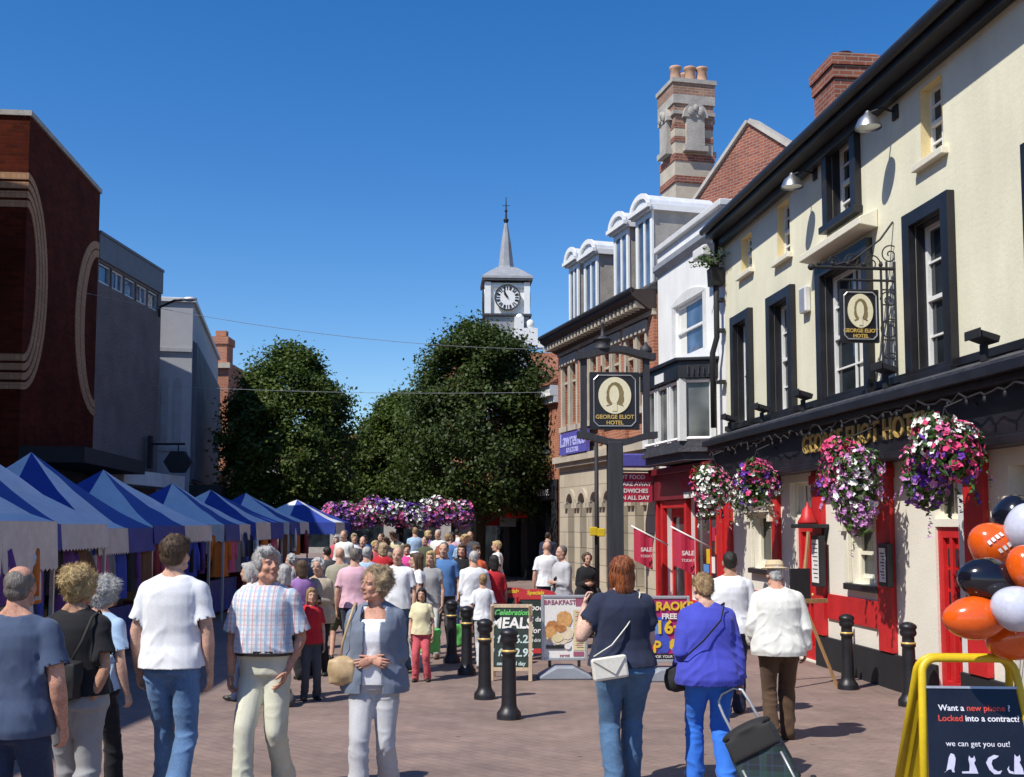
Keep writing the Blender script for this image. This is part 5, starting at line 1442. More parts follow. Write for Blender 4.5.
# food poster on a weighted swing stand, and party poster
def swing_sign(px, Y, wd, hh, label):
    r = empty('poster_stand', gpos(px, Y), R(2), label, 'poster stand', 'poster stands in front of the hotel')
    m = MB(); n = 16
    prof = [(-.36, 0), (-.36, .04), (-.25, .1), (-.12, .17), (.12, .17), (.25, .1), (.36, .04), (.36, 0)]
    m.prism([(x, -.2, z) for x, z in prof], (0, .4, 0)); m.build('base', MAT['plastic_grey'], r, bevel=.025)
    m = MB()
    for x in (-.2, .2): m.box(x - .02, x + .02, -.02, .02, .15, .28)
    m.build('spring', MAT['blackmatt'], r)
    m = MB(); z0, z1 = .24, .24 + hh
    m.box(-wd / 2, -wd / 2 + .04, -.03, .03, z0, z1); m.box(wd / 2 - .04, wd / 2, -.03, .03, z0, z1); m.box(-wd / 2 + .04, wd / 2 - .04, -.03, .03, z0, z0 + .04); m.box(-wd / 2 + .04, wd / 2 - .04, -.03, .03, z1 - .04, z1)
    m.build('frame', MAT['alu'], r, bevel=.008)
    return r, z0, z1
def patches(par, name, lst, z0, z1, wd, y=-.02):
    """flat printed shapes: (kind, x0, x1, z0, z1 in 0..1, material)"""
    mats = []; m = MB(); k = 0
    for kind, a, b, c, d, mt in lst:
        if mt not in mats: mats.append(mt)
        m.mat(mats.index(mt)); k += 1
        x0, x1 = -wd / 2 + .04 + a * (wd - .08), -wd / 2 + .04 + b * (wd - .08); q0, q1 = z0 + .04 + c * (z1 - z0 - .08), z0 + .04 + d * (z1 - z0 - .08)
        yy = y - .0012 * k
        if kind == 'b': m.quad((x0, yy, q0), (x1, yy, q0), (x1, yy, q1), (x0, yy, q1))
        else: m.poly([((x0 + x1) / 2 + (x1 - x0) / 2 * math.cos(2 * math.pi * i / 22) * (1 + .08 * math.sin(5 * i + k)), yy, (q0 + q1) / 2 + (q1 - q0) / 2 * math.sin(2 * math.pi * i / 22) * (1 + .08 * math.sin(3 * i + k))) for i in range(22)])
    return m.build(name, [MAT[x] for x in mats], par)
D('crust', (.45, .19, .06), .6, var=.35, vs=18); D('crust2', (.62, .33, .12), .6, var=.3, vs=22); D('cream_food', (.78, .66, .48), .6, var=.15, vs=15); D('plum', (.35, .10, .16), .6); D('buff', (.72, .62, .36), .6, var=.15, vs=9); D('poster_blue', (.05, .08, .45), .5, var=.3, vs=7); D('poster_magenta', (.42, .02, .16), .5, var=.25, vs=6); D('poster_yellow', (.75, .5, .03), .5, var=.12)
D('poster_backing', (.2, .2, .2), .8)
WD, HH = 46 * 15.2 / F, 64 * 15.2 / F
r, z0, z1 = swing_sign(564, 15.2, WD, HH, 'white food poster on a grey weighted stand left of the red haired woman')
bk = MB().box(-WD / 2 + .04, WD / 2 - .04, -.018, .018, z0 + .04, z1 - .04).build('poster', MAT['paper'], r)
patches(bk, 'artwork', [('b', .78, 1, .86, 1, 'plum'), ('b', .72, 1, .12, .80, 'buff'), ('b', .72, .98, .02, .1, 'plum'), ('e', .06, .68, .22, .44, 'cream_food'), ('e', .04, .4, .42, .62, 'crust'), ('e', .3, .7, .5, .78, 'crust2'), ('e', .02, .3, .32, .52, 'crust2'), ('e', .42, .72, .3, .52, 'cream_food'), ('e', .2, .46, .26, .4, 'buff'), ('e', .3, .55, .42, .55, 'crust'), ('b', .05, .5, .15, .21, 'blackmatt'), ('e', .5, .66, .14, .24, 'paper')], z0, z1, WD)
m = MB(); m.text('BREAKFAST', .085, TXT_CAM(-.06, -.021, z1 - .1), bold=.001); m.text('served', .05, TXT_CAM(.0, -.021, z0 + .07))
for k in range(9): m.box(WD * .24, WD * .24 + .1, -.0385, -.038, z0 + .2 + k * .055, z0 + .205 + k * .055 + .008)
m.build('lettering', MAT['plum'], bk)
WD2 = 46 * 15.0 / F; 
r, z0, z1 = swing_sign(666, 15.0, WD2, HH, 'bright party poster in a silver stand beside the woman in royal blue')
bk = MB().box(-WD2 / 2 + .04, WD2 / 2 - .04, -.018, .018, z0 + .04, z1 - .04).build('poster', MAT['poster_magenta'], r)
patches(bk, 'artwork', [('b', 0, .5, .1, .7, 'poster_blue'), ('e', -.0, .35, .4, .68, 'skyblue'), ('b', 0, 1, .0, .09, 'blackmatt'), ('e', .6, 1, .12, .4, 'plum'), ('e', .25, .6, .1, .4, 'poster_blue'), ('e', .55, .8, .14, .34, 'poster_yellow'), ('e', .1, .28, .12, .3, 'pinkred')], z0, z1, WD2)
m = MB(); m.text('KARAOKE', .155, TXT_CAM(.0, -.034, z1 - .14), bold=.006); m.text('16+', .24, TXT_CAM(.03, -.034, z0 + .46), bold=.008); m.text('P   S', .22, TXT_CAM(0, -.034, z0 + .2), bold=.006)
m.build('lettering', MAT['poster_yellow'], bk)
m = MB(); m.text('FREE', .1, TXT_CAM(.03, -.035, z0 + .61), bold=.003); m.text('BOOK YOUR TABLE', .05, TXT_CAM(0, -.035, z0 + .075)); m.build('lettering', MAT['paper'], bk)
# red framed boards behind
for px, Y, l in ((511, 17.6, 'red framed dark board with a curved top, behind the green meals board'), (536, 17.2, 'red framed dark board with a curved top, just left of the food poster')):
    r = empty('pavement_board', gpos(px, Y), R(4), l, 'pavement board', 'red framed pavement boards')
    T, f_ = fr_board(r, .32, .1, 1.0, .075, .02, MAT['redcloth'], 6)
    m = MB(); m.prism([(.32 * math.cos(math.pi * i / 12), -.02, 1.0 + .09 * math.sin(math.pi * i / 12)) for i in range(13)], (0, .04, 0)); m.xf(T); m.build('arched_top', MAT['redcloth'], r)
    m = MB(); m.box(-.245, .245, -.012, .012, .175, .925); m.xf(T); pn = m.build('panel', MAT['chalkboard'], r)
    chalk(pn, [('food', .13, 0, .8, .003, .2), ('all day', .1, 0, .62, .002, .1), ('2 for', .12, -.05, .45, .003, .1), ('hot drinks', .075, 0, .3, .001, 0)], T, MAT['paper'])
    chalk(f_, [('Specials', .085, 0, 1.03, .003, .1)], T, MAT['poster_yellow'], y=-.022)
    m = MB()
    for x in (-.29, .29): m.tube([(x, .02, .98), (x, .38, 0)], .018, 6)
    m.build('back_leg', MAT['redcloth'], r)
# yellow pavement board
YB = 7.05
yb = empty('a_board', gpos(964, YB), R(-4), 'yellow framed pavement board with a black panel of animal outlines', 'pavement board')
def loop_pts(hw, H, rc, flare):
    pts = [(-hw - flare, 0)]; 
    for i in range(7): a = math.pi - i * math.pi / 12; pts.append((-hw + rc + rc * math.cos(a), H - rc + rc * math.sin(a)))
    for i in range(7): a = math.pi / 2 - i * math.pi / 12; pts.append((hw - rc + rc * math.cos(a), H - rc + rc * math.sin(a)))
    pts.append((hw + flare, 0)); return pts
H = 1.085; lp = loop_pts(.29, H, .10, .09)
fp = lambda x, z, y0=0: Vector((x, -.30 * (1 - z / H) + y0, z))
bpz = lambda x, z: Vector((x, .06 + .36 * (1 - z / H), z))
m = MB(); m.tube([fp(x, z) for x, z in lp], .026, 10, ry=.02); m.build('front_frame', MAT['yellow'], yb, True)
m = MB(); m.tube([bpz(x, z) for x, z in lp], .026, 10, ry=.02); 
m.build('back_frame', MAT['yellow'], yb, True)
m = MB(); 
for sg in (-1, 1):
    m.prism([bpz(sg * .31, .80), bpz(sg * .385, .0), bpz(sg * .385, .0) + Vector((0, -.012, 0)), bpz(sg * .31, .80) + Vector((0, -.012, 0))], (-sg * .06, 0, 0))
m.prism([bpz(-.31, .85), bpz(.31, .85), bpz(.375, .08), bpz(-.375, .08)], (0, .012, 0)); m.build('back_panel', MAT['yellow'], yb)
nv = (fp(0, 1) - fp(0, 0)).normalized(); ny = Vector((0, -nv.z, nv.y))
BT = Matrix(((1, 0, 0, 0), (0, nv.y, ny.y, fp(0, 0).y), (0, nv.z, ny.z, 0), (0, 0, 0, 1)))   # panel coords: x right, y up, z to viewer
if ny.y > 0: pass
hL = (fp(0, H) - fp(0, 0)).length
m = MB(); m.add([BT @ Vector(v) for v in ((-.335, .12, .006), (.335, .12, .006), (.272, .935, .006), (-.272, .935, .006), (-.335, .12, -.012), (.335, .12, -.012), (.272, .935, -.012), (-.272, .935, -.012))], [(0, 1, 2, 3), (7, 6, 5, 4), (0, 4, 5, 1), (2, 6, 7, 3), (1, 5, 6, 2), (3, 7, 4, 0)])
pn = m.build('panel', M('gloss_black', (.012, .012, .018), .12, var=.3), yb)
m = MB(); m.add([BT @ Vector(v) for v in ((-.277, .935, .0), (.277, .935, .0), (.277, .95, .0), (-.277, .95, .0), (-.277, .935, .012), (.277, .935, .012), (.277, .95, .012), (-.277, .95, .012))], [(0, 1, 2, 3), (4, 5, 6, 7), (0, 1, 5, 4), (1, 2, 6, 5), (2, 3, 7, 6), (3, 0, 4, 7)]); m.build('clip_rail', MAT['alu'], yb)
BTt = lambda x, y: BT @ Matrix.Translation((x, y, .0085))
mw, mr = MB(), MB()
def words(line, x, y, sz):
    for red_, t in line:
        k = mr if red_ else mw; n0 = len(k.v); k.text(t, sz, BTt(x, y), align='LEFT', depth=.001, bold=.0008)
        x = max((BT.inverted() @ Vector(v)).x for v in k.v[n0:]) + sz * .28
words([(0, 'Want a'), (1, 'new phone'), (0, '?')], -.215, .815, .052); words([(1, 'Locked'), (0, 'into a contract?')], -.225, .752, .052)
m = mw; m.text('we can get you out!', .048, BTt(0, .60), depth=.001)
m.build('lettering', M('board_white', (.7, .7, .78), .5), pn)
m = mr; m.build('lettering', M('board_red', (.55, .06, .04), .5), pn)
def animal(m, cx, cy, sc, pts): m.poly([BT @ Vector((cx + x * sc, cy + y * sc, .0095)) for x, y in pts])
m = MB()
animal(m, -.185, .425, .118, [(-.35, 0), (-.2, .12), (-.1, .45), (-.0, .8), (.12, 1.0), (.28, .95), (.34, .75), (.28, .45), (.2, .2), (.22, .05), (.1, .05), (.06, .2), (-.08, .18)])
animal(m, -.06, .425, .112, [(-.5, 0), (-.5, .1), (-.1, .12), (-.05, .45), (-.08, .75), (-.02, .95), (.05, .82), (.18, .82), (.25, .95), (.3, .7), (.2, .55), (.3, .25), (.36, .0)])
animal(m, .075, .425, .118, [(-.35, .55), (-.2, .8), (.1, .95), (.35, .9), (.2, .78), (0, .7), (-.08, .5), (.0, .25), (.2, .12), (.42, .18), (.3, 0), (-.0, -.02), (-.22, .2)])
animal(m, .205, .425, .118, [(-.1, 0), (-.05, .4), (.0, .75), (.05, 1.0), (.12, .88), (.22, .88), (.3, .98), (.32, .7), (.24, .6), (.36, .3), (.4, 0)]); animal(m, .205, .425, .118, [(-.12, .0), (-.35, .05), (-.42, .25), (-.3, .42), (-.34, .25), (-.26, .15), (-.12, .12)])
m.build('animal_outlines', M('board_lilac', (.55, .55, .72), .5), pn)
# balloons tied to the board
D('bal_orange', (.70, .10, .008), .16, var=.05, coat=.3); D('bal_black', (.008, .008, .014), .14, var=.1, coat=.3); D('bal_white', (.52, .54, .66), .2, var=.05, coat=.3)
BL_ = [(1015, 518, 7.5, 22, 24, 'black', (.3, 0, .5), 'black balloon highest in the bunch'), (1026, 529, 7.0, 21, 26, 'white', (.2, 0, -.2), 'pale white balloon at the top right of the bunch'), (994, 546, 7.15, 23, 27, 'orange', (0, -1.0, .2), 'orange balloon with small white printed squares'),
       (988, 580, 6.8, 23, 31, 'black', (0, -1.45, .1), 'black balloon in the middle of the bunch'), (1028, 568, 6.7, 21, 24, 'orange', (0, -.5, .3), 'orange balloon at the right edge beside the middle black one'), (1017, 609, 6.6, 23, 26, 'white', (0, -1.2, 0), 'pale white balloon low in the bunch'),
       (975, 618, 6.75, 22, 32, 'orange', (0, -1.62, 0), 'lowest left orange balloon of the bunch'), (1015, 636, 7.0, 24, 30, 'orange', (0, -1.9, .1), 'lowest right orange balloon of the bunch')]
knot = Vector((3.4, 7.55, .5))
for px, py, Y, rx, rz_, cn_, rot, lab in BL_:
    p = at(px, py, Y); k = Y / F
    r = empty('balloon', p, 0, lab, 'balloon', 'balloons tied above the yellow board'); r.rotation_euler = (rot[0], rot[1], rot[2])
    m = MB(); prof = []
    for i in range(15):
        t = i / 14; a = math.pi * t; z = -math.cos(a) * rz_ * k; q = math.sin(a) * rx * k * (1 - .10 * math.cos(a) * -1 if t > .5 else 1 - .16 * (1 - t * 2)); prof.append((max(q, .002), z - (.12 * rz_ * k if t == 0 else 0)))
    m.lathe(prof, n=24, capt=False); m.lathe([(.014, -rz_ * k * 1.12 - .03), (.004, -rz_ * k * 1.1)], n=8); o = m.build('skin', MAT['bal_' + cn_], r, True)
    R3 = Euler(r.rotation_euler).to_matrix(); kb = R3.transposed() @ (knot - p)
    MB().tube([(0, 0, -rz_ * k * 1.12), tuple(Vector((0, 0, -rz_ * k * 1.5)).lerp(kb, .3)), tuple(kb)], .0025, 4).build('string', MAT['dirtywhite'], r)
    if 'squares' in lab:
        m = MB()
        vw = R3.transposed() @ Vector((-.15, -1, .15)).normalized()
        a_ = R3.transposed() @ Vector((.8, 0, .6)); b_ = R3.transposed() @ Vector((-.6, 0, .8))
        for rr0, n_, off in ((.032, 4, .0), (-.04, 4, .035)):
            for i in range(n_):
                cc = vw + a_ * ((i - 1.5) * .22 + off * 4) + b_ * rr0 * 7
                cen = cc.normalized()
                def sp_(v): v = v.normalized(); return Vector((v.x * rx * k * 1.02, v.y * rx * k * 1.02, v.z * rz_ * k * 1.015))
                m.quad(sp_(cen - a_ * .07 - b_ * .09), sp_(cen + a_ * .07 - b_ * .09), sp_(cen + a_ * .07 + b_ * .09), sp_(cen - a_ * .07 + b_ * .09))
        m.build('print', MAT['paper'], o)
# easel with a small blackboard by the hotel
ep = gpos(805, 14.6); es = empty('easel', ep, R(20), 'wooden easel holding a small blackboard against the hotel front', 'easel')
zz = lambda py: at(805, py, 14.6).z - ep.z
for a, b in (((-.12, -.1, zz(600)), (.21, -.35, 0)), ((-.12, -.1, zz(600)), (-.35, -.2, 0)), ((.02, .02, zz(560)), (.05, .45, 0))): MB().tube([a, b], .024, 6).build('leg', MAT['wood'], es)
m = MB(); m.tube([(-.13, -.08, zz(612)), (.09, .04, zz(532))], .026, 6); m.box(-.3, .2, -.2, -.14, zz(602), zz(598)); m.build('mast', MAT['wood'], es)
MB().box(-.32, -.02, -.14, -.11, zz(598), zz(568)).build('blackboard', MAT['blackmatt'], es)
# post with yellow box near the stone arches
lp_ = empty('lamp_post', gpos(597, 24.5), 0, 'slim black post carrying a small yellow box in front of the stone arches', 'post')
m = MB(); m.cyl((0, 0, -.1), (0, 0, 3.9), .055, .045); m.lathe([(.1, 0), (.1, .5), (.055, .6)]); m.build('post', MAT['blackmatt'], lp_, True)
q = at(597, 531, 24.5).z - gz(24.5); m = MB(); m.box(-.16, .0, -.16, -.06, q - .1, q + .09); m.box(.0, .17, -.17, -.06, q - .12, q + .06); m.build('yellow_box', MAT['yellow'], lp_, bevel=.015)
# ------------------------------------------------------------------ people
def vnoise(P, seed=0):
    P = np.asarray(P, float) + seed * 17.13
    i = np.floor(P).astype(np.int64); f = P - i; f = f * f * (3 - 2 * f)
    def h(a, b, c):
        n = (a * 73856093) ^ (b * 19349663) ^ (c * 83492791) ^ (seed * 2654435)
        n = (n ^ (n >> 13)) * 1274126177; n = n ^ (n >> 16)
        return (n & 0xFFFF) / 65535.
    r = 0
    for dx in (0, 1):
        for dy in (0, 1):
            for dz in (0, 1):
                w_ = (f[:, 0] if dx else 1 - f[:, 0]) * (f[:, 1] if dy else 1 - f[:, 1]) * (f[:, 2] if dz else 1 - f[:, 2])
                r = r + w_ * h(i[:, 0] + dx, i[:, 1] + dy, i[:, 2] + dz)
    return r

def remesh(mb, voxel, smooth=3, fac=.5):
    me = mb.mesh('tmp', [])
    o = bpy.data.objects.new('tmp', me); COL.objects.link(o)
    md = o.modifiers.new('r', 'REMESH'); md.mode = 'VOXEL'; md.voxel_size = voxel; md.use_smooth_shade = True
    if smooth:
        s = o.modifiers.new('s', 'SMOOTH'); s.factor = fac; s.iterations = smooth
    dg = bpy.context.evaluated_depsgraph_get()
    r = bpy.data.meshes.new_from_object(o.evaluated_get(dg))
    bpy.data.objects.remove(o); bpy.data.meshes.remove(me)
    r.polygons.foreach_set('use_smooth', [True] * len(r.polygons))
    return r

def co_of(me):
    a = np.empty(len(me.vertices) * 3); me.vertices.foreach_get('co', a); return a.reshape(-1, 3)
def no_of(me):
    a = np.empty(len(me.vertices) * 3); me.vertices.foreach_get('normal', a); return a.reshape(-1, 3)
def set_co(me, c): me.vertices.foreach_set('co', np.ascontiguousarray(c).reshape(-1)); me.update()

def cut_faces(me, pred):
    bm = bmesh.new(); bm.from_mesh(me)
    bmesh.ops.delete(bm, geom=[f for f in bm.faces if pred(f.calc_center_median())], context='FACES')
    bm.to_mesh(me); bm.free(); me.update()

TOR = {'m': [(.78, .15, .095, .105), (.88, .172, .105, .13), (.96, .170, .108, .12), (1.04, .160, .112, .10), (1.12, .157, .115, .098), (1.22, .156, .122, .108), (1.31, .162, .122, .118), (1.38, .156, .108, .115), (1.43, .130, .085, .10), (1.465, .095, .062, .08), (1.50, .064, .058, .064)],
       'f': [(.78, .16, .095, .12), (.88, .185, .108, .145), (.96, .178, .11, .125), (1.04, .157, .108, .098), (1.12, .145, .108, .09), (1.22, .140, .132, .1), (1.30, .145, .135, .108), (1.37, .140, .105, .105), (1.42, .118, .08, .092), (1.455, .085, .058, .075), (1.49, .055, .052, .056)]}
def torso(mb, sex, z0, z1, ease=0., girth=1., belly=0., hem=0., bust=0., n=28):
    tb = TOR[sex]; zs = [z0] + [t[0] for t in tb if z0 + .012 < t[0] < z1 - .012] + [z1]
    dense = []
    for a, b in zip(zs, zs[1:]):
        dense += [a, (a + b) / 2]
    dense.append(z1)
    v = []
    for z in dense:
        zz = min(max(z, tb[0][0]), tb[-1][0])
        for A, B in zip(tb, tb[1:]):
            if A[0] <= zz <= B[0]:
                t = (zz - A[0]) / (B[0] - A[0]); hw, hf, hb = [A[i] + (B[i] - A[i]) * t for i in (1, 2, 3)]; break
        g = girth if z < 1.38 else 1 + (girth - 1) * max(0, 1 - (z - 1.38) / .08)
        hw, hf, hb = hw * g + ease, hf * g + ease, hb * g + ease
        hf += belly * math.exp(-((z - 1.07) / .13) ** 2) + bust * math.exp(-((z - 1.25) / .06) ** 2)
        if hem: 
            e = hem * max(0, 1 - (z - z0) / .25); hw += e; hf += e * .7; hb += e * .7
        for k in range(n):
            a = 2 * math.pi * k / n; c, s = math.cos(a), math.sin(a)
            x = hw * math.copysign(abs(c) ** .82, c); y = (hf if s > 0 else hb) * math.copysign(abs(s) ** .88, s)
            v.append((x, y, z))
    f = []
    m = len(dense)
    for i in range(m - 1):
        for k in range(n): k2 = (k + 1) % n; f.append((i * n + k, i * n + k2, (i + 1) * n + k2, (i + 1) * n + k))
    f.append(tuple(range(n - 1, -1, -1))); f.append(tuple((m - 1) * n + k for k in range(n)))
    mb.add(v, f)

def chain(mb, pts, rad, n=14, flat=None):
    """capsule chain: spheres at the joints, cones between"""
    P = [Vector(p) for p in pts]
    for p, r in zip(P, rad): mb.ell(p, r * .995, 12, 8)
    for a, b, r0, r1 in zip(P, P[1:], rad, rad[1:]):
        mb.tube([a, b], [r0, r1], n)

def lerp_chain(A, B, C, la, fr):
    """points along shoulder-elbow-wrist at fraction list of total"""
    out = []
    for t in fr:
        out.append(A.lerp(B, t / la) if t <= la else B.lerp(C, (t - la) / (1 - la)))
    return out

def hand(mb, Wp, d, n, l, curl=.45, sc=1., spread=.1):
    """Wp wrist, d direction, n palm normal, l thumb side; five separate fingers"""
    d = d.normalized(); n = (n - d * n.dot(d)).normalized(); l = (l - d * l.dot(d) - n * l.dot(n))
    l = l.normalized() if l.length > 1e-4 else d.cross(n)
    rot = Matrix((l, n, d)).transposed()
    palm = MB(); palm.ell(Wp + d * .05 * sc, (.041 * sc, .017 * sc, .055 * sc), 14, 9, rot); palm.ell(Wp + d * .075 * sc, (.042 * sc, .015 * sc, .026 * sc), 14, 9, rot); palm.ell(Wp + d * .03 * sc + l * .022 * sc, (.02 * sc, .018 * sc, .034 * sc), 12, 8, rot)
    fg = MB()
    for i, ln in enumerate((.062, .078, .084, .074)):
        o = (-.031, -.0105, .0105, .031)[i] * sc
        p = Wp + d * (.088 - .006 * abs(i - 2)) * sc + l * o
        dd = (d + l * spread * (i - 1.5) * .6).normalized()
        pts = [p - dd * .02 * sc, p]; ang = 0
        for q, (fr, cv) in enumerate(((.45, .6), (.30, 1.), (.25, .8))):
            ang += curl * cv
            v = (dd * math.cos(ang) + n * math.sin(ang)).normalized(); pts.append(pts[-1] + v * ln * fr * sc)
        r0 = (.0078, .0088, .0092, .0088)[i] * sc
        fg.tube(pts, [r0, r0 * 1.02, r0 * .97, r0 * .88, r0 * .6], 8)
    p = Wp + d * .022 * sc + l * .026 * sc
    v = (d * .62 + l * .62 + n * .42).normalized(); v2 = (d * .85 + l * .25 + n * .45).normalized()
    fg.tube([p, p + v * .034 * sc, p + v * .034 * sc + v2 * .03 * sc, p + v * .034 * sc + v2 * .052 * sc], [.0125 * sc, .011 * sc, .0098 * sc, .006 * sc], 8)
    return palm, fg

HEAD0 = Vector((0, .018, 1.507))    # chin level
def head_mat(yaw=0, pitch=0, roll=0):
    pv = Matrix.Translation((0, 0, 1.50)); 
    return pv @ Matrix.Rotation(R(yaw), 4, 'Z') @ Matrix.Rotation(R(pitch), 4, 'X') @ Matrix.Rotation(R(roll), 4, 'Y') @ pv.inverted() @ Matrix.Translation(HEAD0)
def head(mb, T, sex='m', age=0, plump=1.):
    h = MB()
    h.ell((0, -.012, .148), (.0755, .098, .087), 20, 14)
    h.ell((0, .028, .088), (.060 * plump, .066, .078), 18, 12)
    h.ell((0, .045, .035), (.042 * plump, .046, .035), 14, 10)
    h.ell((0, .074, .018), (.022, .02, .017), 10, 8)
    for s in (-1, 1):
        h.ell((s * .036, .062, .088), (.026, .026, .024), 10, 8)       # cheek
        h.ell((s * .030, .078, .138), (.026, .013, .010), 10, 7)       # brow
        h.ell((s * .078, -.006, .112), (.009, .02, .031), 10, 8, Matrix.Rotation(s * -.25, 3, 'Z'))   # ear
        h.ell((s * .050 * plump, .012, .04), (.022, .04, .026), 10, 8)    # jaw corner
    h.tube([(0, .086, .140), (0, .097, .118), (0, .112, .094), (0, .098, .083)], [.008, .0095, .014, .011], 10)
    h.ell((.011, .099, .088), (.009, .01, .008), 8, 6); h.ell((-.011, .099, .088), (.009, .01, .008), 8, 6)
    h.ell((0, .088, .062), (.021, .012, .006), 10, 7); h.ell((0, .086, .050), (.018, .012, .007), 10, 7)
    h.xf(T); mb.add(h.v, h.f)
def face_bits(par, T, hairm, sex):
    """eyes, brows and lips as parts of the body"""
    for s in (-1, 1):
        m = MB(); m.mat(0).ell((s * .0305, .0795, .1215), (.0115, .0085, .0052), 10, 8); m.mat(1).ell((s * .0305, .0855, .1215), (.0048, .0036, .0046), 8, 6); m.xf(T)
        m.build('eye', [MAT['eye_white_shaded'], MAT['eye_dark']], par, True)
        m = MB(); m.tube([(s * .014, .090, .139), (s * .03, .0905, .1445), (s * .047, .080, .138)], [.003, .0038, .002], 6); m.xf(T); m.build('eyebrow', hairm, par, True)
    m = MB(); m.ell((0, .0915, .0575), (.022, .0095, .0055), 12, 8); m.xf(T); m.build('mouth', MAT['lip'], par, True)
    m = MB(); m.tube([(-.019, .0955, .0568), (0, .1015, .0578), (.019, .0955, .0568)], .0016, 5); m.xf(T); m.build('mouth_line', MAT['eye_dark'], par)

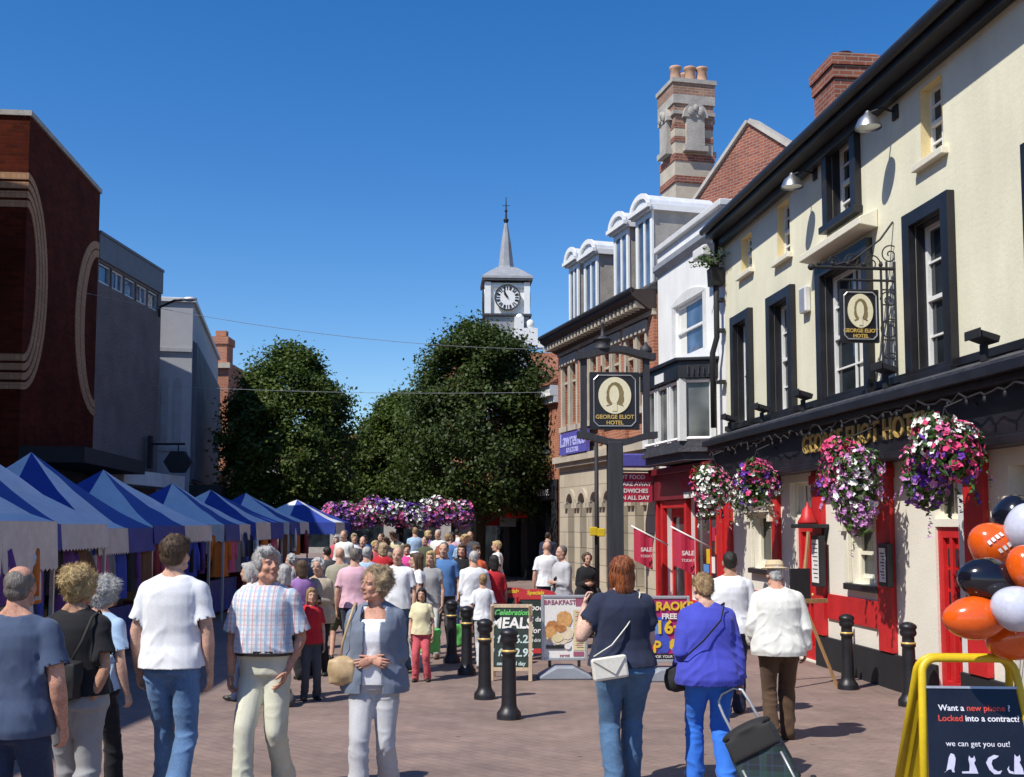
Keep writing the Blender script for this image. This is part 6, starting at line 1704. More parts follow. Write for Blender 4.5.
def hair_mesh(style, T, seed=1, voxel=.009, vol=1.):
    rr_ = random.Random(seed); m = MB(); cut = None; amp, fr = .006, (60, 60, 18)
    if style in ('short', 'crop'):
        e = .0035 if style == 'crop' else .012
        m.ell((0, -.026, .160), (.0755 + e, .093 + e, .083 + e), 20, 14); m.ell((0, -.052, .115), (.066 + e, .055 + e, .062 if style == 'crop' else .07), 18, 12)
        for s in (-1, 1): m.ell((s * .066, -.0, .142), (.012 + e * .6, .03, .038), 10, 8)
        if style == 'short': m.ell((.02, .055, .2), (.05, .035, .035), 12, 8)
        amp = .004 if style == 'crop' else .008
        fr = (70, 70, 30)
    elif style == 'bald':
        m.ell((0, -.024, .148), (.0765, .094, .085), 20, 14); m.ell((0, -.050, .105), (.07, .056, .065), 18, 12)
        for s in (-1, 1): m.ell((s * .068, -.0, .140), (.0135, .03, .035), 10, 8)
        amp = .003; fr = (70, 70, 40)
    elif style == 'thick':       # full wavy grey hair of a man
        m.ell((0, -.026, .164), (.086, .102, .084), 20, 14); m.ell((0, -.052, .115), (.076, .062, .08), 18, 12); m.ell((.03, .058, .212), (.056, .042, .032), 14, 9)
        for s in (-1, 1): m.ell((s * .075, .0, .145), (.022, .036, .055), 10, 8)
        amp = .012; fr = (45, 45, 22)
    elif style == 'curly':
        m.ell((0, -.03, .165), (.088, .098, .086), 18, 12); m.ell((0, -.058, .105), (.08, .06, .085), 16, 10)
        for i in range(90):
            a = rr_.random() * 6.283; z = rr_.uniform(-.75, 1); q = math.sqrt(max(0, 1 - z * z))
            p = Vector((.094 * vol * q * math.cos(a), -.035 + .102 * vol * q * math.sin(a), .16 + .09 * vol * z))
            if p.y > .035 and p.z < .205: continue
            m.ell(p, rr_.uniform(.018, .028), 8, 6)
        for s in (-1, 1):
            for k in range(7): m.ell((s * .082, rr_.uniform(-.05, .03), rr_.uniform(.07, .16)), .023, 8, 6)
        amp = .009; fr = (50, 50, 40)
    elif style == 'bob':
        m.ell((0, -.026, .166), (.092, .106, .086), 20, 14); m.ell((0, -.055, .09), (.088, .068, .12), 18, 12); m.ell((0, -.06, .02), (.08, .058, .06), 16, 10)
        for s in (-1, 1): m.ell((s * .078, -.008, .085), (.022, .05, .09), 12, 9)
        m.ell((.01, .062, .208), (.065, .035, .03), 12, 8)
        amp = .009; fr = (65, 65, 9)
    elif style == 'long':
        m.ell((0, -.026, .164), (.090, .104, .084), 20, 14); m.ell((0, -.06, .06), (.09, .06, .16), 18, 12); m.ell((0, -.07, -.08), (.085, .045, .11), 16, 10)
        for s in (-1, 1): m.ell((s * .076, -.01, .08), (.022, .045, .11), 12, 9)
        m.ell((0, .06, .205), (.06, .032, .03), 12, 8)
        amp = .009; fr = (55, 55, 8)
    me = remesh(m, voxel, 3)
    c = co_of(me); n = no_of(me)
    d = vnoise(c * np.array(fr), seed) - .5 + .6 * (vnoise(c * np.array(fr) * .45, seed + 3) - .5)
    c = c + n * (d * amp * 2)[:, None]
    nst = {'curly': 3200, 'thick': 2600, 'bob': 2600, 'short': 2400, 'long': 2400, 'crop': 2200, 'bald': 1800}[style] if voxel < .0105 else 0
    set_co(me, c)
    if style == 'bald': 
        cut_faces(me, lambda q: q.z > .196 + .012 * math.sin(q.x * 90) - (.06 if q.y > .03 else 0) and q.y > -.085)
        c = co_of(me); n = no_of(me)
    if nst:
        n = no_of(me); rg_ = np.random.default_rng(seed); ii = rg_.integers(0, len(c), nst); p = c[ii] - n[ii] * .003; nn = n[ii]
        flow = {'curly': (0, -.2, -.3), 'thick': (0, -.8, -.6), 'bob': (0, -.1, -1), 'long': (0, -.1, -1), 'short': (0, -.5, -.8), 'crop': (0, -.3, -.9), 'bald': (0, -.3, -.9)}[style]
        rnd_ = {'curly': 1.5, 'thick': .5, 'bob': .16, 'long': .16, 'short': .35, 'crop': .4, 'bald': .3}[style]; L_ = {'curly': .045, 'thick': .036, 'bob': .06, 'long': .07, 'short': .035, 'crop': .014, 'bald': .012}[style]; lift = {'curly': .55, 'thick': .2, 'bob': .08, 'long': .08, 'short': .25, 'crop': .35, 'bald': .3}[style]
        d = np.array(flow) + rg_.normal(0, 1, (nst, 3)) * rnd_; d -= nn * (d * nn).sum(1)[:, None]; d /= np.linalg.norm(d, axis=1)[:, None] + 1e-9
        sd_ = np.cross(nn, d); wdt = rg_.uniform(.0012, .0026, nst)[:, None]; ln = L_ * rg_.uniform(.6, 1.2, nst)[:, None]; K = 4
        cur_ = rg_.normal(0, 1, nst)[:, None] * (1.6 if style == 'curly' else .35)
        V = np.empty((nst, K + 1, 2, 3)); q = p.copy(); dd = d.copy()
        for j in range(K + 1):
            ww = wdt * (1 - .75 * j / K); V[:, j, 0] = q - sd_ * ww; V[:, j, 1] = q + sd_ * ww
            q = q + (dd + nn * lift * (1 - 1.7 * j / K)) * ln / K
            dd = dd + sd_ * cur_ / K; dd /= np.linalg.norm(dd, axis=1)[:, None]
        base = len(c); fs = []
        for i in range(nst):
            o = base + i * (K + 1) * 2
            for j in range(K): fs.append((o + 2 * j, o + 2 * j + 1, o + 2 * j + 3, o + 2 * j + 2))
        allv = np.concatenate([c, V.reshape(-1, 3)]); of = [tuple(pp.vertices) for pp in me.polygons]
        me2 = bpy.data.meshes.new('hair'); me2.from_pydata(allv.tolist(), [], of + fs); me2.polygons.foreach_set('use_smooth', [True] * len(me2.polygons)); bpy.data.meshes.remove(me); me = me2; me.update(); c = co_of(me)
    Tm = np.array(T); c = c @ Tm[:3, :3].T + Tm[:3, 3]
    set_co(me, c)
    return me

def bisect(me, co, no, sel=None):
    bm = bmesh.new(); bm.from_mesh(me)
    fs = [f for f in bm.faces if sel is None or sel(f.calc_center_median())]
    gm = set(fs)
    for f in fs: gm.update(f.edges); gm.update(f.verts)
    bmesh.ops.bisect_plane(bm, geom=list(gm), plane_co=co, plane_no=no, clear_outer=True)
    bm.to_mesh(me); bm.free(); me.update()

def link_part(name, me, mat, par):
    me.materials.clear(); me.materials.append(mat)
    o = bpy.data.objects.new(name, me); COL.objects.link(o); o.parent = par
    CH.setdefault(par.name, []).append(o)
    return o

def leg_ik(hip, ank, l1=.43, l2=.415):
    v = ank - hip; d = min(v.length, l1 + l2 - .002)
    a = math.acos(max(-1, min(1, (l1 * l1 + d * d - l2 * l2) / (2 * l1 * d))))
    u = v.normalized(); fwd = Vector((0, 1, 0)); fwd = (fwd - u * fwd.dot(u)).normalized()
    return hip + (u * math.cos(a) + fwd * math.sin(a)) * l1

SKIN = {}
def skin(tone):
    if tone not in SKIN:
        c = {'fair': (.56, .33, .24), 'ruddy': (.52, .27, .19), 'tan': (.42, .23, .15), 'pale': (.62, .40, .31)}[tone]
        SKIN[tone] = M('skin_' + tone, c, .66, var=.24, vs=12, fine=.14, fs=80, sub=.03, bump=.2, bs=120, spec=.3)
    return SKIN[tone]
D('eye_white_shaded', (.36, .33, .31), .3); D('eye_dark', (.06, .035, .03), .35); D('lip', (.42, .15, .13), .45)  # eye whites darkened, the shade of the sockets is in their colour

def person(spec, root=None):
    g = spec.get; sex = g('sex', 'm'); k = g('H', 1.75) / 1.75
    vx = g('voxel', .0075); seed = g('seed', 1)
    if root is None:
        root = empty('person', (0, 0, 0), 0, g('label'), 'person', g('group'))
    stoop = g('stoop', 0.); girth = g('girth', 1.); belly = g('belly', 0.); bust = g('bust', 0.)
    Wp = (.166 if sex == 'm' else .147) * (1 + (girth - 1) * .55); zs = 1.388 if sex == 'm' else 1.38
    T = head_mat(*g('head', (0, 0, 0)))
    def fin(me):
        c = co_of(me)
        if stoop:
            h = np.maximum(0, c[:, 2] - .98); c[:, 1] += stoop * h ** 1.4 * 1.6; c[:, 2] -= stoop * h * .18
        set_co(me, c * k); return me
    # arms
    arms = {}
    for s, key in ((1, 'armR'), (-1, 'armL')):
        up, fo = g(key, ((.26, -.04, -1), (.03, .24, -1)))[:2]
        cv = lambda q: Vector((q[0] * s, q[1], q[2])).normalized()
        S = Vector((s * Wp, -.012, zs)); E = S + cv(up) * .285; Wr = E + cv(fo) * .25
        arms[s] = (S, E, Wr, g(key, (0, 0, {}))[2] if len(g(key, (0, 0))) > 2 else {})
    # legs
    legs = {}
    for s, key in ((1, 'legR'), (-1, 'legL')):
        ax, ay, az, pit = g(key, (.01, 0, 0, 0))
        hip = Vector((s * .088 * (1 + (girth - 1) * .7), -.01, .90)); an = Vector((s * (.088 + ax), ay, .085 + az)); kn = leg_ik(hip, an); legs[s] = (hip, kn, an, pit)
    bare = g('bare', 0)   # 1 = bare lower legs
    # body
    b = MB(); fingers = MB()
    torso(b, sex, .93, 1.50, -.018, 1 + (girth - 1) * .7, belly * .6)
    nr = .057 if sex == 'm' else .048
    nr *= 1 + (girth - 1) * .5
    hb = T @ Vector((0, -.02, .05))
    chain(b, [(0, -.02, 1.43), (0, -.012, 1.49), hb], [nr * 1.15, nr, nr * .98])
    for s in (-1, 1): b.tube([(s * .02, -.028, 1.515), (s * .075, -.025, 1.445), (s * Wp, -.015, zs + .005)], [.034, .042, .046], 12)
    head(b, T, sex, plump=g('plump', 1.))
    af = g('armfat', 1.) * (1 if sex == 'm' else .88)
    for s, (S, E, Wr, op) in arms.items():
        chain(b, [S, S.lerp(E, .5), E, E.lerp(Wr, .28), Wr], [.058 * af, .05 * af, .040 * af, .042 * af, .0265 * min(af, 1.05)])
        d = (Wr - E).normalized()
        if 'dir' in op: d = Vector((op['dir'][0] * s, op['dir'][1], op['dir'][2])).normalized()
        nn = Vector(op.get('n', (-1, .15, 0))); nn = Vector((nn.x * s, nn.y, nn.z)); ll = Vector(op.get('l', (.1, 1, -.2))); ll = Vector((ll.x * s, ll.y, ll.z))
        if abs(d.dot(ll)) > .9: ll = Vector((0, 0, 1))
        pm, fg = hand(b, Wr, d, nn, ll, op.get('curl', .45), 1. if sex == 'm' else .9)
        b.add(pm.v, pm.f); fingers.add(fg.v, fg.f)
    b.ell((0, -.01, .93), (.12, .07, .06), 14, 9)
    for s, (hip, kn, an, pit) in legs.items():
        chain(b, [hip, kn, kn.lerp(an, .3), an], [.066, .05, .05, .036])
    me = remesh(b, vx, 3)
    bm = bmesh.new(); bm.from_mesh(me); bm2 = bpy.data.meshes.new('t'); bm2.from_pydata(fingers.v, [], fingers.f); bm2.polygons.foreach_set('use_smooth', [True] * len(bm2.polygons)); bm.from_mesh(bm2); bm.to_mesh(me); bm.free(); bpy.data.meshes.remove(bm2)
    body = link_part('body', fin(me), skin(g('skin', 'fair')), root)
    hm = g('hairmat') or MAT['hair_brown']
    if g('face', True):
        ob = len(bpy.data.objects)
        face_bits(body, T, g('browmat', hm), sex)
        for c in CH.get(body.name, []): fin(c.data)
    if g('hair'):
        hs = 'hair'
        link_part(hs, fin(hair_mesh(g('hair'), T, seed, max(vx, .008), g('vol', 1.))), hm, root)
    # trousers / skirt
    cvx = g('cvox', .011)
    wf = g('legfat', 1.)
    ztop = g('waist', 1.03)
    lo = g('lower', 'trousers')
    m = MB(); torso(m, sex, .86, ztop, .012, girth, belly * .8); m.ell((0, -.012, .85), (.13 * girth, .088 * girth, .07), 18, 10)
    if g('legease'): torso(m, sex, .985, ztop, g('legease'), girth, belly * .8)
    end = {'trousers': 1., 'cropped': .72, 'shorts': .05}.get(lo, 1.)
    if lo == 'skirt':
        torso(m, sex, .5, ztop, .02, girth, belly, hem=.09)
    else:
        for s, (hip, kn, an, pit) in legs.items():
            A = hip + Vector((0, -.005, -.02))
            an2 = an + Vector((0, -.012, -.045))
            hemr = g('hemr', .078)
            if end >= 1: chain(m, [A, A.lerp(kn, .5), kn, kn.lerp(an2, .45), an2], [.096 * wf * girth, .086 * wf, .072 * wf, .071 * wf, hemr * .9]); 
            elif lo == 'cropped': chain(m, [A, A.lerp(kn, .5), kn, kn.lerp(an2, .45)], [.100 * wf * girth, .092 * wf, .074 * wf, .074 * wf])
            else: chain(m, [A, A.lerp(kn, .5), kn + Vector((0, 0, .03))], [.102 * wf * girth, .098 * wf, .09 * wf])
    me = remesh(m, cvx, 7)
    c = co_of(me); n = no_of(me)
    zl = c[:, 2]
    q = c * np.array([8, 8, 15.]); q = q + 1.2 * np.stack([vnoise(c * 5, seed + 1)] * 3, 1)
    rg = 1 - np.abs(2 * vnoise(q, seed + 2) - 1)
    reg = .4 + np.exp(-((zl - .44) / .10) ** 2) * .6 + np.exp(-((zl - .12) / .12) ** 2) * 1.1 + np.exp(-((zl - .82) / .07) ** 2) * .7
    rg2 = 1 - np.abs(2 * vnoise(q * 2.2, seed + 6) - 1)
    hang = vnoise(c * np.array([17., 17., 3.]), seed + 7) - .5
    c = c + n * ((rg ** 3 - .25) * .011 * reg * g('wr', 1.) + hang * .010 + (vnoise(c * 4.2, seed + 5) - .5) * .012)[:, None]
    c[:, 2] = np.maximum(c[:, 2], .012)
    set_co(me, c)
    link_part('skirt' if lo == 'skirt' else ('shorts' if lo == 'shorts' else 'trousers'), fin(me), g('lowmat'), root)
    # shoes
    for s, (hip, kn, an, pit) in legs.items():
        m = MB(); m.ell((0, -.015, -.04), (.037, .05, .046), 14, 9); m.ell((0, .05, -.045), (.042, .075, .036), 14, 9); m.ell((0, .125, -.055), (.044, .065, .028), 14, 9); m.box(-.03, .03, -.04, .14, -.085, -.07)
        me = remesh(m, .011, 2)
        c = co_of(me); c[:, 2] = np.maximum(c[:, 2], -.083)
        toe = g('toe', 8) * s
        Rm = np.array(Matrix.Rotation(R(-toe), 3, 'Z') @ Matrix.Rotation(R(pit), 3, 'X'))
        c = c @ Rm.T + np.array(an)
        set_co(me, c); link_part('shoe', fin(me), g('shoemat') or MAT['shoe_black'], root)
    # tops
    for top in g('tops', []):
        nm = top['name']; t = top.get
        z0_ = t('z0', .92)
        m = MB(); torso(m, sex, z0_ - .05, t('z1', 1.475 if sex == 'm' else 1.46), t('ease', .02), girth, belly, t('hem', .012), bust)
        sl = t('sleeve', .36); sr = t('sr', 1.) * max(1, af)
        for s, (S, E, Wr, op) in arms.items():
            la = .285 / .535
            m.ell(S + Vector((-.010 * s, 0, -.008)), .058 * sr + t('ease', .02) * .3, 14, 10)
            m.tube([(s * .035, -.026, 1.475), (s * .08, -.024, 1.438), (s * Wp, -.014, zs + .004)], [.030 + t('ease', .02) * .3, .040 + t('ease', .02) * .4, .048 + t('ease', .02) * .4], 12)
            if sl > 0:
                fr = [0, min(sl, .25) * .8] + ([sl, sl + .05] if sl <= la else [la, sl, sl + .05] if sl < .8 else [la, .72, sl, sl + .04])
                rad = []
                for f_ in fr: rad.append((.064 - .012 * f_ - (.008 if f_ > .5 else 0)) * sr + t('flare', .0) * (f_ >= sl))
                pts = lerp_chain(S, E, Wr, la, fr)
                for a, b_, r0, r1 in zip(pts, pts[1:], rad, rad[1:]): m.tube([a, b_], [r0, r1], 14)
                for p, r_ in zip(pts[:-1], rad[:-1]): m.ell(p, r_ * .995, 12, 8)
        if t('collar'):
            m.tube([(0, -.07, 1.475), (.05, -.045, 1.478), (.062, .0, 1.468), (.045, .045, 1.452), (.012, .07, 1.43)], .014, 8); m.tube([(0, -.07, 1.475), (-.05, -.045, 1.478), (-.062, .0, 1.468), (-.045, .045, 1.452), (-.012, .07, 1.43)], .014, 8)
        me = remesh(m, cvx, 3)
        c = co_of(me); n = no_of(me)
        am = t('fold', 1.)
        ang = .5 * np.sign(c[:, 0])
        q = np.stack([c[:, 0] * 11 + c[:, 2] * 8 * np.sign(c[:, 0] + 1e-6), c[:, 1] * 11, c[:, 2] * 6], 1)
        q = q + 1.3 * np.stack([vnoise(c * 5, seed + 11), vnoise(c * 5, seed + 12), vnoise(c * 5, seed + 13)], 1)
        rg = 1 - np.abs(2 * vnoise(q, seed + 14) - 1)
        reg = .45 + .9 * np.exp(-((c[:, 2] - 1.03) / .12) ** 2) + .5 * (np.abs(c[:, 0]) > .15) 
        hang = vnoise(c * np.array([15., 15., 2.6]) + .8 * vnoise(c * 4, seed + 18)[:, None], seed + 17) - .5
        pull = np.clip((1.30 - c[:, 2]) / .25, 0, 1)
        c = c + n * ((rg ** 3 - .25) * .009 * reg * am + hang * .014 * pull * am + (vnoise(c * 4, seed + 15) - .5) * .010 * am)[:, None]
        set_co(me, c)
        hemz = z0_
        bisect(me, (0, 0, hemz), (0, 0, -1), lambda c: abs(c.x) < .30 and c.z < hemz + .08 and all(((c - Wr_).length > .10) for _, _, Wr_, _ in arms.values()) or c.z < hemz)if sl < .6 else bisect(me, (0, 0, hemz), (0, 0, -1), lambda c: all((c - E_.lerp(Wr_, q_)).length > .085 for _, E_, Wr_, _ in arms.values() for q_ in (.4, .6, .8, 1.)))
        if sl > 0:
            for s, (S, E, Wr, op) in arms.items():
                pe = lerp_chain(S, E, Wr, la, [sl])[0]; dr_ = (E - S).normalized() if sl <= la else (Wr - E).normalized()
                bisect(me, pe, dr_, lambda c: -.004 < (c - pe).dot(dr_) < .12 and (c - pe - dr_ * (c - pe).dot(dr_)).length < .085 and (abs(c.x) > .205 * girth or c.y > .16))
        if t('cut'): cut_faces(me, t('cut'))
        o = link_part(nm, fin(me), top['mat'], root)
        if True:
            sd_ = o.modifiers.new('thickness', 'SOLIDIFY'); sd_.thickness = .006; sd_.offset = 0
    return root

def P2W(root, v): return Vector(root.location) + Matrix.Rotation(root.rotation_euler.z, 3, 'Z') @ Vector(v)
def place(root, px, Y, rz, H=None):
    p = gpos(px, Y); root.location = p; root.rotation_euler.z = R(rz)
# hair colours
D('hair_brown', (.085, .05, .028), .55, var=.35, vs=30, stretch=(1, 1, .25), bump=.5, bs=160); D('hair_dark', (.022, .017, .014), .5, var=.3, vs=30, stretch=(1, 1, .25), bump=.5, bs=160)
D('hair_grey', (.42, .41, .40), .6, var=.3, vs=26, stretch=(1, 1, .3), bump=.6, bs=150); D('hair_greydark', (.15, .13, .115), .6, var=.35, vs=30, stretch=(1, 1, .3), bump=.5, bs=150)
D('hair_blond', (.50, .36, .17), .5, var=.4, vs=24, stretch=(1, 1, .25), bump=.6, bs=140); D('hair_ash', (.40, .30, .18), .55, var=.4, vs=24, bump=.6, bs=140)
D('hair_red', (.26, .075, .022), .42, var=.35, vs=30, stretch=(1, 1, .2), bump=.5, bs=150); D('hair_light', (.30, .19, .09), .5, var=.35, vs=26, bump=.5, bs=150)
D('shoe_black', (.02, .018, .017), .45); D('shoe_brown', (.10, .05, .025), .5); D('shoe_white', (.6, .6, .6), .5)
def cloth(n, c, **k):
    kw = dict(rough=.85, var=.10, vs=5, fine=.07, fs=160, bump=.12, bs=260, sheen=.1, spec=.25); kw.update(k)
    return M('cloth_' + n, c, **kw)
CL = {}
for n, c in {'white': (.76, .77, .80), 'offwhite': (.68, .68, .64), 'slateblue': (.06, .085, .15), 'black': (.013, .013, .016), 'navy': (.020, .026, .055), 'royal': (.055, .065, .42), 'cobalt': (.035, .17, .66), 'cream': (.60, .59, .47), 'grey': (.30, .30, .31), 'palegrey': (.46, .46, .48), 'chambray': (.16, .19, .25),
             'brown': (.085, .05, .03), 'beige': (.42, .35, .26), 'khaki': (.34, .32, .24), 'olive': (.09, .10, .06), 'pink': (.68, .42, .50), 'hotpink': (.66, .07, .28), 'red': (.48, .02, .03), 'orange': (.66, .13, .05), 'blue': (.08, .19, .42), 'skyb': (.36, .50, .68), 'lilac': (.30, .16, .40), 'yellow': (.72, .66, .42), 'green': (.18, .42, .10), 'dkgrey': (.07, .07, .08), 'coral': (.55, .10, .12)}.items(): CL[n] = cloth(n, c)
def denim(n, c):
    m = cloth(n, c, var=.32, vs=2.6, fine=.18, fs=110); return m
CL['denim'] = denim('denim', (.10, .19, .36)); CL['denim_dark'] = denim('denim_dark', (.022, .035, .085)); CL['denim_mid'] = denim('denim_mid', (.07, .14, .25))
def check_mat():
    m, nt, b = nt_new('cloth_check'); L = nt.links.new
    tc = node(nt, 'ShaderNodeTexCoord'); sx_ = node(nt, 'ShaderNodeSeparateXYZ'); L(tc.outputs['Object'], sx_.inputs[0])
    def stripes(src, fr, lo, hi):
        a = node(nt, 'ShaderNodeMath', operation='MULTIPLY'); a.inputs[1].default_value = fr; L(src, a.inputs[0])
        f = node(nt, 'ShaderNodeMath', operation='FRACT'); L(a.outputs[0], f.inputs[0])
        g1 = node(nt, 'ShaderNodeMath', operation='GREATER_THAN'); g1.inputs[1].default_value = lo; L(f.outputs[0], g1.inputs[0])
        l1 = node(nt, 'ShaderNodeMath', operation='LESS_THAN'); l1.inputs[1].default_value = hi; L(f.outputs[0], l1.inputs[0])
        p = node(nt, 'ShaderNodeMath', operation='MULTIPLY'); L(g1.outputs[0], p.inputs[0]); L(l1.outputs[0], p.inputs[1]); return p.outputs[0]
    cur = None
    base = (.70, .71, .72, 1)
    for src, fr, lo, hi, col, st in ((sx_.outputs[0], 15, .0, .3, (.28, .40, .58, 1), .8), (sx_.outputs[2], 15, .0, .3, (.36, .46, .58, 1), .5), (sx_.outputs[0], 15, .55, .72, (.60, .28, .30, 1), .7), (sx_.outputs[2], 15, .55, .68, (.55, .3, .32, 1), .45), (sx_.outputs[0], 30, .8, .92, (.25, .3, .38, 1), .4)):
        mx = node(nt, 'ShaderNodeMix', data_type='RGBA')
        fm = node(nt, 'ShaderNodeMath', operation='MULTIPLY'); fm.inputs[1].default_value = st; L(stripes(src, fr, lo, hi), fm.inputs[0]); L(fm.outputs[0], mx.inputs[0])
        if cur is None: mx.inputs[6].default_value = base
        else: L(cur, mx.inputs[6])
        mx.inputs[7].default_value = col; cur = mx.outputs[2]
    L(cur, b.inputs['Base Color']); b.inputs['Roughness'].default_value = .85
    return m
CL['check'] = check_mat()
# ------------------------------------------------------------------ the people near the camera
HANG = ((.26, -.05, -1), (.03, .22, -1))
tee = lambda m, **k: dict(dict(name='shirt', mat=m, sleeve=.36, z0=.90, ease=.026, flare=.008, sr=1.06), **k)
# heading 0 walks away from the camera
p = person(dict(sex='m', H=1.69, label='balding man in a slate blue t-shirt walking away at the left edge', skin='ruddy', hair='bald', hairmat=MAT['hair_greydark'], girth=1.1, belly=.03, armfat=1.08, tops=[tee(CL['slateblue'], z0=.84)], lowmat=CL['denim_dark'], seed=3,
                armR=((.3, -.12, -1), (-.02, .35, -1), {'curl': .7}), legR=(.0, .22, 0, -8), legL=(0, -.2, .04, -20), head=(8, 0, 0))); place(p, 20, 5.85, -4)
p = person(dict(sex='f', H=1.66, label='blonde woman in a black t-shirt walking away, hand behind her hip', skin='tan', hair='curly', vol=1.02, hairmat=MAT['hair_blond'], girth=1.1, tops=[tee(CL['black'], z0=.95)], lowmat=CL['grey'], legfat=1.05, seed=4,
                armR=((.28, -.2, -1), (-.35, -.12, -.9), {'curl': .8, 'dir': (-.95, .05, -.25), 'n': (0, .3, 1), 'l': (0, 1, 0)}), legR=(0, -.18, .03, -18), legL=(0, .2, 0, 0), head=(-14, -4, 0))); place(p, 79, 6.8, -6); PB = p
p = person(dict(sex='f', H=1.58, label='grey haired woman in a pale blue top half hidden behind the blonde woman', skin='fair', hair='curly', hairmat=MAT['hair_grey'], girth=1.05, tops=[tee(CL['skyb'], z0=.9)], lowmat=CL['black'], seed=5, stoop=.12,
                armR=((.3, .0, -1), (.1, .28, -1), {'curl': .9}), legR=(0, .2, 0, 0), legL=(0, -.15, .02, -10), head=(10, 0, 0))); place(p, 97, 7.7, -14); PG = p
p = person(dict(sex='m', H=1.87, label='tall man in a white t-shirt and blue jeans walking away beside the stalls', skin='fair', hair='short', hairmat=MAT['hair_brown'], girth=1.0, armfat=1.0, tops=[tee(CL['white'], z0=.90, ease=.034)], lowmat=CL['denim'], legfat=1.0, hemr=.086, seed=6,
                armR=((.27, -.06, -1), (.0, .2, -1), {'curl': .6}), armL=((.29, -.0, -1), (.0, .22, -1), {'curl': .6}), legR=(.02, -.22, .05, -22), legL=(.02, .22, 0, 4), head=(-10, 2, 0))); place(p, 175, 7.75, -4)
p = person(dict(sex='m', H=1.79, label='white haired man in a checked shirt and cream trousers walking towards the camera', skin='ruddy', hair='thick', hairmat=MAT['hair_grey'], girth=.99, belly=.02, voxel=.0062, seed=7, wr=.7,
                legease=.026, tops=[dict(name='shirt', mat=CL['check'], sleeve=.46, z0=1.02, ease=.034, collar=True, flare=.012, sr=1.12, hem=.02)], lowmat=CL['cream'], legfat=1.04, hemr=.088, waist=1.04,
                armR=((.29, -.05, -1), (-.02, .18, -1), {'curl': .7}), armL=((.28, -.12, -1), (-.28, .35, -.9), {'curl': .5}), legR=(.01, .16, 0, 5), legL=(.01, -.18, .03, -16), head=(44, 4, 0))); place(p, 267, 8.0, 174); PM = p
bl = MB(); torso(bl, 'm', 1.0, 1.036, .044, .99, .02); blt = bl.build('belt', MAT['shoe_black'], PM); blt.scale = (1.023,) * 3
p = person(dict(sex='f', H=1.64, label='curly haired woman in an open grey shirt over white, hands clasped, facing the camera', skin='ruddy', hair='curly', hairmat=MAT['hair_ash'], girth=1.06, bust=.012, belly=.02, voxel=.0062, seed=8,
                tops=[dict(name='top', mat=CL['white'], sleeve=.0, z0=.9, z1=1.37, ease=.014, fold=.6), dict(name='overshirt', mat=CL['chambray'], sleeve=.6, z0=.84, ease=.034, flare=.006, sr=1.12, hem=.03, cut=lambda c: c.y > .02 and abs(c.x) < .062 + .05 * max(0, (1.2 - c.z)) + (.03 if c.z > 1.36 else 0))], lowmat=CL['palegrey'], legfat=1.06, hemr=.095, waist=1.02,
                armR=((.12, .08, -1), (-.72, .62, -.02), {'curl': .5, 'dir': (-.85, .25, -.25), 'n': (0, -1, 0), 'l': (0, 0, 1)}), armL=((.12, .05, -1), (-.72, .66, -.06), {'curl': .6, 'dir': (-.85, .2, -.2), 'n': (0, -1, 0), 'l': (0, 0, 1)}),
                legR=(0, .16, 0, 4), legL=(0, -.18, .03, -16), head=(-46, 3, 0))); place(p, 376, 7.8, 178); PF = p
p = person(dict(sex='f', H=1.72, label='red haired woman in a navy top and jeans from behind, hand at her mouth', skin='pale', hair='bob', hairmat=MAT['hair_red'], girth=1.24, armfat=1.45, tops=[tee(CL['navy'], z0=.92, sleeve=.25, ease=.03)], lowmat=CL['denim_mid'], legfat=1.12, seed=9,
                armL=((.52, .12, -.85), (-.16, .40, .88), {'curl': .9, 'n': (-1, -.2, 0), 'l': (0, -.3, 1)}), armR=((.14, .1, -1), (-.3, .9, -.2), {'curl': .8}), legR=(.0, .16, 0, 2), legL=(.01, -.14, .03, -14), head=(6, 2, 0))); place(p, 622, 8.4, 4); PR = p
p = person(dict(sex='f', H=1.60, label='woman in royal blue jacket and bright blue trousers pulling a trolley', skin='fair', hair='short', hairmat=MAT['hair_light'], girth=1.22, stoop=.16, tops=[dict(name='jacket', mat=CL['royal'], sleeve=.97, z0=.83, ease=.05, sr=1.2, hem=.035, fold=1.2)], lowmat=CL['cobalt'], legfat=1.08, hemr=.085, seed=10, shoemat=MAT['shoe_white'],
                armL=((.3, -.1, -1), (-.12, .75, -.7), {'curl': .7}), armR=((.2, -.1, -1), (.1, -.12, -1), {'curl': 1.2}), legR=(.01, -.12, .02, -12), legL=(.01, .14, 0, 2), head=(12, -4, 0))); place(p, 708, 8.5, 6); PC = p
p = person(dict(sex='m', H=1.66, label='elderly man in a white jacket and straw hat seen from behind near the hotel', skin='ruddy', hair='crop', hairmat=MAT['hair_grey'], girth=1.14, stoop=.12, tops=[dict(name='jacket', mat=CL['offwhite'], sleeve=.97, z0=.84, ease=.05, sr=1.2, hem=.03, collar=True, fold=1.2)], lowmat=CL['brown'], legfat=1.06, hemr=.085, seed=11,
                armR=((.3, -.05, -1), (.02, .3, -1), {'curl': .6}), armL=((.28, .0, -1), (-.1, .7, -.8)), legR=(.0, .12, 0, 0), legL=(0, -.1, .01, -8), head=(4, -4, 0))); place(p, 777, 10.4, -4); PH = p
T = head_mat(4, -4, 0); m = MB(); m.lathe([(.001, .272), (.06, .27), (.084, .255), (.09, .205), (.095, .197), (.13, .19), (.138, .186), (.13, .18), (.09, .185)], (0, -.012, 0), 26, capt=False); m.xf(T)
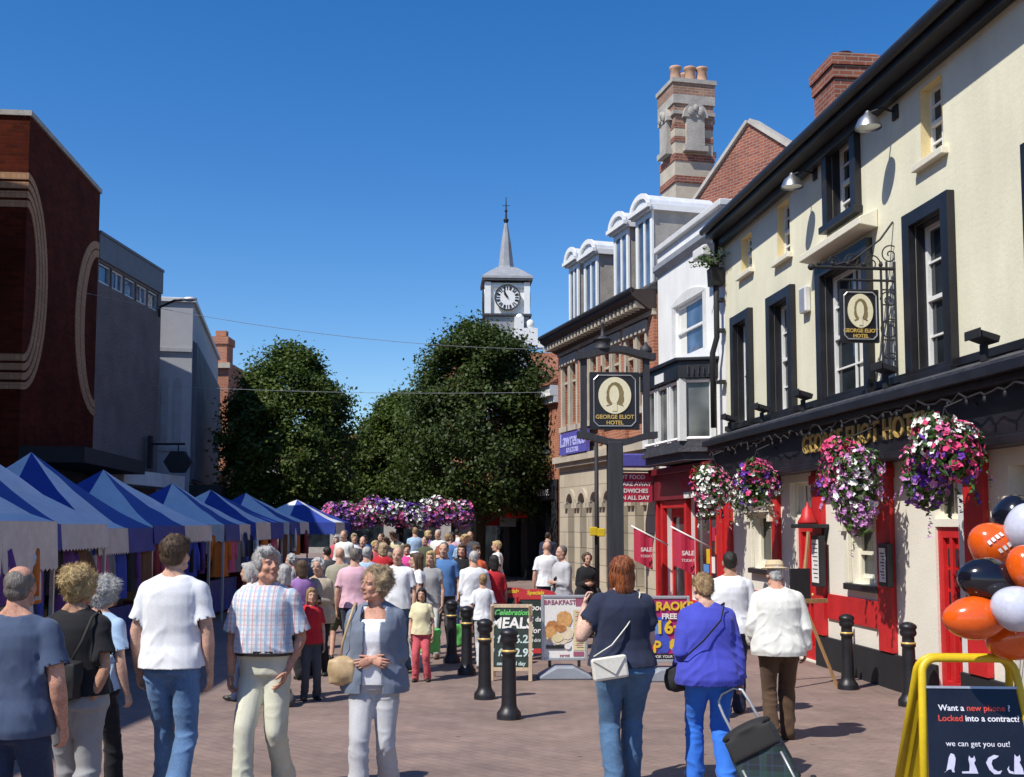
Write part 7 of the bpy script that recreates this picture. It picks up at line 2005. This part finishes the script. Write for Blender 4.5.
hat = m.build('straw_hat', M('straw', (.60, .46, .28), .85, var=.12, fs=120, fine=.2), PH, True); c = co_of(hat.data); h = np.maximum(0, c[:, 2] - .98); c[:, 1] += .12 * h ** 1.4 * 1.6; c[:, 2] -= .12 * h * .18; set_co(hat.data, c * 1.66 / 1.75)
m = MB(); m.lathe([(.092, .198), (.0935, .205), (.0915, .222), (.0895, .222)], (0, -.012, 0), 26, capt=False); m.xf(T); hb_ = m.build('hat_band', M('hatband', (.30, .22, .14), .8), hat, True); c = co_of(hb_.data); h = np.maximum(0, c[:, 2] - .98); c[:, 1] += .12 * h ** 1.4 * 1.6; c[:, 2] -= .12 * h * .18; set_co(hb_.data, c * 1.66 / 1.75 * np.array([1.0, 1.0, 1.0]))
p = person(dict(sex='m', H=1.75, label='dark haired man in a white long sleeved shirt walking away towards the hotel window', skin='tan', hair='crop', hairmat=MAT['hair_dark'], girth=1.05, tops=[dict(name='shirt', mat=CL['white'], sleeve=.95, z0=.88, ease=.036, sr=1.1, collar=True)], lowmat=CL['navy'], seed=12, voxel=.01,
                armR=HANG, armL=HANG, legR=(.0, .18, 0, 0), legL=(0, -.16, .03, -14))); place(p, 730, 12.0, -6)

# things they carry
def sling(root, pts, rad, nm, mat, lab, cat, flat=None): pass
def bag_on(root, k, loc, size, mat, strap, name, label, cat='bag', sag=.02):
    """soft bag: loc in the wearer's frame (metres at 1.75 m), strap a list of points in that frame"""
    q = P2W(root, Vector(loc) * k)
    r = empty(name, q, root.rotation_euler.z, label, cat)
    m = MB(); a, b, c = size
    m.ell((0, 0, 0), (a * .55, b * .62, c * .55), 14, 10); m.box(-a * .45, a * .45, -b * .42, b * .42, -c * .45, c * .4)
    me = remesh(m, .012, 5); cc = co_of(me); n = no_of(me); cc = cc + n * ((vnoise(cc * 12, 3) - .5) * sag)[:, None]; set_co(me, cc)
    bo_ = link_part('pouch', me, mat, r)
    m = MB(); m.tube([Vector(p) * k - Vector(loc) * k for p in strap], .009, 6, ry=.004); m.build('strap', mat, r, True)
    return r
kR = 1.72 / 1.75
D('bag_white', (.68, .66, .58), .5, var=.08); D('bag_tan', (.46, .32, .17), .55, var=.18, vs=9); D('bag_black', (.015, .014, .015), .8)
# white cross body bag of the red haired woman
q = (-.135, -.225, .93); r = empty('crossbody_bag', P2W(PR, Vector(q) * kR), PR.rotation_euler.z, 'small white cross body bag on the back of the red haired woman', 'bag')
m = MB(); m.box(-.135, .13, -.03, .03, -.085, .08); b_ = m.build('pouch', MAT['bag_white'], r, bevel=.02); b_.rotation_euler = (0, R(-8), 0)
m = MB(); m.prism([(-.13, -.034, .075), (.125, -.034, .075), (.03, -.036, -.05)], (0, -.006, 0)); fl = m.build('flap', MAT['bag_white'], r, bevel=.004); fl.rotation_euler = (0, R(-8), 0)
st = [(-.12, 0, .08), (.02, .03, .16), (.14, .055, .30), (.22, .10, .42), (.255, .155, .52), (.26, .22, .556), (.25, .30, .53)]
m = MB(); m.tube(st, .008, 6, ry=.004); m.build('strap', MAT['bag_white'], r, True)
# tan shoulder bag of the curly haired woman, on her right side under the arm
bag_on(PF, 1.64 / 1.75, (.225, .10, 1.0), (.20, .11, .19), MAT['bag_tan'], [(.245, .08, 1.07), (.225, .11, 1.2), (.19, .115, 1.32), (.155, .06, 1.46), (.15, -.03, 1.49), (.17, -.11, 1.40), (.235, -.04, 1.12)], 'shoulder_bag', 'tan leather bag hanging at the side of the curly haired woman')
bag_on(PB, 1.66 / 1.75, (-.02, -.20, 1.06), (.30, .12, .26), MAT['bag_black'], [(.06, -.19, 1.16), (.12, -.16, 1.3), (.15, -.10, 1.44), (.15, .0, 1.475), (.14, .1, 1.40), (.05, .16, 1.2)], 'shoulder_bag', 'black bag on the back of the blonde woman in black')
bag_on(PC, 1.60 / 1.75, (-.28, .06, .86), (.15, .12, .18), MAT['bag_black'], [(-.27, .04, .95), (-.24, -.13, 1.06), (-.1, -.19, 1.2), (.06, -.15, 1.36), (.13, -.02, 1.49), (.12, .1, 1.45)], 'shoulder_bag', 'black bag on a thin strap across the woman in the blue jacket')
# tartan shopping trolley
ty = 8.0; tp = gpos(779, ty); tr = empty('shopping_trolley', tp, R(-10), 'dark green tartan shopping trolley pulled behind the woman in blue', 'trolley')
def tartan():
    m = M('tartan', (.016, .030, .034), .8, var=.15); nt = m.node_tree; b = nt.nodes['Principled BSDF']; L = nt.links.new
    tc = node(nt, 'ShaderNodeTexCoord'); s_ = node(nt, 'ShaderNodeSeparateXYZ'); L(tc.outputs['Object'], s_.inputs[0]); cur = (.010, .016, .022, 1); prev = None
    for i, fr, col, wd in ((0, 6, (.02, .075, .06, 1), .3), (2, 6, (.02, .075, .06, 1), .3), (0, 12, (.03, .05, .12, 1), .12), (2, 12, (.03, .05, .12, 1), .12)):
        a = node(nt, 'ShaderNodeMath', operation='MULTIPLY'); a.inputs[1].default_value = fr; L(s_.outputs[i], a.inputs[0]); f = node(nt, 'ShaderNodeMath', operation='FRACT'); L(a.outputs[0], f.inputs[0])
        l = node(nt, 'ShaderNodeMath', operation='LESS_THAN'); l.inputs[1].default_value = wd; L(f.outputs[0], l.inputs[0]); h_ = node(nt, 'ShaderNodeMath', operation='MULTIPLY'); h_.inputs[1].default_value = .3; L(l.outputs[0], h_.inputs[0])
        mx = node(nt, 'ShaderNodeMix', data_type='RGBA'); L(h_.outputs[0], mx.inputs[0]); mx.inputs[7].default_value = col
        if prev: L(prev, mx.inputs[6])
        else: mx.inputs[6].default_value = cur
        prev = mx.outputs[2]
    L(prev, b.inputs['Base Color']); return m
TT = tartan(); tl = Matrix.Rotation(R(-28), 4, 'Y') @ Matrix.Rotation(R(-10), 4, 'X')
m = MB(); m.box(-.19, .19, -.14, .14, .08, .52); m.ell((0, 0, .50), (.18, .135, .07), 14, 9)
me = remesh(m, .014, 8); c = co_of(me); n = no_of(me); c = c + n * ((vnoise(c * 9, 5) - .5) * .03)[:, None]; c = c @ np.array(tl)[:3, :3].T; set_co(me, c); link_part('bag', me, TT, tr)
m = MB(); m.ell((0, -.02, .535), (.20, .16, .05), 16, 8); m.box(-.18, .18, -.165, -.145, .36, .52); me = remesh(m, .012, 5); c = co_of(me); c = c @ np.array(tl)[:3, :3].T; set_co(me, c); link_part('flap', me, MAT['bag_black'], tr)
m = MB(); m.tube([tl @ Vector(v) for v in ((-.11, .15, .1), (-.11, .15, .70), (-.10, .16, .80), (-.05, .17, .84), (.05, .17, .84), (.10, .16, .80), (.11, .15, .70), (.11, .15, .1))], .011, 8); m.build('handle', MAT['alu'], tr, True)
m = MB(); m.tube([tl @ Vector(v) for v in ((-.15, -.16, .30), (-.15, -.19, .1), (-.1, -.2, .06), (.1, -.2, .06), (.15, -.19, .1), (.15, -.16, .30))], .009, 8); m.build('foot_frame', MAT['alu'], tr, True)
for s in (-1, 1):
    m = MB(); m.lathe([(.02, -.015), (.075, -.018), (.08, 0), (.075, .018), (.02, .015)], n=20); m.xf(Matrix.Translation((s * .2 + .02, .1, .08)) @ Matrix.Rotation(R(90), 4, 'Y')); m.build('wheel', MAT['blackmatt'], tr, True)

# ------------------------------------------------------------------ the crowd
def template(spec):
    r = person(dict(voxel=.013, cvox=.018, **spec))
    parts = []
    for o in CH[r.name]:
        sub = [(c.name.split('.')[0], c.data, c.data.materials[0] if len(c.data.materials) == 1 else None) for c in CH.get(o.name, [])]
        parts.append((o.name.split('.')[0], o.data, sub))
        for c in CH.get(o.name, []): CH.pop(c.name, None); bpy.data.objects.remove(c)
        CH.pop(o.name, None); bpy.data.objects.remove(o)
    CH.pop(r.name, None)
    bpy.data.objects.remove(r)
    return parts
X0 = CL['white']; HM = MAT['hair_brown']
st_ = dict(name='shirt', mat=X0, sleeve=.38, z0=.9, ease=.028, flare=.006, sr=1.05); lt_ = dict(name='shirt', mat=X0, sleeve=.95, z0=.86, ease=.036, sr=1.1)
WALK = dict(legR=(.0, .2, 0, 4), legL=(0, -.2, .04, -20)); STAND = dict(legR=(.02, .03, 0, 0), legL=(.03, -.02, 0, 0))
BENT = ((.14, .05, -1), (-.5, .8, .1), {'curl': .7})
TP = {
 'man_stride': template(dict(sex='m', hair='crop', tops=[dict(st_, ease=.034)], lowmat=X0, belly=.0, girth=.98, seed=31, head=(-38, 6, 0), armR=((.25, .35, -1), (0, .6, -1)), armL=((.25, -.4, -1), (0, .1, -1)), legR=(.0, -.26, .06, -26), legL=(0, .26, 0, 8))),
 'woman_turn': template(dict(sex='f', hair='bob', tops=[dict(st_, ease=.03)], lowmat=X0, lower='cropped', girth=1.02, seed=32, head=(42, 0, 0), armR=((.3, .3, -.8), (-.5, .7, .6)), armL=((.4, -.2, -1), (0, .2, -1)), legR=(.0, .12, 0, 0), legL=(.05, -.1, .02, -12))),
 'woman_bend': template(dict(sex='f', hair='curly', tops=[dict(st_, sleeve=.3)], lowmat=X0, girth=1.1, stoop=.35, seed=33, head=(-20, -14, 0), armR=BENT, **STAND)),
 'man_tee': template(dict(sex='m', hair='crop', tops=[st_], lowmat=X0, belly=.02, girth=1.06, seed=21, **WALK)),
 'man_shorts': template(dict(sex='m', hair='short', tops=[st_], lowmat=X0, lower='shorts', girth=1.05, seed=22, armR=((.2, 0, -1), (-.1, .6, -.8)), **STAND)),
 'man_shirt': template(dict(sex='m', hair='crop', tops=[lt_], lowmat=X0, girth=1.08, belly=.03, seed=23, armL=BENT, **STAND)),
 'woman_tee': template(dict(sex='f', hair='bob', tops=[st_], lowmat=X0, girth=1.06, seed=24, armL=BENT, **WALK)),
 'woman_long': template(dict(sex='f', hair='long', tops=[dict(st_, sleeve=.2)], lowmat=X0, girth=1.0, seed=25, armR=((.2, .1, -1), (-.4, .8, .3)), **STAND)),
 'woman_coat': template(dict(sex='f', hair='curly', tops=[dict(lt_, z0=.78, hem=.03)], lowmat=X0, girth=1.12, stoop=.08, seed=26, armR=BENT, armL=BENT, **STAND)),
 'woman_skirt': template(dict(sex='f', hair='short', tops=[st_], lowmat=X0, lower='skirt', girth=1.06, seed=27, **WALK)),
 'child': template(dict(sex='f', hair='long', tops=[dict(st_, z0=.88)], lowmat=X0, girth=.95, plump=1.05, seed=28, armR=((.25, 0, -1), (.0, .3, -1)), **STAND)),
 'boy': template(dict(sex='m', hair='short', tops=[st_], lowmat=X0, girth=.95, plump=1.05, seed=29, **WALK)),
}
def crowd(tp, px, Y, H, rz, top, low, hair, label, skin_='fair', hat=None, x_scale=1.):
    r = empty('person', gpos(px, Y), R(rz), label, 'person', 'shoppers crowding the street'); s = H / 1.75
    x_scale = .90 + (px * 37 % 17) / 100; r.scale = (s * x_scale, s * x_scale, s)
    for nm, me, sub in TP[tp]:
        if nm == 'hair' and hair is None: continue
        o = bpy.data.objects.new(nm, me); COL.objects.link(o); o.parent = r
        mt = skin(skin_) if nm == 'body' else CL[top] if nm in ('shirt',) else CL[low] if nm in ('trousers', 'shorts', 'skirt') else MAT[hair] if nm == 'hair' else MAT['shoe_brown'] if (px % 2) else MAT['shoe_black']
        o.material_slots[0].link = 'OBJECT'; o.material_slots[0].material = mt
        if 90 < rz % 360 < 270 and Y < 21:
            for sn, sm, smt in sub:
                q = bpy.data.objects.new(sn, sm); COL.objects.link(q); q.parent = o
    if hat:
        m = MB(); m.lathe([(.001, .262), (.06, .258), (.092, .235), (.102, .19), (.17, .17), (.175, .165), (.1, .178)], (0, -.012, 0), 18, capt=False); m.xf(head_mat()); m.build('hat', CL[hat], r, True)
    return r
CR = [
 # tp, px, Y, H, heading, top, low, hair, label
 ('woman_coat', 320, 15.5, 1.62, 168, 'beige', 'black', 'hair_grey', 'grey haired woman in an open beige coat facing the camera'),
 ('child', 312, 13.2, 1.32, 200, 'red', 'dkgrey', 'hair_light', 'child in a bright red top just right of the checked shirt man'),
 ('woman_tee', 302, 15.2, 1.6, 30, 'lilac', 'black', 'hair_brown', 'woman in a lilac top behind the white haired man'),
 ('woman_tee', 283, 12.8, 1.6, 60, 'orange', 'dkgrey', 'hair_grey', 'grey haired woman in an orange top by the stalls'),
 ('man_shorts', 340, 17.2, 1.74, 5, 'khaki', 'olive', None, 'bald man in a khaki shirt and green shorts walking away'),
 ('man_tee', 355, 16.0, 1.75, 8, 'pink', 'navy', 'hair_greydark', 'man in a pale pink shirt walking away with dark trousers'),
 ('man_tee', 367, 18.6, 1.72, 0, 'skyb', 'palegrey', 'hair_grey', 'grey haired man in a pale blue shirt right of the pink shirt'),
 ('man_tee', 398, 15.6, 1.78, 170, 'white', 'denim_mid', None, 'bald man in a white t-shirt facing the camera behind the curly haired woman'),
 ('woman_long', 417, 16.2, 1.68, 100, 'white', 'palegrey', 'hair_brown', 'dark haired woman in a white top turned to the right'),
 ('child', 422, 14.9, 1.24, 178, 'yellow', 'coral', 'hair_dark', 'dark haired girl in a pale yellow top and coral red trousers'),
 ('woman_long', 431, 17.4, 1.68, 165, 'grey', 'offwhite', 'hair_blond', 'blonde woman in a grey top beside the blue polo man'),
 ('man_tee', 444, 18.2, 1.80, 172, 'blue', 'dkgrey', 'hair_greydark', 'stout man in a blue polo shirt and dark trousers facing the camera'),
 ('man_shirt', 474, 17.3, 1.68, 20, 'white', 'black', 'hair_grey', 'grey haired man in a loose white shirt seen from behind by the bollards'),
 ('boy', 483, 16.3, 1.36, 10, 'white', 'palegrey', 'hair_light', 'boy in a white t-shirt and pale shorts left of the meals board'),
 ('woman_tee', 494, 17.6, 1.6, 15, 'red', 'navy', 'hair_dark', 'woman in a red top above the meals board'),
 ('woman_tee', 476, 20.2, 1.66, 175, 'orange', 'denim_mid', 'hair_brown', 'woman in an orange top facing the camera further back'),
 ('woman_long', 462, 20.0, 1.68, 150, 'black', 'denim', 'hair_brown', 'long haired woman in a black top between the white shirt and blue polo'),
 ('man_tee', 449, 25.2, 1.80, 3, 'blue', 'denim', 'hair_light', 'fair haired man in blue walking away down the middle of the street'),
 ('woman_tee', 463, 26.0, 1.74, 182, 'skyb', 'palegrey', 'hair_blond', 'blonde woman in sky blue facing the camera further down the street'),
 ('woman_skirt', 497, 24.5, 1.70, 95, 'offwhite', 'pink', 'hair_blond', 'fair girl in a cream top and pink skirt walking left alone'),
 ('woman_skirt', 407, 24.2, 1.7, 178, 'hotpink', 'hotpink', 'hair_brown', 'woman all in bright pink under the flower display'),
 ('woman_tee', 383, 21.0, 1.64, 8, 'red', 'black', 'hair_ash', 'woman in red with ash blonde hair seen from behind'),
 ('woman_tee', 391, 26.5, 1.68, 185, 'beige', 'brown', 'hair_brown', 'woman in beige with brown trousers under the flowers'),
 ('man_tee', 415, 19.4, 1.72, 20, 'offwhite', 'khaki', 'hair_grey', 'man with a white sun hat seen from behind in the crowd', 'fair', 'white'),
 ('man_tee', 327, 21.4, 1.72, 12, 'dkgrey', 'denim_dark', 'hair_dark', 'man in dark grey walking away beside the farthest stall'),
 ('man_tee', 363, 23.4, 1.74, 180, 'navy', 'khaki', 'hair_dark', 'man in a navy shirt and khaki trousers facing the camera'),
 ('woman_coat', 374, 25.2, 1.62, 190, 'coral', 'navy', 'hair_blond', 'blonde woman in a coral cardigan facing the camera below the flowers'),
 ('man_shirt', 344, 26.4, 1.76, 175, 'offwhite', 'brown', 'hair_greydark', 'man in an off white shirt and brown trousers near the farthest stall'),
 ('woman_skirt', 354, 28.2, 1.66, 170, 'white', 'navy', 'hair_ash', 'woman in a white top and navy skirt below the left end of the flowers'),
 ('man_tee', 425, 27.4, 1.76, 178, 'olive', 'denim', 'hair_brown', 'man in an olive t-shirt and jeans below the flowers'),
 ('woman_tee', 434, 23.0, 1.66, 8, 'black', 'khaki', 'hair_red', 'red haired woman in black and khaki seen from behind'),
 ('man_tee', 438, 29.0, 1.78, 182, 'offwhite', 'dkgrey', 'hair_grey', 'grey haired man in cream shirt far down the street'),
 ('woman_tee', 452, 29.8, 1.66, 5, 'pink', 'offwhite', 'hair_dark', 'dark haired woman in pink with white trousers far down the street'),
 ('man_shirt', 470, 28.6, 1.78, 185, 'dkgrey', 'palegrey', 'hair_dark', 'dark haired man in dark and pale grey under the large tree'),
 ('woman_tee', 400, 30.5, 1.68, 180, 'yellow', 'denim', 'hair_brown', 'woman in pale yellow and jeans far below the flowers'),
 ('man_tee', 415, 31.5, 1.78, 3, 'skyb', 'khaki', 'hair_light', 'man in pale blue and khaki far below the flowers'),
 ('woman_tee', 336, 30.0, 1.64, 176, 'coral', 'dkgrey', 'hair_grey', 'grey haired woman in coral by the farthest stall post'),
 ('man_tee', 381, 32.0, 1.76, 184, 'dkgrey', 'denim', 'hair_brown', 'man in dark grey and jeans far below the flowers'),
 ('woman_long', 365, 31.0, 1.68, 170, 'blue', 'denim_dark', 'hair_dark', 'long haired dark woman in blue far below the flowers'),
 ('woman_tee', 428, 33.5, 1.66, 182, 'lilac', 'black', 'hair_blond', 'blonde woman in lilac and black farthest along the street'),
 ('man_tee', 457, 34.0, 1.78, 2, 'white', 'navy', 'hair_dark', 'man in white and navy farthest along the street'),
 ('woman_coat', 295, 18.5, 1.6, 90, 'grey', 'black', 'hair_grey', 'woman in a grey coat browsing the sixth stall'),
 ('man_tee', 262, 17.0, 1.74, 75, 'navy', 'khaki', 'hair_brown', 'man in navy browsing the stalls left of the white haired man'),
 ('woman_tee', 250, 13.0, 1.62, 85, 'white', 'denim_dark', 'hair_grey', 'white haired woman in white browsing the stall beside the tall man'),
 # right hand group by the arches
 ('man_tee', 547, 20.5, 1.72, 30, 'white', 'navy', None, 'bald man in a white shirt and navy trousers behind the food poster'),
 ('man_shirt', 562, 18.6, 1.74, 120, 'palegrey', 'dkgrey', 'hair_greydark', 'man in a grey sweatshirt standing behind the food poster'),
 ('woman_coat', 586, 19.6, 1.66, 176, 'black', 'dkgrey', 'hair_brown', 'woman dressed in black eating, in front of the stone arches'),
 ('man_tee', 548, 31.0, 1.74, 10, 'navy', 'black', 'hair_dark', 'man in navy in front of the black shopfront'),
]
swap = {'man_tee': ['man_tee', 'man_stride', 'man_tee', 'man_shirt'], 'woman_tee': ['woman_tee', 'woman_turn', 'woman_bend', 'woman_turn']}
rc = random.Random(5)
for i, c in enumerate(CR):
    c = list(c)
    if c[2] > 18.9 and c[0] in swap: c[0] = swap[c[0]][i % 4]
    if c[2] > 19: c[4] += rc.uniform(-28, 28); c[3] *= rc.uniform(.93, 1.04); c[2] += rc.uniform(-.8, .8)
    crowd(*c)
# bright carrier bags held in the crowd
for px, Y, zc, mt, lab in ((430, 15.2, .55, 'green', 'lime green carrier bag beside the girl in yellow'), (459, 17.2, .42, 'green', 'pale green carrier bag hanging by the bollards'), (304, 13.6, .7, 'yellow', 'yellow bag held up among the stalls')):
    q = gpos(px, Y); r = empty('carrier_bag', q + Vector((0, 0, zc)), .4, lab, 'bag')
    m = MB(); m.box(-.14, .14, -.05, .05, -.2, .12); me = remesh(m, .02, 4); c = co_of(me); c = c + no_of(me) * ((vnoise(c * 11, 2) - .5) * .05)[:, None]; set_co(me, c); link_part('pouch', me, MAT['limegreen'] if mt == 'green' else CL[mt], r)
    MB().tube([(-.07, 0, .1), (-.05, 0, .25), (.05, 0, .25), (.07, 0, .1)], .008, 6).build('handle', MAT['limegreen'] if mt == 'green' else CL[mt], r)
# label check
seen = {}
for o in bpy.data.objects:
    if o.parent is None and 'label' in o:
        if o['label'] in seen: print('DUPLICATE LABEL', o['label'])
        seen[o['label']] = 1
        n = len(o['label'].split())
        if n < 4 or n > 16: print('LABEL LENGTH', n, o['label'])
